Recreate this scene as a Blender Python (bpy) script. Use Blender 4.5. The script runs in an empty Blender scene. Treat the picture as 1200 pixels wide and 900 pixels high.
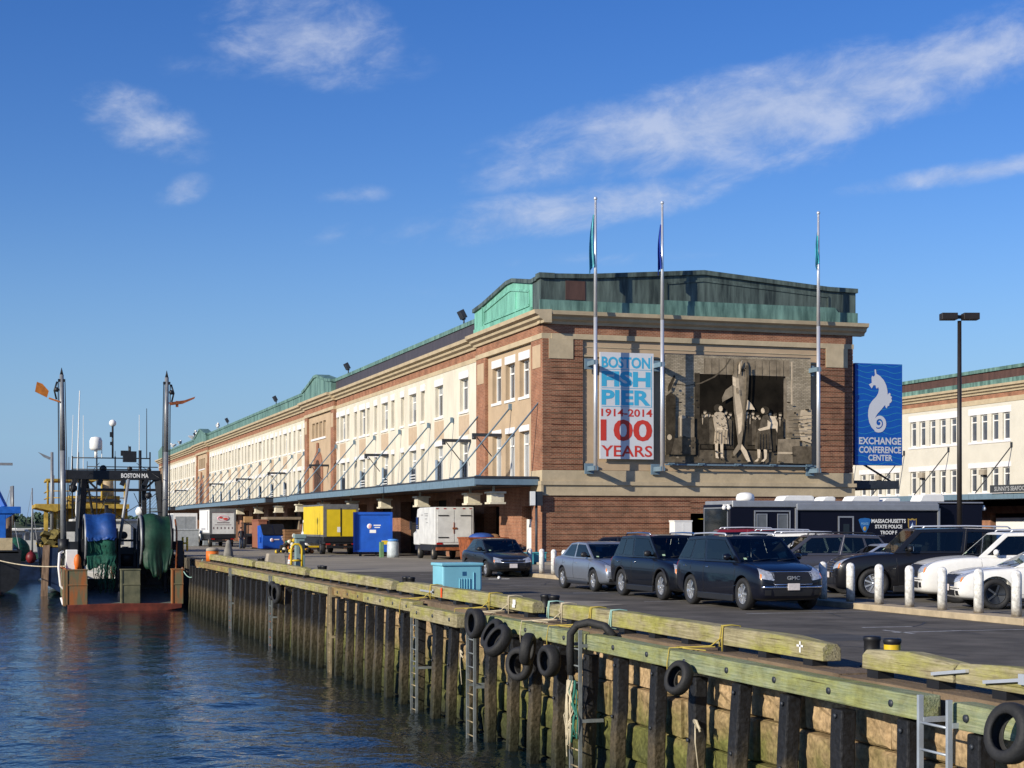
import bpy, bmesh, math, random
from mathutils import Vector, Matrix, Euler
from mathutils.bvhtree import BVHTree
random.seed(7)
R = math.radians
scene = bpy.context.scene
COL = scene.collection

# ---------------------------------------------------------------- camera, sky, sun, exposure
# World axes follow the pier: +Y runs along the pier, +X across it (water at small X), Z up, quay surface z = 0.
YAW = R(17.66)
cam = bpy.data.cameras.new('camera')
cam_o = bpy.data.objects.new('camera', cam); COL.objects.link(cam_o)
cam_o.location = (0, 0, 2.05)
cam_o.rotation_euler = (R(90), 0, -YAW)
cam.sensor_width = 36.0
cam.lens = 57.0
cam.shift_y = 164/1200
cam.clip_start = 0.5
cam.clip_end = 9000
scene.camera = cam_o

SUN_EL = R(21.5)
SUN_DIR = Vector((-0.913*math.cos(SUN_EL), -0.407*math.cos(SUN_EL), math.sin(SUN_EL)))
sun = bpy.data.lights.new('sun', 'SUN')
sun.energy = 5.0; sun.angle = R(0.5); sun.color = (1.0, 0.92, 0.77)
sun_o = bpy.data.objects.new('sun', sun); COL.objects.link(sun_o)
sun_o.rotation_euler = (-SUN_DIR).to_track_quat('-Z', 'Y').to_euler()

world = bpy.data.worlds.new('World'); scene.world = world
world.use_nodes = True
wn = world.node_tree; wn.nodes.clear(); WL = wn.links
def wnode(t, **k):
    n = wn.nodes.new(t)
    for a, b in k.items(): setattr(n, a, b)
    return n
sky = wnode('ShaderNodeTexSky', sky_type='NISHITA', sun_disc=False)
sky.sun_elevation = SUN_EL; sky.sun_rotation = math.atan2(-0.913, -0.407)
sky.air_density = 1.0; sky.dust_density = 0.25; sky.ozone_density = 4.0; sky.altitude = 10
def wmath(op, a, b=None, c=None, clamp=False):
    n = wnode('ShaderNodeMath', operation=op, use_clamp=clamp)
    for i, v in enumerate((a, b, c)):
        if v is None: continue
        if isinstance(v, (int, float)): n.inputs[i].default_value = v
        else: WL.new(v, n.inputs[i])
    return n.outputs[0]
tc = wnode('ShaderNodeTexCoord')
sep = wnode('ShaderNodeSeparateXYZ'); WL.new(tc.outputs['Generated'], sep.inputs[0])
az = wmath('MULTIPLY', wmath('ARCTAN2', sep.outputs[0], sep.outputs[1]), 180/math.pi)   # degrees from +Y towards +X
el = wmath('MULTIPLY', wmath('ARCSINE', sep.outputs[2]), 180/math.pi)
ae = wnode('ShaderNodeCombineXYZ'); WL.new(az, ae.inputs[0]); WL.new(el, ae.inputs[1])
# clouds: soft elongated banks at given azimuth/elevation (degrees): (az, el, half length, half height, tilt, density)
CLOUDS = [(26.5, 14.1, 12.0, 1.9, 10, 1.0), (22.0, 13.0, 5.5, 1.0, 8, 0.8), (33.0, 15.4, 6, 1.6, 12, .85), (19.8, 11.0, 7.2, 1.0, 8, .8), (26.0, 12.3, 5, .8, 8, .5),
          (33.5, 11.8, 5.0, .5, 6, .75), (4.8, 13.6, 2.9, 1.25, -18, .75), (10.4, 16.7, 4.2, 2.1, -8, .72), (12, 15.6, 3.5, 1.0, 8, .3), (3.2, 18.3, 2.0, .6, -15, .4),
          (6.2, 11.4, 1.2, .6, 20, .5), (12.0, 11.4, 1.7, .42, 5, .4), (11.6, 10.1, 1.6, .4, 10, .3), (7.0, 15.4, 2.4, .5, 0, .3), (21, 9.3, 4.5, .35, 2, .3), (14, 8.0, 6, .5, 3, .12),
          (-12, 14, 9, 2.5, 5, .6), (55, 20, 14, 3, 8, .7), (70, 12, 10, 1.5, 5, .6)]
acc = None
for (a, e, hl, hh, tilt, dens) in CLOUDS:
    mp = wnode('ShaderNodeMapping', vector_type='TEXTURE'); WL.new(ae.outputs[0], mp.inputs[0])
    mp.inputs['Location'].default_value = (a, e, 0); mp.inputs['Rotation'].default_value = (0, 0, R(tilt)); mp.inputs['Scale'].default_value = (hl, hh, 1)
    gr = wnode('ShaderNodeTexGradient', gradient_type='SPHERICAL'); WL.new(mp.outputs[0], gr.inputs[0])
    v = wmath('MULTIPLY', wmath('POWER', gr.outputs['Fac'], .7), dens)
    acc = v if acc is None else wmath('MAXIMUM', acc, v)
mpn = wnode('ShaderNodeMapping', vector_type='TEXTURE'); WL.new(ae.outputs[0], mpn.inputs[0])
mpn.inputs['Rotation'].default_value = (0, 0, R(9)); mpn.inputs['Scale'].default_value = (2.6, 1.35, 1)
nz = wnode('ShaderNodeTexNoise'); WL.new(mpn.outputs[0], nz.inputs[0])
nz.inputs['Scale'].default_value = 1.0; nz.inputs['Detail'].default_value = 10; nz.inputs['Roughness'].default_value = .62; nz.inputs['Distortion'].default_value = .3
nz2 = wnode('ShaderNodeTexNoise'); WL.new(mpn.outputs[0], nz2.inputs[0])
nz2.inputs['Scale'].default_value = 3.7; nz2.inputs['Detail'].default_value = 8; nz2.inputs['Roughness'].default_value = .65; nz2.inputs['Distortion'].default_value = .6
dens = wmath('ADD', wmath('ADD', acc, wmath('MULTIPLY', wmath('SUBTRACT', nz.outputs['Fac'], .5), 1.5)), wmath('MULTIPLY', wmath('SUBTRACT', nz2.outputs['Fac'], .5), .32))
mr = wnode('ShaderNodeMapRange', interpolation_type='SMOOTHSTEP'); WL.new(dens, mr.inputs[0])
mr.inputs[1].default_value = .04; mr.inputs[2].default_value = 1.05; mr.inputs[3].default_value = 0; mr.inputs[4].default_value = .66
# only where a bank is (no noise-only cloud)
cf = wmath('MULTIPLY', mr.outputs[0], wmath('MULTIPLY', acc, 3.0, clamp=True))
hs = wnode('ShaderNodeHueSaturation'); WL.new(sky.outputs[0], hs.inputs['Color'])
hs.inputs['Hue'].default_value = .519; hs.inputs['Saturation'].default_value = 1.27; hs.inputs['Value'].default_value = 1.0
hz = wnode('ShaderNodeMapRange', interpolation_type='SMOOTHSTEP'); WL.new(el, hz.inputs[0]); hz.inputs[1].default_value = -2; hz.inputs[2].default_value = 12; hz.inputs[3].default_value = .85; hz.inputs[4].default_value = 0
mixh = wnode('ShaderNodeMix', data_type='RGBA'); WL.new(hz.outputs[0], mixh.inputs[0]); WL.new(hs.outputs[0], mixh.inputs[6]); mixh.inputs[7].default_value = (1.42, 2.75, 5.15, 1)   # clean blue air near the horizon
mixc = wnode('ShaderNodeMix', data_type='RGBA'); WL.new(cf, mixc.inputs[0]); WL.new(mixh.outputs[2], mixc.inputs[6])
cloudc = wnode('ShaderNodeMix', data_type='RGBA'); cmr = wnode('ShaderNodeMapRange'); WL.new(nz.outputs['Fac'], cmr.inputs[0]); cmr.inputs[1].default_value = .36; cmr.inputs[2].default_value = .64
WL.new(cmr.outputs[0], cloudc.inputs[0]); cloudc.inputs[6].default_value = (3.3, 4.0, 5.6, 1); cloudc.inputs[7].default_value = (5.0, 5.4, 6.4, 1); WL.new(cloudc.outputs[2], mixc.inputs[7])
bg = wnode('ShaderNodeBackground'); WL.new(mixc.outputs[2], bg.inputs[0]); bg.inputs[1].default_value = 0.115
wo = wnode('ShaderNodeOutputWorld'); WL.new(bg.outputs[0], wo.inputs[0])
try:
    scene.view_settings.view_transform = 'Standard'; scene.view_settings.look = 'None'
except Exception: pass
scene.view_settings.exposure = 0.18; scene.view_settings.gamma = 1.0; scene.view_settings.use_curve_mapping = False
try:
    scene.cycles.max_bounces = 6; scene.cycles.caustics_reflective = False; scene.cycles.caustics_refractive = False
except Exception: pass

# ---------------------------------------------------------------- materials
def mat(name, col, rough=.65, metal=0.0, var=.18, scale=3.0, bump=0.0, bscale=25.0, stretch=(1,1,1), col2=None, spec=.4, coat=0.0, cut=(.35,.7)):
    m = bpy.data.materials.new(name); m.use_nodes = True
    nt = m.node_tree; b = nt.nodes['Principled BSDF']
    b.inputs['Roughness'].default_value = rough; b.inputs['Metallic'].default_value = metal
    b.inputs['Specular IOR Level'].default_value = spec
    if coat: b.inputs['Coat Weight'].default_value = coat; b.inputs['Coat Roughness'].default_value = .04
    c = Vector(col[:3])
    if var <= 0 and col2 is None:
        b.inputs['Base Color'].default_value = (*c, 1)
    else:
        t = nt.nodes.new('ShaderNodeTexCoord'); mp = nt.nodes.new('ShaderNodeMapping'); mp.inputs['Scale'].default_value = stretch
        nt.links.new(t.outputs['Object'], mp.inputs[0])
        n = nt.nodes.new('ShaderNodeTexNoise'); n.inputs['Scale'].default_value = scale; n.inputs['Detail'].default_value = 6; n.inputs['Roughness'].default_value = .62
        nt.links.new(mp.outputs[0], n.inputs[0])
        r = nt.nodes.new('ShaderNodeValToRGB')
        r.color_ramp.elements[0].position = cut[0]; r.color_ramp.elements[1].position = cut[1]
        a = c*(1-var); z = c*(1+var) if col2 is None else Vector(col2)
        r.color_ramp.elements[0].color = (*a, 1); r.color_ramp.elements[1].color = (*z, 1)
        nt.links.new(n.outputs['Fac'], r.inputs[0]); nt.links.new(r.outputs[0], b.inputs['Base Color'])
    if bump:
        t2 = nt.nodes.new('ShaderNodeTexCoord')
        n2 = nt.nodes.new('ShaderNodeTexNoise'); n2.inputs['Scale'].default_value = bscale; n2.inputs['Detail'].default_value = 5
        nt.links.new(t2.outputs['Object'], n2.inputs[0])
        bp = nt.nodes.new('ShaderNodeBump'); bp.inputs['Strength'].default_value = bump; bp.inputs['Distance'].default_value = .05
        nt.links.new(n2.outputs['Fac'], bp.inputs['Height']); nt.links.new(bp.outputs[0], b.inputs['Normal'])
    return m

def timber(name, c1, c2, moss, seed=0.0):
    m = bpy.data.materials.new(name); m.use_nodes = True
    nt = m.node_tree; b = nt.nodes['Principled BSDF']; L = nt.links
    t0 = nt.nodes.new('ShaderNodeTexCoord'); oi = nt.nodes.new('ShaderNodeObjectInfo'); va = nt.nodes.new('ShaderNodeVectorMath'); va.operation = 'MULTIPLY_ADD'
    L.new(oi.outputs['Random'], va.inputs[0]); va.inputs[1].default_value = (37, 91, 53); L.new(t0.outputs['Object'], va.inputs[2])
    t = nt.nodes.new('NodeReroute'); L.new(va.outputs[0], t.inputs[0])
    def noise(st, sc, det=6, ro=.6, off=0):
        mp = nt.nodes.new('ShaderNodeMapping'); mp.inputs['Scale'].default_value = st; mp.inputs['Location'].default_value = (off, off, off); L.new(t.outputs[0], mp.inputs[0])
        n = nt.nodes.new('ShaderNodeTexNoise'); n.inputs['Scale'].default_value = sc; n.inputs['Detail'].default_value = det; n.inputs['Roughness'].default_value = ro; L.new(mp.outputs[0], n.inputs[0]); return n.outputs['Fac']
    def ramp(f, p0, c0, p1, c1_):
        r = nt.nodes.new('ShaderNodeValToRGB'); r.color_ramp.elements[0].position = p0; r.color_ramp.elements[0].color = (*c0, 1); r.color_ramp.elements[1].position = p1; r.color_ramp.elements[1].color = (*c1_, 1); L.new(f, r.inputs[0]); return r.outputs[0]
    def mix(f, a, c, mode='MIX'):
        x = nt.nodes.new('ShaderNodeMix'); x.data_type = 'RGBA'; x.blend_type = mode
        if isinstance(f, float): x.inputs[0].default_value = f
        else: L.new(f, x.inputs[0])
        L.new(a, x.inputs[6]); L.new(c, x.inputs[7]); return x.outputs[2]
    grain = noise((9, .35, 9), 4.0, 5, .6)
    base = ramp(grain, .32, c1, .68, c2)
    mossc = ramp(noise((1, .5, 1), 7, 5, .7, 3), .3, [q*.7 for q in moss], .7, [q*1.35 for q in moss])
    mf = nt.nodes.new('ShaderNodeMapRange'); L.new(noise((1.2, .45, 1.6), 1.5, 7, .7, 7), mf.inputs[0]); mf.inputs[1].default_value = .43; mf.inputs[2].default_value = .62; mf.inputs[4].default_value = .85
    col = mix(mf.outputs[0], base, mossc)
    crack = ramp(noise((14, .22, 14), 3.0, 4, .55, 11), .30, (.28, .24, .2), .38, (1, 1, 1))
    col = mix(.9, col, crack, 'MULTIPLY')
    blot = ramp(noise((1, 1, 1), 2.3, 8, .7, 17), .3, (.55, .52, .48), .55, (1, 1, 1))
    col = mix(.8, col, blot, 'MULTIPLY')
    L.new(col, b.inputs['Base Color']); b.inputs['Roughness'].default_value = .9; b.inputs['Specular IOR Level'].default_value = .15
    bp = nt.nodes.new('ShaderNodeBump'); bp.inputs['Strength'].default_value = .8; bp.inputs['Distance'].default_value = .02; L.new(grain, bp.inputs['Height']); L.new(bp.outputs[0], b.inputs['Normal'])
    return m

def brick_mat(name, c1, c2, mortar):
    m = bpy.data.materials.new(name); m.use_nodes = True
    nt = m.node_tree; b = nt.nodes['Principled BSDF']; L = nt.links
    t = nt.nodes.new('ShaderNodeTexCoord'); s = nt.nodes.new('ShaderNodeSeparateXYZ'); L.new(t.outputs['Object'], s.inputs[0])
    ad = nt.nodes.new('ShaderNodeMath'); L.new(s.outputs[0], ad.inputs[0]); L.new(s.outputs[1], ad.inputs[1])
    cb = nt.nodes.new('ShaderNodeCombineXYZ'); L.new(ad.outputs[0], cb.inputs[0]); L.new(s.outputs[2], cb.inputs[1])
    br = nt.nodes.new('ShaderNodeTexBrick'); L.new(cb.outputs[0], br.inputs[0])
    br.inputs['Color1'].default_value = (*c1, 1); br.inputs['Color2'].default_value = (*c2, 1); br.inputs['Mortar'].default_value = (*mortar, 1)
    br.inputs['Scale'].default_value = 1; br.inputs['Brick Width'].default_value = .22; br.inputs['Row Height'].default_value = .08; br.inputs['Mortar Size'].default_value = .008; br.inputs['Bias'].default_value = -.1
    n = nt.nodes.new('ShaderNodeTexNoise'); n.inputs['Scale'].default_value = 1.3; n.inputs['Detail'].default_value = 6; L.new(t.outputs['Object'], n.inputs[0])
    r = nt.nodes.new('ShaderNodeMapRange'); L.new(n.outputs['Fac'], r.inputs[0]); r.inputs[1].default_value = .3; r.inputs[2].default_value = .7; r.inputs[3].default_value = .72; r.inputs[4].default_value = 1.2
    mx = nt.nodes.new('ShaderNodeVectorMath'); mx.operation = 'SCALE'; L.new(br.outputs['Color'], mx.inputs[0]); L.new(r.outputs[0], mx.inputs[3])
    L.new(mx.outputs[0], b.inputs['Base Color']); b.inputs['Roughness'].default_value = .85; b.inputs['Specular IOR Level'].default_value = .2
    bp = nt.nodes.new('ShaderNodeBump'); bp.inputs['Strength'].default_value = .5; bp.inputs['Distance'].default_value = .01; bp.invert = True
    L.new(br.outputs['Fac'], bp.inputs['Height']); L.new(bp.outputs[0], b.inputs['Normal'])
    return m

def banded(name, stops, axis=2, lo=-3.0, hi=0.0, noise=.35, nscale=2.2, rough=.8, bump=.5, bscale=6, stretch=(1,1,1)):
    """colour by height with a ragged edge: tide stains, moss, weathering"""
    m = bpy.data.materials.new(name); m.use_nodes = True
    nt = m.node_tree; b = nt.nodes['Principled BSDF']; L = nt.links
    t = nt.nodes.new('ShaderNodeTexCoord'); s = nt.nodes.new('ShaderNodeSeparateXYZ'); L.new(t.outputs['Object'], s.inputs[0])
    mp = nt.nodes.new('ShaderNodeMapping'); mp.inputs['Scale'].default_value = stretch; oi = nt.nodes.new('ShaderNodeObjectInfo'); va = nt.nodes.new('ShaderNodeVectorMath'); va.operation = 'MULTIPLY_ADD'; L.new(oi.outputs['Random'], va.inputs[0]); va.inputs[1].default_value = (37, 91, 53); L.new(t.outputs['Object'], va.inputs[2])
    L.new(va.outputs[0], mp.inputs[0])
    n = nt.nodes.new('ShaderNodeTexNoise'); n.inputs['Scale'].default_value = nscale; n.inputs['Detail'].default_value = 8; n.inputs['Roughness'].default_value = .65; L.new(mp.outputs[0], n.inputs[0])
    r = nt.nodes.new('ShaderNodeMapRange'); L.new(s.outputs[axis], r.inputs[0]); r.inputs[1].default_value = lo; r.inputs[2].default_value = hi
    k = nt.nodes.new('ShaderNodeMath'); k.operation = 'MULTIPLY_ADD'; L.new(n.outputs['Fac'], k.inputs[0]); k.inputs[1].default_value = noise*2; k.inputs[2].default_value = -noise
    a = nt.nodes.new('ShaderNodeMath'); L.new(r.outputs[0], a.inputs[0]); L.new(k.outputs[0], a.inputs[1])
    cr = nt.nodes.new('ShaderNodeValToRGB'); L.new(a.outputs[0], cr.inputs[0])
    els = cr.color_ramp.elements
    els[0].position = stops[0][0]; els[0].color = (*stops[0][1], 1); els[1].position = stops[-1][0]; els[1].color = (*stops[-1][1], 1)
    for p, c in stops[1:-1]:
        e = els.new(p); e.color = (*c, 1)
    n3 = nt.nodes.new('ShaderNodeTexNoise'); n3.inputs['Scale'].default_value = 14; n3.inputs['Detail'].default_value = 6; L.new(t.outputs['Object'], n3.inputs[0])
    r3 = nt.nodes.new('ShaderNodeMapRange'); L.new(n3.outputs['Fac'], r3.inputs[0]); r3.inputs[1].default_value = .3; r3.inputs[2].default_value = .7; r3.inputs[3].default_value = .62; r3.inputs[4].default_value = 1.3
    mx = nt.nodes.new('ShaderNodeVectorMath'); mx.operation = 'SCALE'; L.new(cr.outputs[0], mx.inputs[0]); L.new(r3.outputs[0], mx.inputs[3])
    L.new(mx.outputs[0], b.inputs['Base Color']); b.inputs['Roughness'].default_value = rough; b.inputs['Specular IOR Level'].default_value = .25
    if bump:
        n2 = nt.nodes.new('ShaderNodeTexNoise'); n2.inputs['Scale'].default_value = bscale; n2.inputs['Detail'].default_value = 7; L.new(t.outputs['Object'], n2.inputs[0])
        bp = nt.nodes.new('ShaderNodeBump'); bp.inputs['Strength'].default_value = bump; bp.inputs['Distance'].default_value = .08
        L.new(n2.outputs['Fac'], bp.inputs['Height']); L.new(bp.outputs[0], b.inputs['Normal'])
    return m

BRICK = brick_mat('red_brick', (.275, .105, .058), (.15, .055, .034), (.33, .24, .16))
BRICK2 = brick_mat('orange_brick', (.32, .135, .075), (.22, .088, .052), (.38, .26, .18))
LIME = mat('limestone', (.47, .38, .25), .85, var=.14, scale=1.2, bump=.15, bscale=8)
TAN = mat('tan_panel', (.46, .34, .22), .85, var=.1, scale=.9)
CREAM = mat('cream_stucco', (.64, .59, .48), .85, var=.11, scale=1.1, bump=.05, stretch=(1, 1, .3))
SPANDREL = mat('tan_spandrel', (.50, .38, .26), .85, var=.08)
WHITE = mat('white_paint', (.78, .77, .74), .5, var=.05)
LINTEL = mat('white_lintel', (.72, .70, .70), .6, var=.05)
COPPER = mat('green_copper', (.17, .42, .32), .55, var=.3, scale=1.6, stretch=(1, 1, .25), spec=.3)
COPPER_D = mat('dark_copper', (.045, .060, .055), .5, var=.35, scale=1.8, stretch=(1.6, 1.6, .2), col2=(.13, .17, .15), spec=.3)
COPPER_M = mat('weathered_copper', (.075, .15, .13), .55, var=.3, scale=1.7, stretch=(1.4, 1.4, .25), col2=(.19, .33, .28), spec=.3)
LEAD = mat('dark_parapet_metal', (.060, .052, .060), .55, var=.2, scale=2, stretch=(1, 1, .15))
RUSTBR = mat('brown_copper', (.085, .045, .035), .6, var=.25, stretch=(1, 1, .2))
GLASS = mat('window_glass', (.07, .08, .10), .06, var=.35, scale=.8, spec=.7)
BLIND = mat('window_blind', (.28, .30, .32), .15, var=.2, scale=1.0, stretch=(8, 8, 1), spec=.6)
STEEL = mat('canopy_steel', (.14, .21, .27), .45, var=.12)
STEEL_D = mat('dark_steel', (.03, .035, .045), .5, var=.2)
ROOF = mat('roof_felt', (.12, .11, .10), .9)
BLACK = mat('black', (.012, .012, .014), .5, var=.2)
DARK = mat('dark_interior', (.012, .010, .010), .9, var=.3)
ALU = mat('aluminium', (.72, .73, .76), .35, metal=.6, var=.05)
CHROME = mat('chrome', (.75, .75, .77), .12, metal=1, var=0)
RUBBER = mat('tyre_rubber', (.018, .018, .019), .7, var=.25, bump=.2)
CONC = mat('concrete', (.36, .31, .24), .9, var=.18, scale=2.2, bump=.2)
KERBM = mat('kerb_concrete', (.40, .32, .21), .9, var=.2, scale=2.5, bump=.2)
YELLOW = mat('yellow_paint', (.62, .42, .02), .45, var=.12)
ORANGE = mat('orange', (.70, .16, .02), .5, var=.1)
RUST = mat('rust', (.26, .075, .025), .8, var=.5, scale=4)
ROPE_Y = mat('yellow_rope', (.40, .31, .06), .8, var=.2)
ROPE_W = mat('pale_rope', (.50, .43, .30), .85, var=.25)
ROPE_T = mat('teal_rope', (.30, .48, .42), .8, var=.2)
RED = mat('red_paint', (.42, .03, .025), .45, var=.12)
BLUE = mat('blue_paint', (.012, .09, .42), .4, var=.15)
TEAL_S = mat('sign_teal', (.055, .39, .62), .5, var=0)
RED_S = mat('sign_red', (.55, .045, .03), .5, var=0)

# ---------------------------------------------------------------- mesh builder
class MB:
    def __init__(s): s.v = []; s.f = []; s.mi = []; s.sm = []; s.m = 0; s.smooth = False; s.T = None
    def add(s, vs, fs):
        o = len(s.v)
        if s.T is not None: vs = [s.T @ Vector(p) for p in vs]
        s.v += [tuple(p) for p in vs]
        for f in fs:
            s.f.append([o+i for i in f]); s.mi.append(s.m); s.sm.append(s.smooth)
        return s
    def box(s, x0, y0, z0, x1, y1, z1):
        return s.add([(x0,y0,z0),(x1,y0,z0),(x1,y1,z0),(x0,y1,z0),(x0,y0,z1),(x1,y0,z1),(x1,y1,z1),(x0,y1,z1)],
                     [(0,3,2,1),(4,5,6,7),(0,1,5,4),(1,2,6,5),(2,3,7,6),(3,0,4,7)])
    def obb(s, c, sx, sy, sz, rot=(0,0,0)):
        M = Euler(rot).to_matrix(); c = Vector(c); h = Vector((sx/2, sy/2, sz/2)); p = []
        for dz in (-1,1):
            for dx, dy in ((-1,-1),(1,-1),(1,1),(-1,1)): p.append(c + M @ Vector((dx*h.x, dy*h.y, dz*h.z)))
        return s.add(p, [(0,3,2,1),(4,5,6,7),(0,1,5,4),(1,2,6,5),(2,3,7,6),(3,0,4,7)])
    def beam(s, a, b, w, h=None):
        a = Vector(a); b = Vector(b); d = b-a; h = h or w
        q = d.to_track_quat('Y', 'Z').to_matrix(); c = (a+b)/2; p = []
        for dz in (-1,1):
            for dx, dy in ((-1,-1),(1,-1),(1,1),(-1,1)): p.append(c + q @ Vector((dx*w/2, dy*d.length/2, dz*h/2)))
        return s.add(p, [(0,3,2,1),(4,5,6,7),(0,1,5,4),(1,2,6,5),(2,3,7,6),(3,0,4,7)])
    def quad(s, a, b, c, d): return s.add([a,b,c,d], [(0,1,2,3)])
    def ring(s, c, r, q, n):
        return [Vector(c) + q @ Vector((r*math.cos(2*math.pi*i/n), r*math.sin(2*math.pi*i/n), 0)) for i in range(n)]
    def loft(s, rings, cap=True, closed=True):
        n = len(rings[0]); vs = [p for r in rings for p in r]; fs = []
        for k in range(len(rings)-1):
            for i in range(n if closed else n-1):
                j = (i+1) % n
                fs.append((k*n+i, k*n+j, (k+1)*n+j, (k+1)*n+i))
        if cap and closed:
            fs.append(tuple(reversed(range(n)))); fs.append(tuple((len(rings)-1)*n+i for i in range(n)))
        return s.add(vs, fs)
    def cyl(s, a, b, r0, r1=None, n=12, cap=True):
        a = Vector(a); b = Vector(b); r1 = r0 if r1 is None else r1
        q = (b-a).to_track_quat('Z', 'Y').to_matrix()
        t = s.smooth; s.smooth = n > 6
        s.loft([s.ring(a, r0, q, n), s.ring(b, r1, q, n)], cap); s.smooth = t
        return s
    def tube(s, pts, r, n=6):
        pts = [Vector(p) for p in pts]; rings = []
        t = s.smooth; s.smooth = True
        ref = None
        for i, p in enumerate(pts):
            d = (pts[min(i+1, len(pts)-1)] - pts[max(i-1, 0)]).normalized()
            up = Vector((0,0,1)) if abs(d.z) < .95 else Vector((0,1,0))
            if ref is not None: up = ref
            x = up.cross(d)
            if x.length < 1e-4: x = Vector((1,0,0)).cross(d)
            x.normalize(); y = d.cross(x); ref = y
            rr = r[i] if isinstance(r, (list, tuple)) else r
            rings.append([p + x*rr*math.cos(2*math.pi*k/n) + y*rr*math.sin(2*math.pi*k/n) for k in range(n)])
        s.loft(rings); s.smooth = t
        return s
    def prism(s, poly, axis, a, b):
        """poly in the two other axes (cyclic order kept), extruded along axis from a to b"""
        def P(u, v, w):
            return {'x': (w, u, v), 'y': (u, w, v), 'z': (u, v, w)}[axis]
        n = len(poly)
        vs = [P(u, v, a) for u, v in poly] + [P(u, v, b) for u, v in poly]
        fs = [tuple(range(n)), tuple(reversed(range(n, 2*n)))] + [(i, n+i, n+(i+1) % n, (i+1) % n) for i in range(n)]
        return s.add(vs, fs)
    def lathe(s, prof, c=(0,0,0), n=16, q=None, closed=False):
        q = q or Matrix.Identity(3); c = Vector(c)
        rings = []
        for r, z in prof:
            rings.append([c + q @ Vector((r*math.cos(2*math.pi*i/n), r*math.sin(2*math.pi*i/n), z)) for i in range(n)])
        if closed: rings.append(rings[0])
        t = s.smooth; s.smooth = True
        s.loft(rings, cap=not closed); s.smooth = t
        return s
    def ball(s, c, rx, ry=None, rz=None, n=12, m=8, rot=(0,0,0)):
        ry = ry or rx; rz = rz or rx; M = Euler(rot).to_matrix(); c = Vector(c)
        rings = []
        for j in range(m+1):
            a = math.pi*(.001 + .998*j/m) - math.pi/2
            rings.append([c + M @ Vector((rx*math.cos(a)*math.cos(2*math.pi*i/n), ry*math.cos(a)*math.sin(2*math.pi*i/n), rz*math.sin(a))) for i in range(n)])
        t = s.smooth; s.smooth = True; s.loft(rings); s.smooth = t
        return s
    def mesh(s, name, mats):
        me = bpy.data.meshes.new(name); me.from_pydata(s.v, [], s.f)
        for m in (mats if isinstance(mats, (list, tuple)) else [mats]): me.materials.append(m)
        me.polygons.foreach_set('material_index', s.mi); me.polygons.foreach_set('use_smooth', s.sm)
        me.update()
        bm = bmesh.new(); bm.from_mesh(me); bmesh.ops.recalc_face_normals(bm, faces=bm.faces); bm.to_mesh(me); bm.free()
        return me
    def build(s, name, mats, parent=None, bevel=0, world=False, seg=2, label=None):
        o = bpy.data.objects.new(name, s.mesh(name, mats)); COL.objects.link(o)
        if parent is not None:
            o.parent = parent
            if world: o.matrix_parent_inverse = Matrix.Translation(-Vector(parent.location))
        if bevel:
            b = o.modifiers.new('bevel', 'BEVEL'); b.width = bevel; b.segments = seg; b.limit_method = 'ANGLE'; b.angle_limit = R(40); b.harden_normals = False
        if label: o['label'] = label
        return o

def tag(o, label, cat, group=None, kind=None):
    if label: o['label'] = label
    if cat: o['category'] = cat
    if group: o['group'] = group
    if kind: o['kind'] = kind
    return o
def thing(name, label, cat, loc=(0,0,0), rz=0, group=None):
    o = bpy.data.objects.new(name, None); COL.objects.link(o); o.location = loc; o.rotation_euler = (0, 0, rz); o.empty_display_size = .2
    return tag(o, label, cat, group)
def struct(name, mb, m, **k):
    o = mb.build(name, m, **k); o['kind'] = 'structure'; return o
def copy_tree(o, parent=None):
    c = o.copy(); COL.objects.link(c)
    if parent is not None: c.parent = parent
    for ch in [x for x in KIDS.get(o.name, [])]: copy_tree(ch, c)
    return c
KIDS = {}
def index_kids():
    KIDS.clear()
    for o in bpy.data.objects:
        if o.parent: KIDS.setdefault(o.parent.name, []).append(o)
def dup(o, loc, rz=None, label=None, group=None):
    index_kids(); c = copy_tree(o); c.location = loc
    if rz is not None: c.rotation_euler = (0, 0, rz)
    if label: c['label'] = label
    if group: c['group'] = group
    return c

_tc = {}
def text_shape(txt, bold=0.0):
    """flat letter mesh of unit height capital, centred at x; returns verts(2d), faces, width"""
    k = (txt, bold)
    if k in _tc: return _tc[k]
    cu = bpy.data.curves.new('t', 'FONT'); cu.body = txt; cu.size = 1; cu.align_x = 'LEFT'; cu.offset = bold; cu.resolution_u = 3
    ob = bpy.data.objects.new('t', cu)
    me = bpy.data.meshes.new_from_object(ob)
    vs = [tuple(v.co) for v in me.vertices]; fs = [tuple(p.vertices) for p in me.polygons]
    bpy.data.objects.remove(ob); bpy.data.curves.remove(cu); bpy.data.meshes.remove(me)
    _tc[k] = (vs, fs); return _tc[k]
def text(mb, txt, x0, x1, z0, z1, M, bold=.02, push=0.0):
    """fit letters into the box x0..x1, z0..z1 of the local plane; M maps (x, z, 0) to space"""
    vs, fs = text_shape(txt, bold)
    ax = min(v[0] for v in vs); bx = max(v[0] for v in vs); ay = min(v[1] for v in vs); by = max(v[1] for v in vs)
    out = [M @ Vector((x0+(v[0]-ax)/(bx-ax)*(x1-x0), z0+(v[1]-ay)/(by-ay)*(z1-z0), push)) for v in vs]
    mb.add(out, fs)
def plane_front(x, y, z):      # local (u, v, w): u to +X, v up, w towards -Y
    return Matrix(((1,0,0,x),(0,0,-1,y),(0,1,0,z),(0,0,0,1)))
def plane_left(x, y, z):       # on a face looking to -X: u runs to -Y, v up, w towards -X
    return Matrix(((0,0,-1,x),(-1,0,0,y),(0,1,0,z),(0,0,0,1)))
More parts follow.
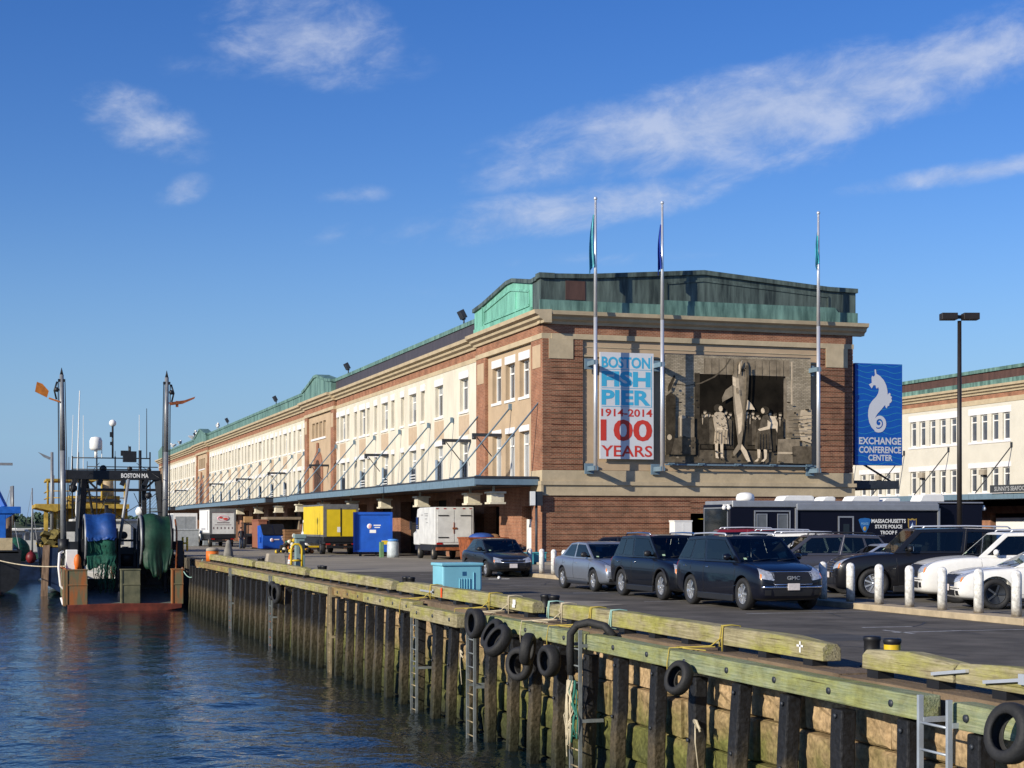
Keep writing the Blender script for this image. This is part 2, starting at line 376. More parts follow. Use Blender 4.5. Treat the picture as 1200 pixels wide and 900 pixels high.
def wall_grid(mb, u0, u1, z0, z1, holes, x, depth, out=-1, flip=None):
    """flat wall in the plane X = x between Y u0..u1 and Z z0..z1 with rectangular holes (a,b,c,d) and their reveals going to x+depth"""
    us = sorted({u0, u1, *[h[0] for h in holes], *[h[1] for h in holes]}); zs = sorted({z0, z1, *[h[2] for h in holes], *[h[3] for h in holes]})
    us = [u for u in us if u0 <= u <= u1]; zs = [z for z in zs if z0 <= z <= z1]
    def P(u, z, w=0): return (x+w, u, z) if flip is None else flip(u, z, w)
    for j in range(len(zs)-1):
        run = None
        for i in range(len(us)-1):
            cu = (us[i]+us[i+1])/2; cz = (zs[j]+zs[j+1])/2
            solid = not any(h[0] < cu < h[1] and h[2] < cz < h[3] for h in holes)
            if solid and run is None: run = us[i]
            if run is not None and (not solid or i == len(us)-2):
                e = us[i+1] if solid else us[i]
                mb.quad(P(run, zs[j]), P(e, zs[j]), P(e, zs[j+1]), P(run, zs[j+1])); run = None
    for a, b, c, d in holes:
        mb.quad(P(a, c), P(a, d), P(a, d, depth), P(a, c, depth)); mb.quad(P(b, c), P(b, d), P(b, d, depth), P(b, c, depth))
        mb.quad(P(a, c), P(b, c), P(b, c, depth), P(a, c, depth)); mb.quad(P(a, d), P(b, d), P(b, d, depth), P(a, d, depth))
# ================================================================ SETTING: water, quay surfaces, far shore
WATER_Z = -2.8
wm = bpy.data.materials.new('harbour_water'); wm.use_nodes = True
nt = wm.node_tree; b = nt.nodes['Principled BSDF']
b.inputs['Base Color'].default_value = (.004, .013, .019, 1); b.inputs['Roughness'].default_value = .04; b.inputs['IOR'].default_value = 1.33; b.inputs['Specular IOR Level'].default_value = .5
t = nt.nodes.new('ShaderNodeTexCoord')
n = nt.nodes.new('ShaderNodeTexNoise'); n.inputs['Scale'].default_value = 3.2; n.inputs['Detail'].default_value = 3; nt.links.new(t.outputs['Object'], n.inputs[0])
bp = nt.nodes.new('ShaderNodeBump'); bp.inputs['Strength'].default_value = .6; bp.inputs['Distance'].default_value = .07
nt.links.new(n.outputs['Fac'], bp.inputs['Height']); nt.links.new(bp.outputs[0], b.inputs['Normal'])
import numpy as np
def water_mesh():
    """harbour surface with real small waves, finer near the pier, flattening out to the horizon"""
    rows, cols = 1050, 480
    r = 18.0*np.exp(np.linspace(0, np.log(7000/18.0), rows)); a = np.radians(np.linspace(-58, 52, cols))
    Rr, Aa = np.meshgrid(r, a, indexing='ij')
    x = Rr*np.sin(Aa); y = Rr*np.cos(Aa)-4.0
    rg_ = np.random.default_rng(4); z = np.zeros_like(x)
    cell = np.maximum(Rr*np.radians(110/cols), Rr*np.log(390)/rows)
    for k in range(84):
        lam = 0.42*(5.0/.42)**(rg_.random()**1.25); th = rg_.normal(R(65), .7); sl = .0085 if lam > 2.2 else (.014 if lam > 1.0 else .019)
        amp = sl*lam/(2*np.pi); fade = np.clip((lam/cell-1.8)/2.0, 0, 1)
        kx = 2*np.pi/lam*np.cos(th); ky = 2*np.pi/lam*np.sin(th)
        ph = kx*x+ky*y+rg_.random()*6.283+.9*np.sin(.13*x+.21*y+rg_.random()*6)
        z += fade*amp*np.sin(ph)
    gust = .75+.35*np.sin(.06*x+1.3)*np.sin(.045*y+.4)
    z = z*gust + WATER_Z
    co = np.stack([x, y, z], -1).reshape(-1, 3)
    i = np.arange(rows-1)[:, None]*cols+np.arange(cols-1)[None]
    f = np.stack([i, i+1, i+cols+1, i+cols], -1).reshape(-1, 4)
    me = bpy.data.meshes.new('water'); me.vertices.add(len(co)); me.vertices.foreach_set('co', co.astype(np.float32).ravel())
    me.loops.add(f.size); me.loops.foreach_set('vertex_index', f.astype(np.int32).ravel()[::-1].copy()); me.polygons.add(len(f)); me.polygons.foreach_set('loop_start', np.arange(0, f.size, 4, dtype=np.int32)); me.polygons.foreach_set('loop_total', np.full(len(f), 4, dtype=np.int32))
    me.polygons.foreach_set('use_smooth', np.ones(len(f), dtype=bool)); me.update(); me.validate(); me.materials.append(wm); return me
wo_ = bpy.data.objects.new('water', water_mesh()); COL.objects.link(wo_); wo_['kind'] = 'structure'

asph = mat('asphalt', (.105, .097, .086), .92, var=.3, scale=.8, bump=.35, bscale=40, col2=(.175, .158, .136), spec=.1, cut=(.3, .75))
apr = mat('old_concrete_paving', (.26, .23, .18), .9, var=.22, scale=.25, bump=.2, bscale=20)
pier = mat('pier_fill', (.10, .085, .06), .9, bump=.3)
g = MB(); g.box(11.1, -8, -3.6, 150, 330, -.012); struct('ground', g, pier)
g = MB(); g.quad((11.5, -8, 0), (150, -8, 0), (150, 330, 0), (11.5, 330, 0)); struct('quay_pavement', g, asph)
g = MB()
pts = [(11.6, 66.5), (14.5, 68), (19, 67.2), (23, 69), (27, 68.4), (27, 330), (11.6, 330)]
g.add([(x, y, .004) for x, y in pts], [tuple(range(len(pts)))]); struct('quay_apron', g, apr)
g = MB(); pts = [(11.6, 37.2), (14.1, 37.5), (15.4, 38.6), (14.6, 39.3), (15.6, 40.0), (13.6, 41.3), (11.6, 41.6)]
g.add([(x, y, .005) for x, y in pts], [tuple(range(len(pts)))]); struct('concrete_patch', g, apr)
# cap of the sea wall: timber and concrete strip between stringers and paving
capm = mat('edge_planks', (.17, .12, .075), .9, var=.35, scale=1.5, bump=.4, stretch=(4, .5, 1))
g = MB()
y = 4.0
while y < 96:
    L_ = random.uniform(2.2, 3.6); g.box(10.86, y, -.3, 11.52, min(y+L_-.02, 96), random.uniform(.004, .03)); y += L_
struct('quay_edge', g, capm)
# kerb strip with the white bollards
g = MB()
y = 22.0
while y < 62.5:
    g.box(19.72, y, -.01, 20.32, y+2.99, .145); y += 3.0
ko = struct('kerb', g, KERBM, bevel=.02)
g = MB(); g.quad((20.32, 22, .006), (77, 22, .006), (77, 62, .006), (20.32, 62, .006)); struct('parking_lot', g, mat('lot_asphalt', (.13, .118, .102), .88, var=.3, scale=.5, bump=.25, bscale=60))
g = MB(); g.box(26.0, 76.5, -.01, 60, 80.45, .12); struct('pavement', g, CONC, bevel=.02)
# tar seams and darker repair patches in the paving
g = MB(); rs_ = random.Random(13)
for k in range(9):
    x = rs_.uniform(12, 19); y = rs_.uniform(18, 60); pts = [(x, y)]
    for i in range(9): x += rs_.uniform(-.5, .7); y += rs_.uniform(.4, 1.6); pts.append((x, y))
    for (xa, ya), (xb, yb) in zip(pts, pts[1:]):
        d = Vector((xb-xa, yb-ya, 0)).normalized(); n_ = Vector((-d.y, d.x, 0))*.025
        if xb < 19.6 and xa < 19.6: g.quad(Vector((xa, ya, .0025))-n_, Vector((xb, yb, .0025))-n_, Vector((xb, yb, .0025))+n_, Vector((xa, ya, .0025))+n_)
struct('tar_seams', g, mat('tar', (.03, .03, .03), .7))
g = MB()
for x0, y0, x1, y1 in ((12.6, 25.2, 15.2, 27.0), (15.8, 44.2, 19.4, 46.0), (13.2, 52, 16.4, 56.5)): g.quad((x0, y0, .0015), (x1, y0+.2, .0015), (x1-.1, y1, .0015), (x0+.1, y1-.1, .0015))
struct('asphalt_patch', g, mat('new_asphalt', (.065, .062, .058), .9, var=.25, scale=2))
# painted lines
linem = mat('road_paint', (.45, .45, .44), .8, var=.4, scale=6)
g = MB()
def mark(x0, y0, x1, y1, w=.1):
    d = Vector((x1-x0, y1-y0, 0)).normalized(); n = Vector((-d.y, d.x, 0))*w/2
    g.quad(Vector((x0, y0, .006))-n, Vector((x1, y1, .006))-n, Vector((x1, y1, .006))+n, Vector((x0, y0, .006))+n)
for y in (28.4, 33.6, 39.7, 45.2, 51.5, 57.6, 63.5):
    mark(16.3, y, 17.4, y-.02, .1)
mark(16.1, 26.9, 17.6, 27.0, .1); mark(16.3, 26.5, 16.3, 27.6, .08)
mark(17.6, 27.0, 19.6, 26.9, .07); mark(17.4, 33.55, 19.6, 33.5, .05)
for y in (26.5, 29.6, 32.2, 35.1, 38.2, 41, 43.9): mark(20.6, y+2.3, 25.5, y+2.3, .1)
struct('road_markings', g, linem)

# far shore beyond the harbour: low land with a wood that reads as one mass
g = MB()
n = 60; pts = []
for i in range(n+1):
    x = -420 + 700*i/n; pts.append((x, 3.0+2.2*math.sin(i*.7)+1.4*math.sin(i*1.9)))
g.loft([[(x, 960+25*math.sin(x*.02), -3.2) for x, h in pts], [(x, 985+25*math.sin(x*.02), h*.5) for x, h in pts], [(x, 1040, h) for x, h in pts], [(x, 1300, h) for x, h in pts]], cap=False, closed=False)
struct('far_shore', g, mat('far_land', (.055, .075, .045), .95))
g = MB(); rnd = random.Random(3)
for i in range(620):
    x = rnd.uniform(-400, 260); y = rnd.uniform(985, 1060); h = rnd.uniform(3.0, 6.5)*(1+.35*math.sin(x*.035)); r = rnd.uniform(2.5, 5)
    for k in range(12):
        a = rnd.uniform(0, 6.28); q = rnd.uniform(.1, .9)*r; zz = 1.0+h*rnd.uniform(.25, 1); s_ = rnd.uniform(.7, 1.7)
        g.obb((x+q*math.cos(a), y+q*math.sin(a), zz), s_, s_, s_, (rnd.uniform(0, 3), rnd.uniform(0, 3), rnd.uniform(0, 3)))
tag(g.build('far_wood', mat('far_leaves', (.045, .075, .045), .95, var=.5, scale=.12)), 'low green wood along the far shore behind the boats', 'wood', kind='stuff')

# ================================================================ MAIN BUILDING
BX0, BX1, BY0, BY1 = 27.3, 45.6, 80.5, 290.3
bld = thing('pier_building', 'long cream and brick pier building with green copper parapet and banners on its front', 'building', (BX0, BY0, 0))
def bp_(mb, name, m, **k): return mb.build(name, m, bld, world=True, **k)
# core and roof
g = MB(); g.box(BX0+.8, BY0+.5, 0, BX1-.5, BY1-.3, 13.0); bp_(g, 'core', DARK)
g = MB(); g.box(BX0+.5, BY0+.5, 13.02, BX1-.4, BY1-.4, 13.12); bp_(g, 'roof', ROOF)

PAV = [(80.5, 92.8), (135.6, 149.2), (221.6, 235.2), (278.0, 290.3)]
BAYS = [(92.8, 135.6), (149.2, 221.6), (235.2, 278.0)]
UP = (9.02, 11.02); LO = (4.5, 7.1); ZW0, ZW1 = 4.3, 11.8
WINS = []       # (centre, width, z0, z1, kind)
first = [(96.3, 1.9), (102.2, 1.9), (106.4, .95), (109.2, 1.9), (112.2, .95), (115.1, .95), (117.7, 1.9), (120.7, .95), (123.3, .95), (125.4, 1.9), (127.9, .95), (130.8, .95), (133.0, 1.9), (135.0, .8)]
def triples(a, b):
    n = int(round((b-a)/7.9)); w = (b-a)/n; o = []
    for i in range(n):
        c = a+w*(i+.5)
        o += [(c-2.75, .95), (c, 1.9), (c+2.75, .95)]
    return o
wl = [first, triples(*BAYS[1]), triples(*BAYS[2])]
for lst in wl:
    for c, w in lst:
        WINS.append((c, w, *UP)); WINS.append((c, w, *LO))
# cream walls with recessed openings
XW = BX0+.25
g = MB()
for (a, b_), lst in zip(BAYS, wl):
    holes = []
    for c, w in lst: holes += [(c-w/2, c+w/2, *UP), (c-w/2, c+w/2, *LO)]
    wall_grid(g, a, b_, ZW0, ZW1, holes, XW, .38)
bp_(g, 'wall', CREAM, label='cream rendered wall with recessed windows')
for lst in wl:
    for c, w in lst:
        if w > 1: gs = MB(); gs.box(XW-.012, c-w/2-.2, 7.55, XW+.1, c+w/2+.2, 8.75); bp_(gs, 'spandrel', SPANDREL)
def lintel(mb, x, c, w, z1):
    h = .46 if z1 > 9 else .34; e = .12 if z1 > 9 else .05
    mb.box(x-.045, c-w/2-e, z1+.02, x+.1, c+w/2+e, z1+h)
def sill(mb, x, c, w, z0):
    if z0 > 8: mb.box(x-.075, c-w/2-.12, z0-.16, x+.1, c+w/2+.12, z0-.01)
# windows: each its own part with its pane; the far wing as one mass
def window_mesh(fr, gl, bl, x, c, w, z0, z1, door=False, left=True):
    d = .3; xx = x+d; t = .09
    y0, y1 = c-w/2, c+w/2
    fr.box(xx-.06, y0, z0, xx+.06, y0+t, z1); fr.box(xx-.06, y1-t, z0, xx+.06, y1, z1)
    fr.box(xx-.06, y0+t, z0, xx+.06, y1-t, z0+t*1.4); fr.box(xx-.06, y0+t, z1-t, xx+.06, y1-t, z1)
    zt = z0+(z1-z0)*.74
    fr.box(xx-.05, y0+t, zt-.045, xx+.05, y1-t, zt+.045)
    if w > 1.3: fr.box(xx-.05, c-.045, z0+t, xx+.05, c+.045, z1-t)
    gl.quad((xx+.01, y0+t, z0+t), (xx+.01, y1-t, z0+t), (xx+.01, y1-t, z1-t), (xx+.01, y0+t, z1-t))
near = sorted(WINS, key=lambda q: q[0])[:82]
far = sorted(WINS, key=lambda q: q[0])[82:]
def add_window(x, c, w, z0, z1, parent, blind=False, lint=True, dark=False):
    f = MB(); p = MB(); window_mesh(f, p, None, x, c, w, z0, z1); sill(f, x, c, w, z0)
    fo = f.build('window', WHITE, parent, world=True)
    po = p.build('pane', BLIND if blind else GLASS, fo)
    if dark: po.data.materials[0] = DARKP
    if lint: l = MB(); lintel(l, x, c, w, z1); l.build('lintel', LINTEL, fo)
    return fo
rw = random.Random(5)
SHUT = mat('shutter_grey_blue', (.22, .28, .35), .5, var=.12); DARKP = mat('dark_pane', (.03, .035, .045), .05, var=.4, scale=.9, spec=.7)
for c, w, z0, z1 in near:
    fo = add_window(XW, c, w, z0, z1, bld, blind=rw.random() < (.5 if z1 < 8 else .3), dark=rw.random() < .3)
    if z1 < 8 and w > 1.3:
        q = MB(); q.box(XW-.02, c+w/2-.42, z0+.03, XW+.05, c+w/2-.02, z0+rw.choice((1.5, 1.75))); q.build('shutter', SHUT, fo)
        if rw.random() < .5:
            q = MB()
            for k in range(5): q.box(XW-.06, c-w/2+.05, z0+.1+k*.2, XW-.03, c+w/2-.45, z0+.16+k*.2)
            q.build('guard_rail', WHITE, fo)
    elif z1 > 8 and w > 1.3 and rw.random() < .5:
        q = MB(); h_ = rw.uniform(.35, 1.1); q.box(XW+.285, c-w/2+.1, z1-.1-h_, XW+.3, c+w/2-.1, z1-.1); q.build('blind', BLIND, fo)
f = MB(); p = MB(); l = MB()
for c, w, z0, z1 in far: window_mesh(f, p, None, XW, c, w, z0, z1); sill(f, XW, c, w, z0); lintel(l, XW, c, w, z1)
fo = bp_(f, 'window', WHITE); fo['kind'] = 'stuff'; p.build('pane', GLASS, fo); l.build('lintel', LINTEL, fo)
# pavilions on the long side
ARCHM = mat('arch_brown', (.07, .035, .02), .8, var=.4, stretch=(1, 1, 5), scale=2)
for k, (a, b_) in enumerate(PAV):
    X = BX0
    e = 1.35 if 0 < k < 3 else 1.9
    for p0 in (a, b_-e):
        m = MB(); m.box(X, p0, ZW0+.35, X+.5, p0+e, 11.8); po = bp_(m, 'brick_pilaster', BRICK2)
        m = MB(); m.box(X-.02, p0+e*.15, 10.3, X+.1, p0+e*.85, 11.5); m.build('stone_block', TAN, po)
    gt = MB(); gwin = []
    if k in (0, 3):
        holes = []; c0 = (a+b_)/2; cs = [c0-2.55, c0, c0+2.55]
        for c in cs: holes += [(c-.85, c+.85, *UP), (c-.85, c+.85, *LO)]; gwin += [(c, 1.7, *UP), (c, 1.7, *LO)]
        wall_grid(gt, a+e, b_-e, ZW0, 11.8, holes, X+.18, .4)
    else:
        c0 = (a+b_)/2+.9
        holes = [(c0-3.3+1.7*i, c0-3.3+1.7*i+1.3, 9.75, 11.15) for i in range(4)] + [(c0-1.5, c0+1.5, ZW0, 6.6)]
        wall_grid(gt, a+e, b_-e, ZW0, 11.8, holes, X+.18, .5)
        m = MB(); m.box(X+.1, c0-3.5, 9.55, X+.3, c0+3.3, 9.72); bp_(m, 'sill_band', LINTEL)
        for h in holes[:4]: gwin.append(((h[0]+h[1])/2, 1.3, h[2], h[3]))
        out = [(c0+2.25, ZW0), (c0+2.25, 6.6)] + [(c0+2.2*math.cos(math.pi*i/14), 6.6+2.0*math.sin(math.pi*i/14)) for i in range(1, 14)] + [(c0-2.25, 6.6), (c0-2.25, ZW0)]
        m = MB(); m.prism(out, 'x', X+.08, X+.179); m.prism([(c0-.45, 8.4), (c0+.45, 8.4), (c0+.3, 9.3), (c0-.3, 9.3)], 'x', X+.02, X+.12); ao = bp_(m, 'arch_surround', BRICK2)
        inn = [(c0+1.5, ZW0)] + [(c0+1.5*math.cos(math.pi*i/14), 6.2+1.58*math.sin(math.pi*i/14)) for i in range(15)] + [(c0-1.5, ZW0)]
        m = MB(); m.prism(inn, 'x', X+.06, X+.078); m.build('archway', ARCHM, ao)
    bp_(gt, 'pavilion_wall', TAN, label='tan stone pavilion wall')
    for c, w, z0, z1 in gwin:
        if k < 2: add_window(BX0+.2, c, w, z0, z1, bld, blind=(z1 < 8), lint=k == 0)
# belts along the long side: limestone band, brick frieze, cornice
def cornice_profile(x, s):   # (x, z) polygon, s = -1 points to -X
    return [(x+.3*-s, 12.55), (x+.12*s, 12.55), (x+.16*s, 12.68), (x+.36*s, 12.78), (x+.40*s, 12.92), (x+.62*s, 13.0), (x+.66*s, 13.2), (x+.3*-s, 13.24)]
gb = MB(); gl = MB(); gc = MB()
for a, b_ in BAYS:
    gl.box(XW-.03, a, 11.8, XW+.3, b_, 12.07); gb.box(XW+.02, a, 12.07, XW+.3, b_, 12.56); gc.prism(cornice_profile(XW, -1), 'y', a, b_)
for k, (a, b_) in enumerate(PAV):
    gl.box(BX0-.04, a, 11.8, BX0+.5, b_, 12.07); gb.box(BX0+.01, a+.01, 12.07, BX0+.5, b_, 12.56)
    y0 = a-.66 if k == 0 else a-.15
    y1 = b_+.15 if k < 3 else b_+.66
    gc.prism(cornice_profile(BX0-.003, -1), 'y', y0, y1)
# same belts on the front
gl.box(BX0+.5, BY0-.04, 11.8, BX1+.04, BY0+.3, 12.07); gb.box(BX0+.5, BY0+.01, 12.07, BX1-.01, BY0+.3, 12.56)
pf = [(y_, z_) for y_, z_ in [(-.0+.3, 12.55), (-.12, 12.55), (-.16, 12.68), (-.36, 12.78), (-.40, 12.92), (-.62, 13.0), (-.658, 13.197), (.3, 13.237)]]
gc.prism([(BY0+y_, z_) for y_, z_ in pf], 'x', BX0-.2, BX1+.66)
bp_(gb, 'brick_frieze', BRICK2); bp_(gl, 'limestone_band', LIME); bp_(gc, 'cornice', LIME, label='projecting tan stone cornice')
# parapets
g1 = MB(); g2 = MB(); g3 = MB()
a, b_ = BAYS[0]; g1.box(XW-.05, a, 13.24, XW+.2, b_, 14.12)
for a, b_ in BAYS[1:]: g2.box(XW-.05, a, 13.24, XW+.2, b_, 14.12)
for a, b_ in BAYS:
    y = a
    while y < b_: g3.box(XW-.13, y, 14.12, XW+.3, min(y+1.9, b_), 14.38); y += 1.93
for k in (1, 2):
    a, b_ = PAV[k]; c = (a+b_)/2+.3
    g2.prism([(a, 13.24), (b_, 13.24), (b_, 14.12), (c+4.9, 14.3), (c+.6, 15.05), (c-.6, 15.05), (c-5.2, 14.3), (a, 14.12)], 'x', BX0-.2, BX0+.2)
    top = [(b_+.1, 14.12), (c+4.9, 14.3), (c+.6, 15.05), (c-.6, 15.05), (c-5.2, 14.3), (a-.1, 14.12)]
    g3.prism(top + [(y_, z_+.24) for y_, z_ in reversed(top)], 'x', BX0-.3, BX0+.9)
bp_(g1, 'parapet', LEAD, label='dark metal parapet'); bp_(g2, 'parapet', COPPER_M, label='weathered green copper parapet'); bp_(g3, 'coping', COPPER_M)
# corner pavilion parapet, side (bright green) and front (dark patina)
g = MB(); a, b_ = PAV[0]
side = [(a+.15, 13.24), (b_, 13.24), (b_, 14.62), (b_-1.9, 14.78), (86.3, 15.38), (85.2, 15.38), (a+1.4, 14.85), (a+.15, 14.9)]
g.prism(side, 'x', BX0-.1, BX0+.25)
fr_ = [(b_-2.1, 13.75), (b_-2.1, 14.45), (86.0, 15.0), (85.5, 15.0), (a+1.8, 14.5), (a+1.8, 13.75)]
for i in range(len(fr_)): g.beam((BX0-.1, *fr_[i]), (BX0-.1, *fr_[(i+1) % len(fr_)]), .12, .12)
for yy in (b_-1.75, a+4.2): g.box(BX0-.16, yy-.05, 13.26, BX0-.05, yy+.05, 14.75)
g.box(BX0-.2, a+1.35, 13.26, BX0-.04, b_-.1, 13.6)
bp_(g, 'parapet', COPPER, label='bright green copper pediment on the long side')
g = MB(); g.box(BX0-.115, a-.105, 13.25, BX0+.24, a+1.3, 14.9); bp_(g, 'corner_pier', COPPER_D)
g = MB(); c = (BX0+BX1)/2
fp = [(BX0-.12, 13.24), (BX1+.12, 13.24), (BX1+.12, 14.92), (BX1-1.6, 14.95), (c, 15.52), (BX0+2.4, 15.0), (BX0-.12, 14.92)]
g.prism(fp, 'y', BY0-.1, BY0+.25)
fr_ = [(BX0+7.0, 14.0), (BX0+7.0, 14.95), (c, 15.2), (BX1-1.6, 14.65), (BX1-1.6, 14.0)]
for i in range(len(fr_)): g.beam((fr_[i][0], BY0-.1, fr_[i][1]), (fr_[(i+1) % 5][0], BY0-.1, fr_[(i+1) % 5][1]), .1, .1)
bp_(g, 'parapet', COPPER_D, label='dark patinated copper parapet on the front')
g = MB(); g.box(BX0-.2, BY0-.2, 13.26, BX1+.2, BY0-.1, 13.8)
g.prism([(BX0+6.8, 13.8), (BX1-1.0, 13.8), (BX1-1.2, 14.05), (BX0+6.8, 14.05)], 'y', BY0-.18, BY0-.1)
bp_(g, 'parapet_base', COPPER_M)
g = MB(); top = [(BX0-.2, 14.92), (BX0+2.4, 15.0), (c, 15.52), (BX1-1.6, 14.95), (BX1+.2, 14.92)]
g.prism(top + [(x_, z_+.24) for x_, z_ in reversed(top)], 'y', BY0-.24, BY0+.4)
tops = [(a+.4, 14.88), (a+1.4, 14.85), (85.2, 15.38), (86.3, 15.38), (b_-1.9, 14.78), (b_+.1, 14.62)]
g.prism(tops + [(y_, z_+.22) for y_, z_ in reversed(tops)], 'x', BX0-.22, BX0+.4)
g.box(BX0-.25, BY0-.26, 14.93, BX0+.6, BY0+.42, 15.2)
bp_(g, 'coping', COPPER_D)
g = MB(); g.box(BX0+1.25, BY0-.13, 13.85, BX0+2.35, BY0-.08, 14.85); bp_(g, 'parapet_patch', RUSTBR)
# far end cap parapet
g = MB(); a, b_ = PAV[3]; g.prism([(a, 13.24), (b_, 13.24), (b_, 14.8), (a+6, 15.4), (a, 14.6)], 'x', BX0-.1, BX0+.25); bp_(g, 'parapet', COPPER_M)
# ---- front elevation: rusticated brick piers, tan centre, limestone belts, brick base
BW, BXL, BXR = BY0, BX0+.5, BX1
def rust(mb, x0, x1, z0, z1, y, depth=.5):
    mb.box(x0, y+.06, z0, x1, y+depth, z1)
    z = z0
    while z < z1-.02:
        mb.box(x0, y, z, x1, y+.06, min(z+.262, z1)); z += .30
g = MB()
rust(g, BX0+.004, BX0+2.25, 4.9, 11.8, BY0-.02, .45); rust(g, BX1-2.2, BX1, 4.9, 11.8, BY0-.02, .45)
rust(g, BX0+.004, 35.75, 0.0, 3.55, BY0, .45); rust(g, 37.05, BX1, 0, 3.55, BY0, .45); rust(g, 35.75, 37.05, 2.62, 3.55, BY0, .45)
# right-hand return (faces +X) and corner base on the long side
g.box(BX1-.45, BY0+.45, 0, BX1, BY1-.3, 11.8)
bp_(g, 'front_brickwork', BRICK, label='dark red brick front with recessed courses')
g = MB()
for x0 in (BX0+.35, BX1-1.7): g.box(x0, BY0-.06, 10.75, x0+1.35, BY0+.05, 11.8)
g.box(BX0-.03, BY0-.05, 4.3, BX1+.03, BY0+.3, 4.88); g.box(BX0-.14, BY0-.2, 4.1, BX1+.14, BY0+.3, 4.3); g.box(BX0-.08, BY0-.1, 3.55, BX1+.08, BY0+.3, 4.1)
g.box(BX0-.12, BY0-.18, 3.72, BX0+.0, BY0+1.6, 4.1); g.box(BX0-.03, BY0+.3, 4.3, BX0+.3, BY0+1.9, 4.88)
bp_(g, 'limestone_belt', LIME)
g = MB(); g.box(BX0+2.25, BY0+.1, 4.88, BX1-2.2, BY0+.4, 11.8)
for z in (5.4, ): g.box(BX0+2.3, BY0+.06, 4.9, BX1-2.25, BY0+.1, 5.35)
bp_(g, 'front_panel', TAN, label='tan stone centre panel behind the banners')
g = MB(); g.box(BX0+2.25, BY0+.02, 10.9, BX1-2.2, BY0+.1, 11.0); g.box(BX0+2.25, BY0+.07, 11.4, BX1-2.2, BY0+.1, 11.44); bp_(g, 'panel_moulding', LIME)
g = MB(); g.box(35.75, BY0+.5, .1, 37.05, BY0+.56, 2.62); bp_(g, 'front_door', BLACK)
g = MB(); g.box(36.35, BY0+.3, 2.3, 36.65, BY0+.45, 2.36); bp_(g, 'door_lamp', YELLOW)
# ---- ground floor behind the long canopy: brick piers and dark bays
holes = []; xs = []
y = 82.1
spec = [(82.4, 84.1, 0, 3.0), (88.2, 91.2, 0, 3.05), (93.2, 97.4, .0, 3.6), (99.6, 104.2, 0, 3.6)]
holes += spec; y = 106.2
rg = random.Random(11)
while y < 286:
    w = rg.choice((4.2, 5.6, 3.4)); holes.append((y, y+w, 0, 3.6)); y += w+rg.choice((1.6, 2.4, 3.0))
g = MB(); wall_grid(g, BY0+.45, BY1, 0, 4.3, holes, BX0+.02, .75); g.box(BX0, BY0+.02, 0, BX0+.5, BY0+.46, 3.55)
bp_(g, 'ground_floor_wall', BRICK2)
dockm = mat('dock_door', (.16, .13, .10), .6, var=.2)
for i, h in enumerate(holes[2:]):
    if i % 3 == 1: g = MB(); g.box(BX0+.6, h[0]+.2, .02, BX0+.66, h[1]-.2, 3.0); bp_(g, 'loading_door', dockm)
g = MB(); g.box(BX0+.3, 82.75, .15, BX0+.37, 84.05, 2.3); bp_(g, 'side_door', WHITE, label='white door beside the corner')
# ---- canopy along the long side with its rods
g = MB(); gf = MB()
def canopy(mb, f, x0, x1, a, b_, fac=True):
    mb.box(x0+.1, a, 4.06, x1, b_, 4.4); mb.box(x0-.02, a-.02, 4.44, x1, b_, 4.53)
    y = a
    L_ = 3.05
    while y < b_-.05:
        f.box(x0, y+.012, 4.04, x0+.1, min(y+L_, b_)-.012, 4.44); y += L_
canopy(g, gf, 23.7, BX0+.3, 80.9, 136.6); canopy(g, gf, 24.5, BX0+.3, 136.62, 149.9); canopy(g, gf, 23.7, BX0+.3, 149.92, 222.6); canopy(g, gf, 24.5, BX0+.3, 222.62, 235.9); canopy(g, gf, 23.7, BX0+.3, 235.92, 290)
for a in (80.86,): g.box(23.7, a-.06, 4.42, BX0-.15, a+.04, 4.55)
gf.box(23.72, 80.82, 4.1, BX0-.1, 80.898, 4.40)
cano = bp_(g, 'canopy', STEEL_D); gf.build('fascia', STEEL, cano)
ry = [81.2, 86.4, 92.4, 98.6, 104.4, 112.5, 120.6, 127.8, 135.2, 142.5, 150.2]
while ry[-1] < 284: ry.append(ry[-1]+rg.choice((5.6, 6.4, 7.2)))
for y in ry:
    m = MB(); m.cyl((BX0+.1, y, 8.55), (24.0 if not 136 < y < 150 else 24.8, y, 4.5), .045, n=8); m.obb((BX0+.1, y, 8.6), .16, .16, .34); m.obb((24.0, y, 4.55), .25, .16, .12)
    bp_(m, 'canopy_rod', STEEL)
for y in (88.3, 94.8, 116.5, 138.6, 161.0, 183.4, 207, 249):
    m = MB(); m.box(25.75, y-.09, 7.02, BX0+.3, y+.09, 7.2); m.beam((26.0, y, 7.0), (26.9, y, 5.9), .05); m.cyl((25.85, y, 6.85), (25.85, y, 7.02), .12)
    bp_(m, 'hoist_arm', STEEL_D)
# cream boxes hung below the canopy
CAPM = mat('cream_box', (.66, .60, .46), .7)
for y in (81.9, 86.3, 97.5, 107.5, 118, 129, 139.5, 150.8, 163, 176, 191, 208):
    m = MB(); m.box(24.8, y-.42, 3.2, 25.5, y+.42, 3.66); m.box(24.7, y-.52, 3.661, 25.6, y+.52, 3.76); m.box(24.72, y-.5, 3.1, 25.58, y+.5, 3.199); m.box(25.0, y-.06, 3.761, 25.1, y+.06, 4.06)
    bp_(m, 'hanging_box', CAPM)
m = MB(); m.cyl((26.9, 80.3, 0), (26.9, 80.3, 3.0), .07); m.box(26.55, 80.15, 3.0, 27.2, 80.45, 3.75); bp_(m, 'downpipe', STEEL_D)
m = MB(); m.box(26.5, 80.1, 3.02, 26.78, 80.148, 3.75); bp_(m, 'meter_box', WHITE)
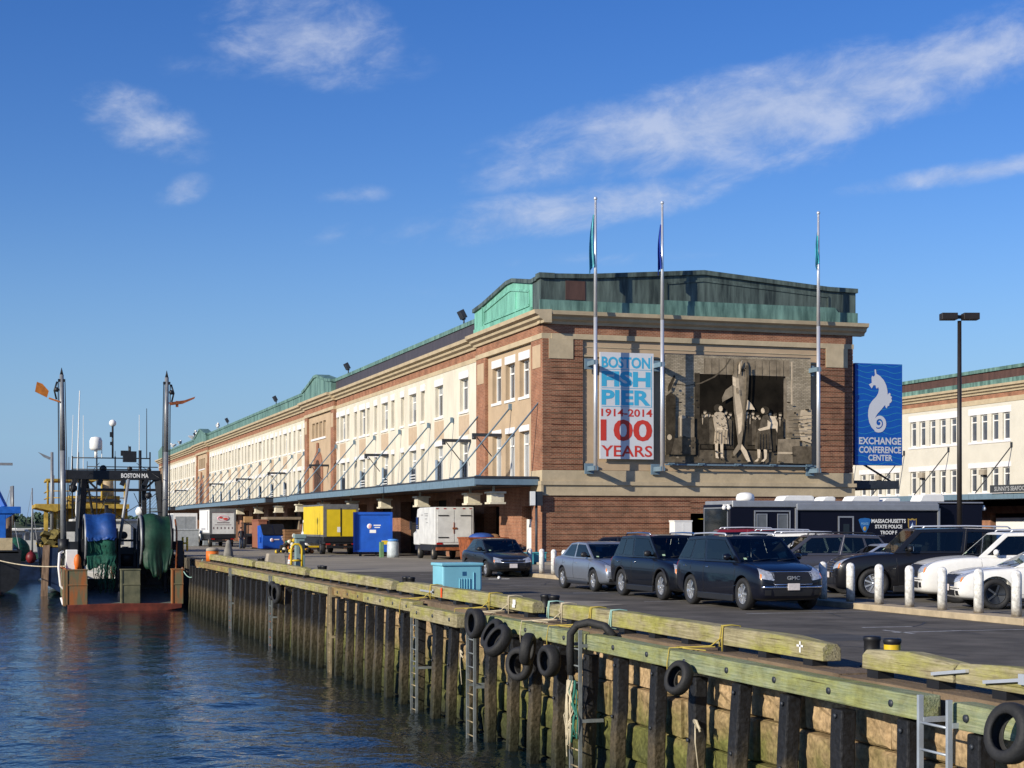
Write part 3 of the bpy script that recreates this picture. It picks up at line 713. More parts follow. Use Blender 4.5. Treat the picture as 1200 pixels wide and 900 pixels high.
# canopy stub on the far side of the front
g = MB(); g.box(BX1+.1, BY0+.6, 4.04, BX1+3.3, 150, 4.5); bp_(g, 'canopy', STEEL_D)
m = MB(); m.cyl((BX1+.1, 81.4, 6.0), (BX1+2.9, 81.4, 4.5), .06, n=8); bp_(m, 'canopy_rod', STEEL_D)

# ================================================================ EAST BUILDING
EX = 77.5
eb = thing('pier_building', 'pale pier building with brown parapet behind the lamp post at right edge', 'building', (EX, 80.5, 0))
def ep(mb, name, m, **k): return mb.build(name, m, eb, world=True, **k)
g = MB(); g.box(EX+.6, 80.5, 0, EX+18.3, 290, 13.0); ep(g, 'core', DARK)
g = MB(); g.box(EX+.3, 80.5, 13.02, EX+18.3, 290, 13.12); ep(g, 'roof', ROOF)
groups = [(119.9+1.6*i, ) for i in range(5)]
ew = [119.9, 121.5, 123.1, 124.7, 126.2, 112.3, 113.85, 115.4, 116.9, 129.0, 130.5, 132.0, 133.4, 134.9, 105.0, 106.5, 108, 98.0, 99.5, 101, 88, 89.5, 91, 140, 141.5, 143, 148, 149.5, 151, 152.5, 160, 161.5, 163]
holes = []
for c_ in ew: holes += [(c_-.48, c_+.48, 8.85, 11.05), (c_-.48, c_+.48, 4.65, 6.65)]
g = MB(); wall_grid(g, 80.5, 290, 4.2, 11.9, holes, EX, .3); ep(g, 'wall', mat('pale_stucco', (.60, .565, .48), .85, var=.06, scale=.7))
for a, b_ in ((119.2, 126.9), (111.6, 117.6), (128.3, 135.6), (104.3, 108.7), (97.3, 101.7), (87.3, 91.7)):
    for z0, z1 in ((11.07, 11.6), (6.67, 7.1)): g = MB(); g.box(EX-.03, a, z0, EX+.1, b_, z1); ep(g, 'lintel', LINTEL)
    for z0, z1 in ((8.66, 8.84), (4.47, 4.64)): g = MB(); g.box(EX-.06, a, z0, EX+.1, b_, z1); ep(g, 'sill', LINTEL)
for i, c_ in enumerate(ew[:26]):
    for z0, z1 in ((8.85, 11.05), (4.65, 6.65)):
        f = MB(); p = MB(); window_mesh(f, p, None, EX-.08, c_, .96, z0, z1); fo = ep(f, 'window', WHITE); p.build('pane', GLASS, fo)
        if z0 < 5 and i in (3, 7, 11):
            q = MB(); q.box(EX-.25, c_-.36, z1-.55, EX+.2, c_+.36, z1-.12); q.build('window_air_conditioner', CONC, fo)
g = MB(); g.box(EX-.05, 80.5, 11.9, EX+.3, 290, 12.3); ep(g, 'limestone_band', LIME)
g = MB(); g.box(EX, 80.5, 12.3, EX+.3, 290, 12.75); ep(g, 'brick_frieze', BRICK2)
g = MB(); g.prism([(x_, z_+.15) for x_, z_ in cornice_profile(EX, -1)], 'y', 80, 290); ep(g, 'cornice', LIME)
g = MB(); g.box(EX-.1, 80.5, 13.4, EX+.2, 290, 13.8); ep(g, 'parapet_base', COPPER_M)
g = MB(); g.box(EX, 80.5, 13.8, EX+.2, 290, 14.5); ep(g, 'parapet', RUSTBR)
g = MB(); y = 80.5
while y < 290: g.box(EX-.15, y, 14.5, EX+.3, min(290, y+2.4), 14.78); y += 2.43
ep(g, 'coping', COPPER_M)
g = MB(); wall_grid(g, 80.5, 290, 0, 3.5, [(115.9, 121.6, 0, 2.9), (108, 114.6, 0, 2.9), (123, 130, 0, 2.9), (98, 105, 0, 2.9), (132, 139, 0, 2.9)], EX+.1, .5); ep(g, 'ground_floor_wall', BRICK2)
g = MB(); g.box(EX-3.6, 82, 4.0, EX, 290, 4.4); cno = ep(g, 'canopy', STEEL_D)
g = MB(); y = 82
while y < 288: g.box(EX-3.7, y+.01, 3.98, EX-3.6, y+5.98, 4.42); y += 6
g.build('fascia', STEEL, cno)
for y in (103.5, 111.5, 120.5, 127.6, 136, 96):
    m = MB(); m.cyl((EX-.05, y, 8.3), (EX-3.4, y, 4.5), .05, n=8); m.obb((EX-.05, y, 8.4), .14, .16, .4); ep(m, 'canopy_rod', STEEL_D)
for y0 in (117.2, 110.2):
    m = MB(); m.box(EX+.35, y0, 1.5, EX+.45, y0+4.0, 2.55); ep(m, 'dock_door', WHITE)
# shop sign on its canopy edge
sg = MB(); sg.box(EX-3.95, 103.4, 4.46, EX-3.72, 108.7, 5.05)
so = ep(sg, 'shop_sign', mat('sign_dark', (.045, .05, .055), .6)); st = MB(); text(st, "SUNNY'S SEAFOOD", 0, 4.3, .12, .48, plane_left(EX-3.955, 108.1, 4.46), .03, .012); st.build('lettering', mat('grey_letters', (.32, .33, .34), .6), so)
# ================================================================ QUAY WALL, PILES, TIMBERS
stone = banded('quay_granite', [(0, (.02, .022, .012)), (.22, (.05, .055, .018)), (.48, (.13, .13, .035)), (.66, (.22, .165, .075)), (.85, (.36, .25, .135)), (1, (.40, .28, .16))], lo=-2.9, hi=-.25, noise=.42, nscale=1.3, bump=1.0, bscale=3.5)
wq = random.Random(21)
g = MB()
g.box(11.05, 3, -3.6, 11.2, 96, -.31)
z = -.32
rows = []
while z > -3.4:
    h = wq.uniform(.5, .72); rows.append((z-h, z)); z -= h
for i, (z0, z1) in enumerate(rows):
    y = 3.0+wq.uniform(-.8, 0)
    while y < 95:
        L_ = wq.uniform(.8, 1.75); x = 10.86+wq.uniform(-.05, .06)-.03*i
        def J(a=.035): return wq.uniform(-a, a)
        y0, y1 = y+.012, min(y+L_, 95)-.012; e = .022
        back = [(11.1, y0, z0+.01), (11.1, y1, z0+.01), (11.1, y1, z1-.01), (11.1, y0, z1-.01)]
        mid = [(x+.045, y0+J(.02), z0+.012), (x+.045, y1+J(.02), z0+.012), (x+.045, y1+J(.02), z1-.012), (x+.045, y0+J(.02), z1-.012)]
        fr = [(x+J(), y0+e+abs(J(.06)), z0+e+abs(J())), (x+J(), y1-e-abs(J(.06)), z0+e+abs(J())), (x+J(), y1-e-abs(J(.06)), z1-e-abs(J())), (x+J(), y0+e+abs(J(.06)), z1-e-abs(J()))]
        g.loft([back, mid, fr], cap=False)
        N_ = 4; a_, b2, c_, d_ = map(Vector, fr); vs = []
        for jj in range(N_+1):
            for ii in range(N_+1):
                u_, v_ = ii/N_, jj/N_; p_ = (a_*(1-u_)+b2*u_)*(1-v_)+(d_*(1-u_)+c_*u_)*v_
                if 0 < ii < N_ and 0 < jj < N_: p_ = p_+Vector((wq.uniform(-.05, .03), wq.uniform(-.06, .06), wq.uniform(-.03, .03)))
                vs.append(p_)
        g.add(vs, [(jj*(N_+1)+ii, jj*(N_+1)+ii+1, (jj+1)*(N_+1)+ii+1, (jj+1)*(N_+1)+ii) for jj in range(N_) for ii in range(N_)]); y += L_
qw = g.build('quay_wall', stone)
tag(qw, 'old granite block sea wall with green mossy lower courses behind the fender piles', 'sea wall')

# fender piles
pile_m = banded('pile_timber', [(0, (.014, .015, .009)), (.18, (.035, .034, .018)), (.42, (.085, .066, .040)), (.53, (.06, .05, .036)), (.62, (.018, .018, .020)), (1, (.012, .013, .016))], lo=-2.9, hi=-.2, noise=.22, nscale=1.6, bump=.5, bscale=9, rough=.6, stretch=(1.5, 1.5, .8))
PILE_Y = [14.2, 15.75, 17.25, 18.85, 20.35, 21.9, 23.45, 25.05, 26.75, 28.3, 29.95, 31.45, 32.9, 34.6, 36.0, 37.75, 39.2, 40.9, 42.6, 44.3, 45.7, 46.9, 48.2, 49.7, 51.2, 52.8]
while PILE_Y[-1] < 92: PILE_Y.append(PILE_Y[-1]+wq.uniform(1.25, 1.6))
NTH = ['first', 'second', 'third', 'fourth', 'fifth', 'sixth', 'seventh', 'eighth', 'ninth', 'tenth', 'eleventh', 'twelfth', 'thirteenth', 'fourteenth', 'fifteenth', 'sixteenth', 'seventeenth', 'eighteenth', 'nineteenth', 'twentieth']
HINT = {1: 'black fender pile half behind the large tyre at the right edge', 2: 'black fender pile just left of the bright silver ladder', 3: 'black fender pile second to the left of the bright silver ladder',
        5: 'black fender pile just right of the single tilted tyre', 6: 'black fender pile just left of the single tilted tyre', 9: 'black fender pile just right of the ladder hung with green netting', 10: 'black fender pile just left of the ladder hung with green netting'}
for i, y in enumerate(PILE_Y):
    w = wq.uniform(.25, .31); top = -.29-(.06 if i % 3 == 0 else 0)-wq.uniform(0, .05)
    m = MB(); lean = wq.uniform(.02, .05); n = 7; rings = []
    dy = wq.uniform(-.05, .05)
    for k in range(n+1):
        q = k/n; zz = top-(3.5+top)*q*1.0; x0 = -lean*2.9*q+wq.uniform(-.012, .012); yy = dy*q*2+wq.uniform(-.012, .012); ww = w/2*(1-.05*q*wq.random())
        rings.append([(x0-.16, yy-ww, zz), (x0+.06, yy-ww, zz), (x0+.06, yy+ww, zz), (x0-.16, yy+ww, zz)])
    m.loft(rings)
    o = m.build('fender_pile', pile_m, bevel=.025); o.location = (10.60, y, 0)
    if i in HINT: lab = HINT[i]
    elif i < 18 and i > 0: lab = f'black fender pile with worn brown foot, {NTH[i-1]} from the right end of the quay'
    else: lab = 'black fender pile in the tightly set far stretch of the quay'
    tag(o, lab, 'pile', 'fender piles along the quay wall')
    b = MB()
    for zz in (-.45, -1.35):
        b.cyl((-.185-lean*-zz, 0, zz), (-.15-lean*-zz, 0, zz), .03, n=8)
    if i < 18: b.build('bolt', STEEL_D, o)

# stringers (wales) at the top of the piles
tim_g = timber('green_timber', (.15, .19, .115), (.33, .35, .22), (.26, .27, .09))
tim_y = timber('mossy_timber', (.20, .175, .10), (.42, .37, .23), (.30, .29, .07))
tim_b = timber('brown_timber', (.17, .10, .045), (.34, .24, .12), (.26, .24, .08))
STR = [(6, 16.45, 10.36, .02, .30, tim_g, 'green grey edge beam behind the large tyre at the right edge'), (17.15, 28.85, 10.36, .02, .29, tim_g, 'long green edge beam with white bolt heads right of the netted ladder'),
       (29.5, 31.95, 10.42, .0, .28, tim_g, 'short green edge beam just left of the netted ladder'), (32.0, 35.7, 10.44, .0, .28, tim_g, 'edge beam hung with the leaning pair of tyres'),
       (37.15, 41.7, 10.2, -.04, .33, tim_y, 'thick mossy edge beam standing proud between two ladders below blue bin'), (42.35, 48.5, 10.42, .0, .27, tim_y, 'mossy edge beam just left of the proud beam'), (48.55, 53.5, 10.42, 0, .27, tim_b, 'orange stained brown edge beam in the middle of the quay'),
       (53.9, 65.7, 10.42, 0, .27, tim_y, 'long mossy edge beam below the yellow hoop rail'), (66.4, 77.6, 10.42, 0, .27, tim_y, 'mossy edge beam below the concrete block'), (78.4, 84.5, 10.42, 0, .27, tim_b, 'brown edge beam second from the trawler'), (84.55, 92, 10.42, 0, .27, tim_b, 'brown edge beam nearest the trawler stern')]
STR = [(a_*.977, b2*.977, *r_) for a_, b2, *r_ in STR]
for (a, b_, x, zt, h, mm, lab) in STR:
    m = MB(); n = max(2, int((b_-a)/1.2)); rings = []
    for k in range(n+1):
        y = (b_-a)*k/n; j = [wq.uniform(-.008, .008) for _ in range(4)]
        rings.append([(j[0], y, -h), (.31, y, -h), (.31, y, j[1]), (j[2], y, j[3])])
    m.loft(rings); o = m.build('edge_beam', mm, bevel=.02); o.location = (x, a, zt)
    tag(o, lab, 'timber beam', 'edge beams along the quay')
    bb = MB(); y = .6
    while y < b_-a-.3:
        bb.cyl((-.022, y, -h*.5), (.02, y, -h*.5), .045, n=10); y += 1.55
    if a < 50: bb.build('bolt_head', STEEL_D, o)
# bull rails on blocks
RAIL = [(7, 17.05, 'near bull rail timber with a steel strap at the right edge'), (17.1, 19.25, 'short bull rail timber left of the steel strap near yellow topped bitts'), (20.35, 32.3, 'long bull rail timber with a white cross on its end'), (33.3, 45.7, 'bull rail timber with an orange stripe in front of the blue bin'),
        (46.4, 59.4, 'mossy bull rail timber left of the blue bin'), (60.3, 72.7, 'mossy bull rail timber in front of the concrete block'), (73.5, 81, 'bull rail timber left of the concrete block'), (81.1, 90, 'far bull rail timber beside the grey post')]
for (a, b_, lab) in RAIL:
    m = MB(); L_ = b_-a; n = max(2, int(L_/1.0)); rings = []
    for k in range(n+1):
        y = L_*k/n; j = [wq.uniform(-.012, .012) for _ in range(6)]; c = .06 if k in (0, n) else .025
        zt = .41 - (.05 if k in (0, n) else 0)
        rings.append([(j[0], y, .12), (.3, y, .12), (.3+j[1], y, zt-c), (.3-c, y, zt+j[2]), (c, y, zt+j[3]), (j[4], y, zt-c)])
    m.loft(rings); o = m.build('bull_rail', tim_y, bevel=.015); o.location = (11.05, a, 0); tag(o, lab, 'timber beam', 'bull rail timbers along the quay')
    y = .35
    while y < L_: bb = MB(); bb.box(.03, y, .0, .27, y+.28, .118); bb.build('support_block', BLACK, o); y += 1.45
    if a == 20.35:
        p = MB(); p.box(-.018, .62, .2, -.013, .66, .36); p.box(-.018, .55, .28, -.0135, .74, .31); p.build('painted_cross', WHITE, o)
    if a == 33.3:
        p = MB(); p.box(-.02, 7.35, .14, -.013, 7.48, .39); p.build('orange_stripe', mat('orange_stripe', (.75, .08, .01), .6, var=.1), o)
        p = MB(); p.box(-.02, 1.15, .18, -.013, 1.35, .25); p.box(-.02, 1.1, .25, -.0133, 1.3, .36); p.build('white_smear', WHITE, o)
        p = MB(); p.box(-.03, 8.2, .22, -.01, 9.6, .27); p.box(-.03, 8.2, .2, -.008, 8.3, .32); p.build('strap', ALU, o)
    if a == 7:
        p = MB(); p.beam((-.03, 8.6, .3), (-.03, 9.4, .2), .05, .04); p.beam((-.03, 10.5, .2), (-.03, 9.75, .3), .05, .04); p.box(-.06, 8.55, .24, -.01, 8.7, .36); p.build('steel_strap', ALU, o)

# ladders
def ladder(y0, y1, x, ztop, zbot, m, lab, rust_=None):
    y0 *= .968; y1 *= .968
    t = thing('quay_ladder', lab, 'ladder', (x, (y0+y1)/2, zbot), 0, 'ladders down the quay wall')
    h = ztop-zbot; w = (y1-y0)/2
    for s in (-1, 1):
        g = MB(); g.box(-.03, s*w-.025, 0, .03, s*w+.025, h); g.build('stile', m, t)
    z = .25
    while z < h-.1:
        g = MB(); g.cyl((0, -w, z), (0, w, z), .016, n=8); g.build('rung', m if rust_ is None or z > h*.55 else rust_, t); z += .31
    g = MB()
    for z in (h-.32, h*.5):
        g.box(.03, -w-.03, z, .45, -w+.03, z+.06); g.box(.03, w-.03, z, .45, w+.03, z+.06)
    g.build('bracket', m, t); return t
galv = mat('galvanised', (.42, .46, .50), .45, metal=.4, var=.15); galv_d = mat('weathered_galvanised', (.20, .22, .22), .6, metal=.3, var=.3); slime = mat('weedy_rung', (.30, .24, .14), .85, var=.4)
ladder(16.48, 17.1, 10.26, .06, -3.3, galv, 'bright silver ladder between two edge beams near the right edge')
ladder(28.9, 29.42, 10.22, .1, -3.3, galv_d, 'ladder hung with green netting and old rope below a rubber hose', slime)
ladder(36.15, 36.75, 10.26, .0, -3.3, galv_d, 'grey blue ladder just left of the hanging upright tyres', slime)
ladder(41.75, 42.3, 10.3, -.05, -3.3, galv_d, 'narrow ladder at the left end of the proud mossy beam', slime)
ladder(53.55, 53.9, 10.34, 0, -3.3, slime, 'thin weedy ladder strip below the orange stained beam', slime)
ladder(65.75, 66.35, 10.34, 0, -3.3, galv_d, 'thin rusty ladder strip below the yellow hoop rail', RUST)
ladder(77.7, 78.3, 10.34, 0, -3.3, galv_d, 'thin rusty ladder strip nearest the trawler', RUST)

# tyres hung as fenders
def tyre(c, R_, axis, lab, w=.2, rope=None):
    R_ *= .92; w *= .92
    q = Vector(axis).normalized().to_track_quat('Z', 'Y').to_matrix()
    m = MB(); ri = R_*.58; prof = [(ri, -w*.36), (ri+.02, -w*.5), (R_*.85, -w*.52), (R_*.97, -w*.36), (R_, -w*.12), (R_, w*.12), (R_*.97, w*.36), (R_*.85, w*.52), (ri+.02, w*.5), (ri, w*.36), (ri+.05, w*.3), (R_*.86, w*.36), (R_*.9, 0), (R_*.86, -w*.36), (ri+.05, -w*.3)]
    m.lathe(prof, n=28, q=q, closed=True); o = m.build('tyre_fender', RUBBER); o.location = c
    tag(o, lab, 'tyre', 'old tyres hung as fenders'); return o
tyre((10.02, 14.45, -.12), .35, (-1, -.12, .22), 'large black tyre on a yellow rope at the right edge', .23)
tyre((10.1, 23.2, -.34), .30, (-1, -.25, .35), 'single tilted black tyre hanging mid way along the long green beam', .2)
tyre((10.1, 34.75, -.14), .34, (-1, .0, .0), 'upright black tyre, left one of the pair beside the grey blue ladder', .16)
tyre((10.02, 34.1, -.13), .36, (-1, -.1, .05), 'upright black tyre, right one of the pair beside the grey blue ladder', .26)
tyre((10.12, 33.2, -.30), .38, (-1, -.1, .55), 'leaning black tyre, left one of the leaning pair', .2)
tyre((10.05, 32.55, -.40), .40, (-1, -.2, .65), 'leaning black tyre, right one of the leaning pair', .26)
tyre((10.15, 31.4, -.80), .38, (-1, -.5, .1), 'black tyre hung lowest, around the foot of a pile', .2)
tyre((10.12, 30.75, -.45), .36, (-.75, .45, .1), 'black tyre seen edge on between two piles above the lowest tyre', .22)
tyre((10.12, 29.45, -.58), .34, (-1, -.15, .0), 'black tyre with frayed rope left of the netted ladder', .26)
tyre((10.15, 62.3, -.52), .40, (-1, -.1, 0), 'far tyre hung on the wall left of the yellow hoop, rear one', .2)
tyre((10.1, 61.0, -.58), .42, (-1, -.2, 0), 'far tyre hung on the wall left of the yellow hoop, front one', .22)
# rubber hose loop over the netted ladder
m = MB(); m.tube([(10.18, 28.35, -.75), (10.15, 28.33, -.3), (10.15, 28.3, .02), (10.24, 28.2, .18), (10.4, 28.0, .24), (10.6, 27.7, .18), (10.7, 27.5, .0)], .075, 10)
tag(m.build('rubber_hose', RUBBER), 'thick black rubber hose looped over the top of the netted ladder', 'hose')
m = MB(); rr = random.Random(4)
for i in range(16):
    y = 27.95+rr.uniform(-.05, .5); z = -.8-rr.uniform(0, .3); pts = [(10.14, y, z)]
    for k in range(5): pts.append((10.12+rr.uniform(-.04, .04), y+rr.uniform(-.08, .08), z-.22*(k+1)*rr.uniform(.7, 1.1)))
    m.m = 0 if i % 4 else 1; m.tube(pts, rr.uniform(.012, .03), 5)
tag(m.build('frayed_netting', [ROPE_W, mat('green_net', (.03, .15, .11), .85)]), 'frayed pale rope and green net tangled on the ladder', 'netting')
# ropes on the rails
def rope(pts, r, m, lab):
    g = MB(); g.tube(pts, r, 6); o = g.build('rope', m); return tag(o, lab, 'rope', 'ropes tied along the quay edge')
def wrap(y, dy=.0, x=11.05, r=.02):
    return [(x-.02, y-dy, .02), (x-.025, y-dy, .2), (x-.01, y, .42), (x+.15, y+.02, .435), (x+.31, y+.03, .42), (x+.33, y+.03, .2), (x+.32, y+.05, .08), (x+.1, y+.1, .07), (x-.03, y+.09, .1), (x-.03, y+.06, .25), (x-.01, y+.05, .425), (x+.2, y+.07, .435)]
for y, mm, lab in ((23.6, ROPE_Y, 'yellow rope running down to the single tilted tyre'), (28.5, ROPE_T, 'pale blue rope loop in the middle of the long rail'), (29.6, ROPE_Y, 'yellow rope loop on the long rail, beside the pale blue loop'),
                   (31.3, ROPE_W, 'yellow and tan rope crossing the rail toward the rubber hose'), (32.1, ROPE_T, 'teal rope round the left end of the long rail'), (34.9, ROPE_W, 'tan rope round the rail end with the white smear'), (36.4, ROPE_Y, 'yellow rope bundle right of the orange stripe'), (41.8, ROPE_Y, 'yellow rope bundle left of the orange stripe'), (15.0, ROPE_Y, 'yellow rope holding the large tyre at the right edge')):
    p = wrap(y); rope(p, .013, mm, lab)
    if mm is not ROPE_T:
        g = MB(); y2 = y+(.55 if y > 20 else .1); g.tube([(11.03, y, .25), (10.9, y+.15, .1), (10.7, y2-.05, .06), (10.35, y2, .05), (10.32, y2+.02, -.2), (10.34, y2+.04, -.4)], .012, 6)
        g.tube([(11.0, y+.2, .08), (10.8, y2, .05), (10.6, y2+.3, .045), (10.55, y2+.1, .045), (10.7, y-.1, .05)], .010, 6)
        o = g.build('rope', mm); tag(o, 'loose tail of the ' + lab, 'rope', 'ropes tied along the quay edge')
for y, z in ((23.2, -1.05), (36.6, -.95)):
    g = MB()
    for k in range(7): g.tube([(10.4, y+.12*rr.random(), z+rr.uniform(-.03, .04)), (10.36, y-.1, z+rr.uniform(-.05, .05)), (10.38, y-.25*rr.random(), z-.12*rr.random())], .02, 5)
    g.tube([(10.38, y, z), (10.36, y-.05, z-.3), (10.37, y-.16, z-.75)], .012, 5)
    tag(g.build('rope', ROPE_W), 'knotted pale rope end on the pile ' + ('right of the tilted tyre' if y < 30 else 'beside the grey blue ladder'), 'rope', 'ropes tied along the quay edge')

# mooring bitts (black double posts)
def bitts(y, labs, yel=None, x=11.95):
    for i, dy in enumerate((0, .5)):
        pm = MB(); pm.lathe([(.001, 0), (.17, 0), (.17, .04), (.115, .05), (.115, .37), (.125, .385), (.13, .43), (.115, .445), (.001, .445)], n=20)
        o = pm.build('mooring_bitt', BLACK); o.location = (x+(.03 if i else 0), y-dy, 0); tag(o, labs[i], 'bitt', 'black mooring bitts along the quay')
        if yel == i or yel == 2:
            q = MB(); q.cyl((0, 0, .27), (0, 0, .36), .1165, n=20, cap=False) if yel == i else q.cyl((0, 0, .08), (0, 0, .14), .117, n=20, cap=False)
            q.build('yellow_band', YELLOW, o)
        if yel == 1 and i == 0:
            q = MB(); q.cyl((0, 0, .06), (0, 0, .11), .117, n=20, cap=False); q.build('yellow_band', ORANGE, o)
bitts(20.55, ('tall black bitt with an orange ring at its foot', 'black bitt with peeling yellow paint near the top'), 1)
bitts(35.0, ('black bitt behind the long rail, left of its pair', 'black bitt behind the long rail, right of its pair'))
bitts(48.2, ('black bitt with yellow marks left of the blue bin, left post', 'black bitt with yellow marks left of the blue bin, right post'), 2)
bitts(61.9, ('squat black bitt right of the yellow hoop, rear post', 'squat black bitt right of the yellow hoop, front post'))
bitts(77.0, ('squat black bitt left of the concrete block, rear post', 'squat black bitt left of the concrete block, front post'))
# orange capped bollard, grey post
m = MB(); m.lathe([(.001, 0), (.34, 0), (.34, .55), (.001, .55)], n=18); o = m.build('mooring_bollard', ORANGE); o.location = (11.25, 89.2, .02); tag(o, 'squat orange mooring bollard with a pale top near the trawler', 'bollard')
q = MB(); q.lathe([(.001, .55), (.35, .55), (.33, .68), (.2, .74), (.001, .75)], n=18); q.build('cap', CONC, o)
greyw = mat('grey_cloth', (.20, .185, .16), .9, var=.3)
m = MB(); m.lathe([(.001, 0), (.30, 0), (.27, .35), (.22, .7), (.15, .95), (.13, 1.12), (.07, 1.2), (.001, 1.22)], n=14); o = m.build('wrapped_post', greyw); o.location = (11.5, 84.6, 0); tag(o, 'grey tapered wrapped post standing behind the far bull rail', 'post')
# pedestal, hoop, block, cone
ped = thing('power_pedestal', 'grey green shore power pedestal standing behind the bull rail', 'pedestal', (12.7, 70.6, 0))
pm_ = mat('pedestal_paint', (.20, .28, .27), .55, var=.12)
g = MB(); g.box(-.2, -.2, 0, .2, .2, 1.42); g.build('post', pm_, ped, bevel=.02)
g = MB(); g.box(-.26, -.24, 1.42, .26, .24, 1.6); g.build('cap', pm_, ped, bevel=.02)
g = MB(); g.box(-.05, -.26, .75, .17, -.2, 1.3); g.build('socket_box', STEEL_D, ped, bevel=.01)
hp = thing('safety_hoop', 'yellow tubular safety hoop at a ladder head', 'hoop rail', (11.75, 66.0, 0))
g = MB(); g.tube([(-.22, 0, 0), (-.22, 0, 1.0), (-.18, 0, 1.14), (-.08, 0, 1.22), (.08, 0, 1.22), (.18, 0, 1.14), (.22, 0, 1.0), (.22, 0, 0)], .05, 10); g.build('hoop', YELLOW, hp)
g = MB(); g.cyl((-.22, 0, .55), (.22, 0, .55), .045, n=10); g.build('crossbar', YELLOW, hp)
for s in (-1, 1):
    g = MB(); g.cyl((s*.22, 0, 0), (s*.22, 0, .03), .1, n=12); g.build('foot', YELLOW, hp)
g = MB(); g.prism([(-.45, 0), (.45, 0), (.42, .68), (-.33, .72)], 'y', -.35, .35); o = g.build('concrete_block', CONC, bevel=.03); o.location = (12.0, 73.0, 0); tag(o, 'pale concrete block standing behind the bull rail', 'block')
cn = thing('traffic_cone', 'orange and white traffic cone behind the yellow hoop', 'cone', (12.2, 70.2, 0))
g = MB(); g.lathe([(.14, .03), (.12, .2), (.09, .42), (.035, .72), (.001, .73)], n=14); g.build('cone', ORANGE, cn)
g = MB(); g.lathe([(.109, .3), (.077, .5)], n=14); g.build('white_band', WHITE, cn)
g = MB(); g.box(-.19, -.19, 0, .19, .19, .03); g.build('base', BLACK, cn)

# white bollards on the kerb
bol_m = banded('bollard_white', [(0, (.30, .25, .19)), (.10, (.55, .52, .47)), (.2, (.68, .67, .64)), (1, (.76, .75, .72))], lo=0, hi=.95, noise=.14, nscale=5, rough=.5, bump=0)
BL = [(26.0, None), (27.3, None), (28.65, 'white bollard at the right edge in front of the white sedan door'), (30.0, 'white bollard in front of the white sedan front wheel'), (31.4, 'white bollard hiding the white sedan headlight'), (32.75, 'white bollard in front of the white off roader bumper'),
      (34.1, 'white bollard just right of the black off roader front wheel'), (35.45, 'white bollard just left of the black off roader front wheel'), (36.85, 'white bollard half shaded by the dark blue off roader'), (52.5, None), (55.1, None), (56.5, 'white bollard peeping over the silver sedan boot'), (57.7, 'sunlit white bollard just left of the silver sedan'), (59.1, 'half shaded white bollard between the two far ones'), (60.6, 'shaded white bollard beside the dark grey sedan')]
for y, lab in BL:
    if lab is None: continue
    m = MB(); m.lathe([(.001, 0), (.105, 0), (.105, .84), (.098, .88), (.078, .92), (.045, .945), (.001, .955)], n=22)
    o = m.build('bollard', bol_m); o.location = (20.02, y, .145); tag(o, lab, 'bollard', 'white bollards along the kerb')
# ================================================================ BANNERS, FLAGPOLES, SIGN, LAMP
sign_w = mat('sign_white', (.62, .63, .66), .5, var=.03)
cb = thing('centenary_banner', 'white banner with blue and red lettering on the brick front', 'banner', (30.45, 80.38, 5.5))
Wb, Hb = 3.05, 5.65
g = MB(); g.box(0, -.1, 0, Wb, 0, Hb); g.build('panel', sign_w, cb)
P_ = plane_front(0, -.1, 0)
for i, (s, z0, z1) in enumerate((('BOSTON', 4.82, 5.42), ('FISH', 3.83, 4.66), ('PIER', 2.86, 3.66))):
    g = MB(); text(g, s, .08, Wb-.18 if i else Wb-.2, z0, z1, P_, (.03, .045, .035)[i], .008); g.build('lettering', TEAL_S, cb)
for (s, z0, z1, b_) in (('1914-2014', 2.25, 2.66, .02), ('100', .95, 2.1, .025), ('YEARS', .12, .72, .015)):
    g = MB(); text(g, s, .06 if s != '100' else .02, Wb-.08, z0, z1, P_, b_, .008); g.build('lettering', RED_S, cb)
g = MB()
for z in (4.74, 3.75, 2.77): g.box(.1, -.107, z, Wb-.1, -.1005, z+.025)
g.box(Wb-.14, -.107, 2.77, Wb-.11, -.1005, 5.5); g.build('rules', TEAL_S, cb)

# sepia photograph of a hauled-up shark on a wide panel
def sep(v, n, **k): return mat(n, (v, v*.80, v*.55), .75, spec=.06, **k)
mp_ = [brick_mat('sepia_brick', (.46, .38, .27), (.30, .25, .17), (.16, .13, .09)), sep(.016, 'sepia_black', var=.5, scale=.8), sep(.62, 'sepia_light', var=.15, scale=3), sep(.13, 'sepia_dark', var=.4, scale=3), sep(.28, 'sepia_mid', var=.35, scale=2), sep(.06, 'sepia_suit', var=.4), sep(.85, 'sepia_white', var=.15, scale=6)]
mu = thing('photo_mural', 'wide sepia photo mural of a hung shark with onlookers', 'mural', (34.15, 80.38, 5.35))
Wm, Hm = 8.7, 5.8
g = MB(); g.box(0, -.12, -.05, Wm, 0, Hm+.05); g.build('panel', STEEL_D, mu)
g = MB(); L = 0
def sx(x): return (x-45)/(1062-45)*Wm
def sz(y): return (790-y)/(790-35)*Hm
lay = [0]
def poly(pts, mi):
    lay[0] += 1; w = .1225+.0011*lay[0]
    g.m = mi; n = len(pts); g.add([(sx(x), -w, sz(y)) for x, y in pts], [tuple(range(n))])
def rect(a, b_, c, d, mi): poly([(a, b_), (c, b_), (c, d), (a, d)], mi)
def oval(x, y, rx, ry, mi, n=14): poly([(x+rx*math.cos(6.2832*i/n), y+ry*math.sin(6.2832*i/n)) for i in range(n)], mi)
rect(45, 35, 1062, 790, 0); poly([(250, 690), (1062, 690), (1062, 790), (45, 790), (45, 740)], 3)
rect(310, 48, 910, 168, 4); rect(278, 165, 880, 700, 1); rect(868, 180, 890, 600, 4); rect(245, 160, 282, 740, 5)
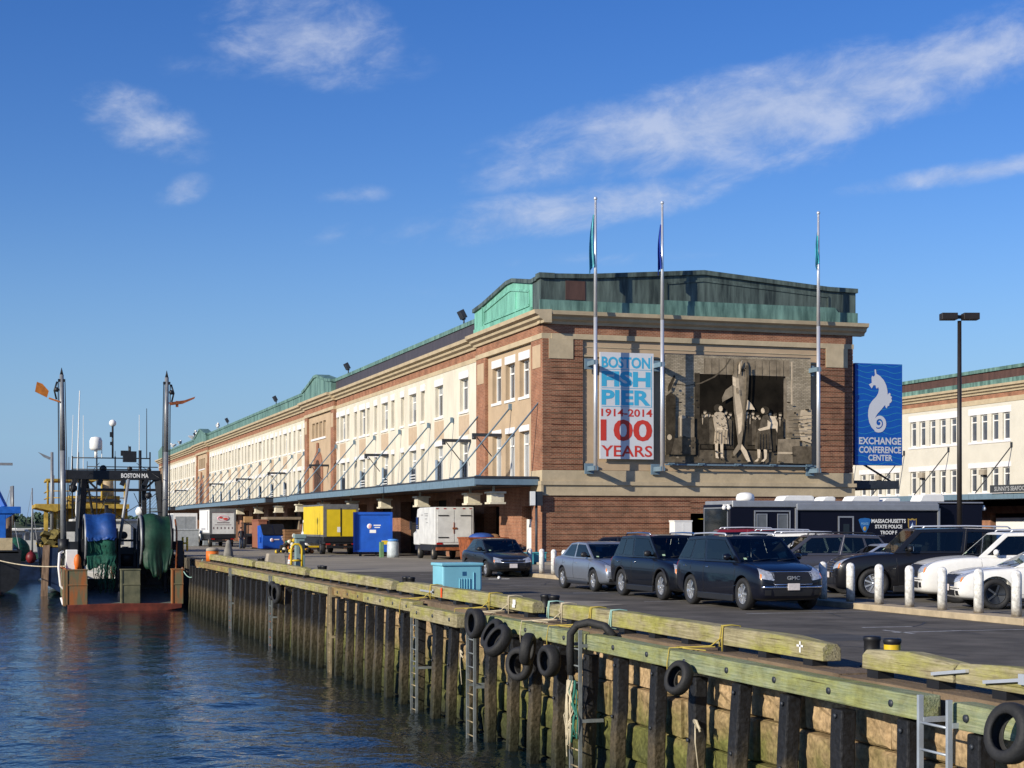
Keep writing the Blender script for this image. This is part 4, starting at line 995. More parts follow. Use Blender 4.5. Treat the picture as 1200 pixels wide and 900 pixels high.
poly([(95, 236), (200, 246), (290, 226), (380, 180), (450, 115), (490, 50), (497, 54), (455, 122), (385, 188), (292, 234), (200, 254), (95, 244)], 3)
rect(920, 60, 932, 365, 2)
rm = random.Random(8)
for x in (318, 346, 462, 492, 608, 650, 684, 770, 806, 842):
    y = 445+rm.uniform(-12, 12); poly([(x-30, y+25), (x-12, y+14), (x+12, y+14), (x+30, y+25), (x+26, 690), (x-26, 690)], 5 if x not in (842,) else 3)
    oval(x, y-2, 10, 14, 2); poly([(x-13, y-8), (x-10, y-20), (x+10, y-20), (x+13, y-8)], 5)
    if x in (608, 650, 318): poly([(x-7, y+16), (x+7, y+16), (x+4, y+90), (x-4, y+90)], 6)
for i in range(16):
    x = 300+i*36+rm.uniform(-8, 8); y = 462+rm.uniform(-14, 10)
    if 500 < x < 600: continue
    poly([(x-24, y+24), (x-9, y+13), (x+9, y+13), (x+24, y+24), (x+22, 660), (x-22, 660)], rm.choice((5, 3, 5))); oval(x, y, 8, 11, rm.choice((2, 4, 2))); poly([(x-10, y-5), (x-8, y-14), (x+8, y-14), (x+10, y-5)], 5)
    if i % 3 == 0: poly([(x-4, y+14), (x+4, y+14), (x+2, y+60), (x-2, y+60)], 2)
poly([(765, 450), (800, 455), (822, 500), (818, 570), (806, 540), (762, 540)], 6); rect(765, 540, 808, 700, 5)
# barrels and crates
poly([(885, 410), (990, 405), (1000, 500), (985, 600), (895, 605), (880, 500)], 4); poly([(985, 405), (1062, 400), (1062, 640), (985, 620), (968, 520)], 2); rect(985, 570, 1062, 582, 4)
poly([(822, 615), (975, 612), (978, 660), (925, 668), (928, 785), (815, 785)], 4); rect(928, 662, 1062, 788, 3); rect(820, 706, 925, 720, 2)
rect(130, 470, 240, 612, 4); rect(130, 612, 248, 735, 3); rect(80, 620, 132, 735, 3); rect(140, 480, 152, 605, 2); oval(158, 472, 26, 12, 2)
poly([(45, 330), (80, 300), (112, 330), (110, 600), (80, 730), (45, 740)], 5); poly([(60, 260), (100, 180), (112, 186), (80, 280), (60, 300)], 5); oval(70, 615, 16, 20, 2)
# shark
poly([(500, 240), (455, 275), (430, 330), (432, 362), (450, 350), (505, 318)], 4)
poly([(595, 330), (630, 360), (660, 410), (610, 408), (580, 422)], 6)
poly([(535, 95), (552, 68), (575, 56), (597, 62), (608, 95), (612, 180), (606, 300), (592, 420), (582, 520), (570, 620), (566, 655), (600, 700), (628, 778), (600, 778), (556, 690), (512, 742), (505, 712), (541, 655), (526, 520), (512, 420), (503, 250), (500, 180), (524, 120)], 4)
poly([(515, 190), (545, 190), (556, 330), (574, 420), (570, 520), (545, 540), (528, 440), (514, 300)], 2); poly([(535, 450), (570, 430), (565, 560), (545, 590)], 6)
poly([(566, 655), (600, 700), (628, 778), (604, 778), (560, 690)], 6); oval(565, 132, 28, 12, 5); poly([(503, 180), (524, 185), (528, 250), (506, 240)], 6)
# two women beside it
poly([(378, 440), (400, 425), (445, 440), (462, 500), (470, 560), (476, 655), (372, 655), (380, 560), (366, 480)], 2); oval(400, 405, 28, 28, 5); oval(420, 408, 14, 20, 6); poly([(395, 540), (470, 545), (470, 560), (395, 556)], 6)
for x in (388, 424): poly([(x-8, 655), (x+14, 655), (x+12, 740), (x+20, 758), (x-2, 756), (x-4, 740)], 6)
for i in range(26): oval(rm.uniform(380, 465), rm.uniform(450, 645), 5, 5, 4, 6)
poly([(715, 450), (745, 440), (765, 480), (765, 560), (775, 690), (655, 690), (665, 580), (690, 530), (698, 480)], 3); oval(728, 412, 30, 28, 5); oval(712, 416, 13, 20, 6)
poly([(745, 480), (770, 500), (760, 545), (690, 560), (676, 548), (745, 525)], 6)
for x in (682, 728): poly([(x-10, 690), (x+14, 690), (x+10, 755), (x-10, 778), (x-30, 776), (x-6, 755)], 6)
for i in range(90):      # mottling of the old print
    x = rm.uniform(60, 1050); y = rm.uniform(180, 780)
    if 278 < x < 880 and y < 430: continue
    oval(x, y, rm.uniform(4, 16), rm.uniform(3, 9), rm.choice((3, 4, 5)), 7) if (y > 690 or x > 890 or x < 245) else None
for x in (385, 402, 425, 445, 460): poly([(x, 560), (x+5, 562), (x+rm.uniform(2, 10), 652), (x-2, 652)], 4)
for x in (680, 700, 722, 745): poly([(x, 575), (x+5, 575), (x+6, 688), (x-3, 688)], 5)
poly([(588, 100), (608, 95), (612, 180), (606, 300), (592, 420), (582, 520), (574, 600), (578, 430), (590, 300), (594, 180)], 3)
poly([(540, 100), (552, 72), (566, 62), (556, 110), (548, 160), (538, 160)], 6); oval(588, 120, 4, 5, 1); poly([(522, 260), (527, 262), (531, 300), (526, 300)], 3); poly([(531, 258), (536, 260), (540, 300), (535, 300)], 3)
for x in (420, 712): oval(x+4, 404, 3, 3, 5, 6); oval(x+8, 414, 3, 2, 5, 6)
for x in (318, 346, 462, 492, 608, 650, 684, 770, 806, 842): oval(x-4, 442, 2, 2, 5, 5); oval(x+4, 442, 2, 2, 5, 5)
for k in range(12): rect(300+k*50, 60+rm.uniform(0, 6), 304+k*50, 162, 3)
for y in (440, 470, 520, 560): rect(985, y, 1062, y+4, 4); rect(888, y+10, 990, y+14, 3)
g.build('print', mp_, mu)
g = MB(); g.box(-.05, -.35, -.16, Wm+.3, -.24, -.08); 
for x in (.2, 1.95, 4.1, 6.2, 8.4): g.box(x, -.4, -.16, x+.12, 0, -.1); g.box(x-.1, -.42, -.1, x+.25, -.3, -.04)
g.build('light_rail', STEEL, mu)

# flagpoles
def flag(mb, h, w, sgn=-1, seed=1):
    r_ = random.Random(seed); rings = []
    n = 10
    for k in range(n+1):
        z = -h*k/n; q = k/n; sp = w*(.12+.55*math.sin(min(1, q*1.2)*1.8))
        rings.append([(sgn*sp*t*(1-.15*q)+.0, .10*math.sin(t*9+q*3)*(.5+q), z-t*.55*q) for t in (0, .2, .4, .6, .8, 1)])
    mb.smooth = True; mb.loft(rings, cap=False, closed=False)
FP = [(29.85, mat('flag_teal', (.10, .42, .50), .8, var=.2), 2.6, .55, 'white flagpole with pale teal flag at the left of the banner'), (33.62, mat('flag_blue', (.02, .06, .42), .8, var=.2), 2.2, .38, 'white flagpole with dark blue flag between banner and mural'), (42.85, mat('flag_green', (.05, .42, .48), .8, var=.2), 1.8, .32, 'white flagpole with small teal flag at the right of the mural')]
for i, (x, fm, fh, fw, lab) in enumerate(FP):
    t = thing('flagpole', lab, 'flagpole', (x, 79.38, 4.85), 0, 'flagpoles on the brick front')
    g = MB(); g.cyl((0, 0, 0), (0, 0, 8), .11, .10, n=14); g.cyl((0, 0, 8), (0, 0, 14.1), .10, .06, n=14); g.build('pole', ALU, t)
    g = MB(); g.ball((0, 0, 14.2), .1, n=12, m=8); g.build('finial', ALU, t)
    for z in (5.65, .12):
        g = MB(); g.box(-.12, -.1, z-.12, .12, .98, z+.12); g.box(-.25, .92, z-.28, .25, 1.0, z+.28); g.build('wall_bracket', STEEL, t)
    g = MB(); g.T = Matrix.Translation((-.07 if i < 2 else 0, 0, 13.35-(.3 if i == 1 else 0))); flag(g, fh, fw, -1, i); fo = g.build('flag', fm, t)

# hanging sign with a seahorse
es = thing('hanging_sign', 'blue conference centre sign with a pale seahorse, hung off the corner', 'sign', (45.85, 81.0, 5.35))
Ws, Hs = 3.0, 5.72
wav = mat('sign_blue', (.006, .085, .40), .45, var=.05)
g = MB(); g.box(0, -.32, 0, Ws, 0, Hs); g.build('panel', wav, es, bevel=.01)
P_ = plane_front(0, -.32, 0)
g = MB()
for k in range(17):
    z = .12+k*.345; top = []; bot = []
    for i in range(37):
        x = .04+(Ws-.08)*i/36; zz = z+.09*math.sin(x*3.6+k*.55)
        if zz > Hs-.05 or zz < .03: zz = min(max(zz, .03), Hs-.06)
        top.append((x, -.3235, zz+.013)); bot.append((x, -.3235, zz-.013))
    g.loft([bot, top], cap=False, closed=False)
g.build('wave_lines', mat('sign_wave', (.03, .26, .42), .5, var=0), es)
sil = mat('sign_silver', (.55, .57, .62), .5, var=.02)
g = MB()
def hx(x): return (x-20)/(458-20)*Ws
def hz(y): return (858-y)/(858-35)*Hs
body = [(198, 85), (210, 82), (216, 118), (250, 135), (285, 168), (308, 210), (318, 250), (318, 285), (335, 270), (348, 278), (345, 292), (360, 300), (354, 316), (361, 330), (350, 346), (340, 350), (335, 372), (320, 376), (314, 395), (302, 388), (296, 366), (285, 385), (240, 425), (212, 460), (203, 485), (208, 515)]
spiral = []
cx, cy = 238, 512
def sp(a0, a1, r0, r1, n): return [(cx+(r0+(r1-r0)*i/n)*math.cos(a0+(a1-a0)*i/n), cy+(r0+(r1-r0)*i/n)*math.sin(a0+(a1-a0)*i/n)*1.05) for i in range(n+1)]
outer = sp(R(-78), R(-78)+R(270), 66, 98, 20)
body2 = body + [(218, 535), (240, 541), (256, 530), (260, 512), (250, 495), (238, 490), (230, 500), (228, 512)] + [(238, 516), (240, 500), (252, 508)]
left = [(206, 205), (190, 210), (172, 238), (163, 228), (147, 205), (170, 195), (172, 150), (175, 135), (186, 142), (200, 128)]
# drawn as strips: body silhouette, then the curled tail as a tapered ring
bodyp = [(198, 85), (210, 82), (216, 118), (250, 135), (285, 168), (308, 210), (318, 250), (320, 285), (335, 268), (348, 276), (345, 292), (360, 302), (354, 316), (361, 332), (348, 350), (338, 352), (334, 374), (320, 376), (313, 396), (301, 388), (296, 368), (262, 405), (226, 440), (206, 470), (200, 500), (208, 540), (232, 590), (200, 578), (170, 552), (148, 510), (138, 460), (140, 415), (152, 370), (178, 335), (212, 305), (232, 275), (238, 245), (232, 225), (222, 238), (212, 232), (208, 212), (190, 210), (172, 238), (163, 226), (145, 206), (172, 192), (170, 150), (176, 134), (188, 142), (202, 130)]
ss = .335
g.add([(hx(x), -ss, hz(y)) for x, y in bodyp], [tuple(range(len(bodyp)))])
rin = []; rout = []
N = 44
for i in range(N+1):
    q = i/N; a = R(125) - q*R(610)   # curls inwards
    r = 78*(1-q)+10*q; hw = 27*(1-q)**.8+5
    if i < 4: hw = 27+ (3-i)*0
    px = 240+r*.8*math.cos(a); py = 515+r*.85*math.sin(a)
    nx, ny = math.cos(a), math.sin(a)
    rin.append((hx(px-nx*hw*.55), -ss-.002, hz(py-ny*hw*.55))); rout.append((hx(px+nx*hw*.55), -ss-.002, hz(py+ny*hw*.55)))
g.loft([rin, rout], cap=False, closed=False)
g.build('seahorse', sil, es)
for s, y0, y1, x0, x1 in (('EXCHANGE', 690, 632, 55, 447), ('CONFERENCE', 760, 706, 55, 447), ('CENTER', 822, 772, 140, 366)):
    g = MB(); text(g, s, hx(x0), hx(x1), hz(y0), hz(y1), P_, .03, .012); g.build('lettering', sil, es)
for z in (.45, 2.75, 5.15):
    g = MB(); g.box(-.4, -.2, z, 0, -.08, z+.14); g.build('wall_arm', STEEL_D, es)

# car park lamp
lp = thing('lamp_post', 'tall dark car park lamp post with two flat box heads', 'lamp post', (30.3, 46.5, 0))
bronze = mat('bronze_paint', (.018, .014, .012), .45, var=.15)
g = MB(); g.cyl((0, 0, 0), (0, 0, 8.75), .09, .065, n=12); g.build('pole', bronze, lp)
g = MB(); g.cyl((0, 0, 0), (0, 0, .5), .25, .22, n=16); g.build('base', CONC, lp)
ca = R(-17.66)
for s in (-1, 1):
    g = MB(); g.T = Matrix.Rotation(ca, 4, 'Z'); g.box(min(s*.1, s*.62), -.2, 8.78, max(s*.1, s*.62), .2, 9.0); g.box(min(s*.1, s*.0), -.05, 8.82, max(s*.1, 0), .05, 8.94)
    g.build('lamp_head', bronze, lp, bevel=.015)

# floodlights and gulls on the parapet
for y, lab in ((96.5, 'roof floodlight nearest the corner pediment'), (131, 'roof floodlight just right of the first green gable'), (167, 'roof floodlight between the two green gables, right one'), (203.6, 'roof floodlight between the two green gables, left one'), (237.7, 'roof floodlight beside the far green gable')):
    t = thing('floodlight', lab, 'floodlight', (27.6, y, 14.38), 0, 'floodlights on the parapet')
    g = MB(); g.cyl((0, 0, 0), (0, 0, .35), .05, n=8); g.box(-.05, -.3, .3, .05, .3, .36); g.build('yoke', STEEL_D, t)
    g = MB(); g.obb((-.12, 0, .62), .3, .72, .55, (0, R(-28), 0)); g.build('lamp_housing', STEEL_D, t, bevel=.03)
gull_w = mat('gull_white', (.75, .75, .74), .8, var=.05); gull_g = mat('gull_grey', (.35, .37, .40), .8, var=.1)
for i, (y, z, lab) in enumerate(((212.5, 14.4, 'white gull on the parapet right of the far gable'), (241.5, 14.4, 'white gull on the parapet left of the far gable'), (258, 14.4, 'white gull on the parapet near the mast'), (268, 14.4, 'white gull farthest along the parapet'), (234.0, 14.6, 'white gull beside the far floodlight'))):
    g = MB(); g.m = 0; g.ball((0, 0, .3), .17, .34, .17, rot=(R(12), 0, 0)); g.ball((0, -.28, .48), .11, .13, .11); g.m = 1; g.ball((.09, .08, .34), .1, .34, .12, rot=(R(12), 0, 0)); g.ball((-.09, .08, .34), .1, .34, .12, rot=(R(12), 0, 0)); g.m = 2; g.cyl((0, -.38, .47), (0, -.52, .45), .03, .01, n=6); g.cyl((.05, 0, 0), (.05, 0, .2), .015, n=5); g.cyl((-.05, 0, 0), (-.05, 0, .2), .015, n=5)
    o = g.build('gull', [gull_w, gull_g, YELLOW]); o.location = (27.5, y, z); o.rotation_euler = (0, 0, i*1.3); o.scale = (1.4,)*3; tag(o, lab, 'gull', 'gulls on the roof')
# ================================================================ CARS
def ev_mesh(o, name):
    bpy.context.view_layer.update()
    dg = bpy.context.evaluated_depsgraph_get()
    me = bpy.data.meshes.new_from_object(o.evaluated_get(dg)); me.name = name; return me
def glass_mat(name, tint, refl):
    m = bpy.data.materials.new(name); m.use_nodes = True; nt = m.node_tree; nt.nodes.clear(); L = nt.links
    o = nt.nodes.new('ShaderNodeOutputMaterial'); mx = nt.nodes.new('ShaderNodeMixShader'); tr_ = nt.nodes.new('ShaderNodeBsdfTransparent'); gl = nt.nodes.new('ShaderNodeBsdfGlossy'); fr = nt.nodes.new('ShaderNodeFresnel')
    tr_.inputs[0].default_value = (*tint, 1); gl.inputs['Roughness'].default_value = .02; gl.inputs[0].default_value = (refl, refl, refl, 1); fr.inputs[0].default_value = 1.5
    L.new(fr.outputs[0], mx.inputs[0]); L.new(tr_.outputs[0], mx.inputs[1]); L.new(gl.outputs[0], mx.inputs[2]); L.new(mx.outputs[0], o.inputs[0]); return m
CG = glass_mat('car_glass', (.22, .27, .26), 1.0); WSG = glass_mat('windscreen_glass', (.55, .64, .60), .9)
SEAT = mat('car_seat', (.045, .045, .05), .8, var=.15)
LENS = mat('headlight_lens', (.62, .64, .66), .08, metal=.5, var=.35, scale=14)
TAILM = mat('tail_light', (.32, .012, .01), .15, var=.1)
AMBER = mat('amber_lens', (.75, .22, .02), .2, var=.05)
PLATE = mat('licence_plate', (.66, .60, .58), .5, var=.12, scale=18)
TRIM = mat('black_trim', (.016, .016, .018), .45, var=.1)
RIM = mat('alloy_rim', (.62, .63, .65), .25, metal=.75, var=.1)
STK = mat('sticker', (.45, .62, .40), .6, var=.2, scale=30); MIRR = mat('mirror_back', (.10, .13, .13), .5, var=.2)
def paint(n, c, metal=.0, rough=.35): return mat(n, c, rough, metal=metal, var=.04, scale=8, coat=.55, spec=.2)

def car(name, label, loc, rz, pm, L=4.6, W=1.8, H=1.46, hood=.92, belt=.98, boot=.98, wb=2.7, ywb=-1.15, yrf=-.35, yrr=1.0, yrb=1.75, kind='sedan', rim_r=.21, tyre_r=.33, rails=False, spoiler=False, flares=None, grille='dark', group='parked cars', front_h=.7, cat='car', posts=(.48,), plate=True, letters=None, rim_m=None, roof_in=.12, lamp='wide', star=7):
    t = thing(name, label, cat, loc, rz, group)
    hw = W/2; h2 = L/2
    # lower body: lofted sections from nose to tail, then wheel wells cut out
    st = [(-h2, .36, front_h*.82, .74), (-h2+.07, .26, front_h*.96, .86), (-h2+.28, .22, (front_h*1.6+hood)/2.6, .95), (-h2+.75, .20, hood*.965, .985), (ywb-.15, .2, hood, 1.0), (ywb+.15, .2, belt*.99, 1.0), (0, .2, belt, 1.0), (yrr, .2, belt*1.01, 1.0)]
    if kind == 'sedan': st += [(yrb-.1, .21, boot, .99), (h2-.45, .24, boot*1.0, .97), (h2-.12, .3, boot*.97, .91), (h2, .4, boot*.86, .82)]
    else: st += [(h2-.5, .22, belt*1.02, .985), (h2-.14, .28, belt*1.02, .95), (h2, .38, belt*.95, .88)]
    rings = []
    for (y, zb, zt, w) in st:
        w *= hw; hh = zt-zb
        half = [(0, zb), (.80*w, zb), (.95*w, zb+.07), (.985*w, zb+.30*hh), (1.0*w, zb+.62*hh), (.985*w, zb+.82*hh), (.95*w, zt-.035), (.84*w, zt), (.45*w, zt+.022), (0, zt+.03)]
        full = half + [(-x, z) for x, z in reversed(half[1:-1])]
        rings.append([(x, y, z) for x, z in full])
    g = MB(); g.smooth = True; g.loft(rings)
    me = g.mesh('body', [pm]); tmp = bpy.data.objects.new('tmp', me); COL.objects.link(tmp)
    ss_ = tmp.modifiers.new('s', 'SUBSURF'); ss_.levels = 2; ss_.render_levels = 2
    ya = -h2+(L-wb)/2-.02*L; yw = (ya, ya+wb)
    cutters = []
    for y in yw:
        for s in (-1, 1):
            c = MB(); c.cyl((s*(hw-.30), y, tyre_r), (s*(hw+.2), y, tyre_r), tyre_r+.065, n=28); co = c.build('cut', pm); cutters.append(co)
            bo = tmp.modifiers.new('b', 'BOOLEAN'); bo.operation = 'DIFFERENCE'; bo.object = co; bo.solver = 'EXACT'
    bme = ev_mesh(tmp, 'body')
    bvh = BVHTree.FromPolygons([v.co for v in bme.vertices], [tuple(p.vertices) for p in bme.polygons])
    bpy.data.objects.remove(tmp)
    for c in cutters: bpy.data.objects.remove(c)
    for p in bme.polygons: p.use_smooth = True
    try: bme.set_sharp_from_angle(angle=R(38))
    except Exception: pass
    body = bpy.data.objects.new('body', bme); COL.objects.link(body); body.parent = t
    # greenhouse
    wbse = hw*.925; wrf = hw*(.925-roof_in); zb = belt-.02
    wf = wbse*.93
    K = {'fb': (wf, ywb, zb+.0), 'ft': (wrf*.97, yrf, H-.03), 'rt': (wrf*.97, yrr, H-.045), 'rb': (wbse*.94, yrb, (boot if kind == 'sedan' else belt)-.02)}
    ymid = (ywb+yrb)/2
    ym = (yrf+yrr)/2; mb_ = (wbse, (ywb+yrb)/2, zb); mt_ = (wrf, ym, H-.005)
    rg_ = []
    for (bx, by, bz), (tx, ty, tz) in ((K['fb'], K['ft']), (mb_, mt_), (K['rb'], K['rt'])):
        rg_.append([(bx, by, bz), (tx, ty, tz), (tx*.55, ty+.022*(ty-by)/(tz-bz), tz+.022), (-tx*.55, ty+.022*(ty-by)/(tz-bz), tz+.022), (-tx, ty, tz), (-bx, by, bz)])
    def bil(a, b_, c, d, u, v):   # a bottom-front, b bottom-rear, c top-rear, d top-front
        a, b_, c, d = map(Vector, (a, b_, c, d)); return (a*(1-u)+b_*u)*(1-v)+(d*(1-u)+c*u)*v
    def pane(nm, a, b_, c, d, u0, u1, v0, v1, off, side, m_=CG, skew=(0, 0)):
        g = MB(); n_ = 4; vs = []
        for j in range(n_+1):
            for i in range(n_+1):
                v = v0+(v1-v0)*j/n_; u = u0+(u1-u0)*i/n_ + skew[0]*(1-i/n_)*j/n_ + skew[1]*(i/n_)*j/n_
                p = bil(a, b_, c, d, u, v); e1 = bil(a, b_, c, d, u+.01, v)-p; e2 = bil(a, b_, c, d, u, v+.01)-p
                nn = e1.cross(e2).normalized()
                if nn.dot(Vector(side)) < 0: nn = -nn
                vs.append(p+nn*off)
        fs = [(j*(n_+1)+i, j*(n_+1)+i+1, (j+1)*(n_+1)+i+1, (j+1)*(n_+1)+i) for j in range(n_) for i in range(n_)]
        g.smooth = True; g.add(vs, fs); return g.build(nm, m_, t)
    cab = MB()
    def frame(a, b_, c, d, u0, u1, v0, v1, skew=(0, 0)):
        o_ = [bil(a, b_, c, d, *q) for q in ((0, 0), (1, 0), (1, 1), (0, 1))]; n_ = [bil(a, b_, c, d, *q) for q in ((u0, v0), (u1, v0), (u1+skew[1], v1), (u0+skew[0], v1))]
        cab.add(o_+n_, [(0, 1, 5, 4), (1, 2, 6, 5), (2, 3, 7, 6), (3, 0, 4, 7)])
    def opening(nm, a, b_, c, d, u0, u1, v0, v1, side, m_=CG, skew=(0, 0)):
        frame(a, b_, c, d, u0, u1, v0, v1, skew); return pane(nm, a, b_, c, d, u0, u1, v0, v1, .004, side, m_, skew)
    for s in (-1, 1):
        def S(p): return (p[0]*s, p[1], p[2])
        fb, ft, rt, rb = S(K['fb']), S(K['ft']), S(K['rt']), S(K['rb']); mb2, mt2 = S(mb_), S(mt_)
        opening('side_window', fb, mb2, mt2, ft, .10, .955, .10, .86, (s, 0, .2), skew=(.05, 0))
        if kind == 'sedan': opening('side_window', mb2, rb, rt, mt2, .045, .80, .10, .86, (s, 0, .2), skew=(0, .02))
        else:
            hb2 = tuple(mb2[i_]*.47+rb[i_]*.53 for i_ in range(3)); ht2 = tuple(mt2[i_]*.47+rt[i_]*.53 for i_ in range(3))
            opening('side_window', mb2, hb2, ht2, mt2, .08, .94, .10, .86, (s, 0, .2)); opening('side_window', hb2, rb, rt, ht2, .06, .86, .12, .85, (s, 0, .2))
    a, b_ = K['fb'], (-K['fb'][0], *K['fb'][1:]); c, d = (-K['ft'][0], *K['ft'][1:]), K['ft']
    opening('windscreen', a, b_, c, d, .04, .96, .03, .93, (0, -1, .5), WSG)
    pane('inspection_sticker', a, b_, c, d, .86, .91, .10, .17, .014, (0, -1, .5), STK); pane('rear_view_mirror', a, b_, c, d, .46, .54, .76, .84, -.03, (0, -1, .5), MIRR)
    a, b_ = K['rb'], (-K['rb'][0], *K['rb'][1:]); c, d = (-K['rt'][0], *K['rt'][1:]), K['rt']
    opening('rear_window', a, b_, c, d, .07, .93, .12, .9, (0, 1, .5))
    # roof skin over the pillars
    (f1, f2, f3, f4), (m1, m2_, m3, m4), (r1, r2, r3, r4) = [[q[1], q[2], q[3], q[4]] for q in rg_]
    n0 = len(cab.f); cab.add([f1, f2, f3, f4, m1, m2_, m3, m4, r1, r2, r3, r4], [(0, 1, 5, 4), (1, 2, 6, 5), (2, 3, 7, 6), (4, 5, 9, 8), (5, 6, 10, 9), (6, 7, 11, 10), (0, 3, 2, 1), (8, 9, 10, 11)])
    co_ = cab.build('cabin', pm, t); so_ = co_.modifiers.new('solid', 'SOLIDIFY'); so_.thickness = .028; so_.offset = -1
    bv_ = co_.modifiers.new('bevel', 'BEVEL'); bv_.width = .012; bv_.segments = 2; bv_.limit_method = 'ANGLE'; bv_.angle_limit = R(30)
    # seats and wheel seen through the glass
    for (sx_, sy_) in ((-.36, .45), (.36, .45)):
        g = MB(); yy = ywb+.95+sy_*.3; g.obb((sx_, yy+.10, belt+.03), .48, .14, .30, (R(-12), 0, 0)); g.obb((sx_, yy+.16, belt+.27), .25, .09, .18, (R(-8), 0, 0)); g.build('seat', SEAT, t, bevel=.03)
    g = MB(); yb_ = yrr-.18 if kind == 'sedan' else ymid+.85
    g.obb((0, yb_, belt+.03), hw*1.45, .14, .28, (R(-14), 0, 0))
    for x in (-.38, .38): g.obb((x, yb_+.05, belt+.22), .24, .08, .14, (R(-8), 0, 0))
    g.build('seat', SEAT, t, bevel=.03)
    g = MB(); g.lathe([(.16, -.012), (.185, 0), (.16, .012)], c=(.37, ywb+.62, belt+.06), n=20, q=Euler((R(65), 0, 0)).to_matrix(), closed=True); g.box(-hw*.72, ywb+.22, belt-.02, hw*.72, ywb+.5, belt+.035); g.build('dashboard', SEAT, t)
    # things laid on the body by ray casting, so they follow its shape
    def patch(nm, P4, dr, off, m_, n_=6, thick=True, parent=t):
        g = MB(); vs = []; d = Vector(dr).normalized(); ok = True
        yy_ = -h2 if d.y > 0 else h2; P4 = [(p[0], yy_, p[2]) for p in P4]
        for j in range(n_+1):
            for i in range(n_+1):
                u, v = i/n_, j/n_; p = bil(*P4, u, v); h = bvh.ray_cast(p-d*3, d)
                if h[0] is None: ok = False; vs.append(p); continue
                vs.append(h[0]-d*off)
        if not ok: return None
        fs = [(j*(n_+1)+i, j*(n_+1)+i+1, (j+1)*(n_+1)+i+1, (j+1)*(n_+1)+i) for j in range(n_) for i in range(n_)]
        g.smooth = True; g.add(vs, fs)
        if thick:
            nn = n_+1; edge = [i for i in range(nn)] + [j*nn+n_ for j in range(1, nn)] + [n_*nn+i for i in range(n_-1, -1, -1)] + [j*nn for j in range(n_-1, 0, -1)]
            k = len(edge); vv = [vs[i] for i in edge]; g.smooth = False; g.add(vv+[v+d*(off+.03) for v in vv], [(i, (i+1) % k, k+(i+1) % k, k+i) for i in range(k)])
        return g.build(nm, m_, parent)
    z0 = front_h
    lw = .36 if lamp == 'wide' else .24
    for s in (-1, 1):
        x1 = s*hw*.90; x0 = s*(hw*.90-lw)
        patch('headlight', ((x0, 0, z0*.80), (x1, 0, z0*.86), (x1, 0, z0*1.12), (x0, 0, z0*1.0)), (s*-.28, 1, 0), .012, LENS)
        patch('indicator', ((x1*.985, 0, z0*.82), (x1*1.03, 0, z0*.86), (x1*1.03, 0, z0*.98), (x1*.985, 0, z0*.96)), (s*-.6, 1, 0), .016, AMBER, 3)
        patch('tail_light', ((s*hw*.62, 0, belt*.74), (s*hw*.93, 0, belt*.74), (s*hw*.93, 0, belt*.97), (s*hw*.66, 0, belt*.95)), (s*-.25, -1, 0), .012, TAILM)
        patch('fog_lamp', ((s*hw*.60, 0, z0*.42), (s*hw*.76, 0, z0*.42), (s*hw*.76, 0, z0*.56), (s*hw*.60, 0, z0*.56)), (0, 1, 0), .008, TRIM, 3)
    gw = hw*.52
    gz0, gz1 = (z0*.70, z0*1.03) if grille != 'slim' else (z0*.82, z0*.96)
    gr = patch('grille', ((-gw, 0, gz0), (gw, 0, gz0), (gw*1.08, 0, gz1), (-gw*1.08, 0, gz1)), (0, 1, 0), .012, TRIM, 8)
    if gr:
        def on(x, z, off):
            h = bvh.ray_cast(Vector((x, -h2-2, z)), Vector((0, 1, 0))); return Vector((x, (h[0].y if h[0] else -h2)-off, z))
        g = MB()
        if grille == 'chrome':
            for k in range(5):
                z = gz0+(gz1-gz0)*(k+.5)/5; g.tube([on(-gw*.98, z, .016), on(-gw*.5, z, .016), on(0, z, .016), on(gw*.5, z, .016), on(gw*.98, z, .016)], .012, 6)
            for k in range(7):
                x = -gw*.95+2*gw*.95*k/6; g.tube([on(x, gz0, .017), on(x, gz1, .017)], .011, 6)
            g.build('grille_bars', CHROME, gr)
        else:
            pts = [(-gw, gz0), (0, gz0-.0), (gw, gz0), (gw*1.08, gz1), (0, gz1), (-gw*1.08, gz1), (-gw, gz0)]
            g.tube([on(x, z, .014) for x, z in pts], .013, 6); g.build('grille_trim', CHROME if grille != 'paint' else pm, gr)
        if letters:
            g = MB(); text(g, letters, -.17, .17, (gz0+gz1)/2-.04, (gz0+gz1)/2+.05, plane_front(0, on(0, (gz0+gz1)/2, .03).y, 0), .04, .004); g.build('lettering', CHROME, gr)
    patch('air_intake', ((-hw*.5, 0, z0*.40), (hw*.5, 0, z0*.40), (hw*.55, 0, z0*.58), (-hw*.55, 0, z0*.58)), (0, 1, 0), .008, TRIM, 6)
    h = bvh.ray_cast(Vector((0, -h2-2, z0*.56)), Vector((0, 1, 0)))
    if plate and h[0]:
        g = MB(); g.box(-.155, h[0].y-.045, z0*.64-.08, .155, h[0].y-.028, z0*.64+.08); g.build('licence_plate', PLATE, t, bevel=.005)
    if flares:
        for s in (-1, 1):
            for y in yw:
                g = MB(); pts = []
                for k in range(15):
                    a = math.pi*(k/14); r = tyre_r+.085; pts.append((s*(hw*.985+.005), y+r*math.cos(a), tyre_r+r*math.sin(a)))
                g.tube(pts, .03, 6); g.build('wheel_arch', flares, t)
            g = MB(); g.box(min(s*(hw-.06), s*(hw+.015)), yw[0]+tyre_r+.12, .2, max(s*(hw-.06), s*(hw+.015)), yw[1]-tyre_r-.12, .36); g.build('sill', flares, t, bevel=.02)
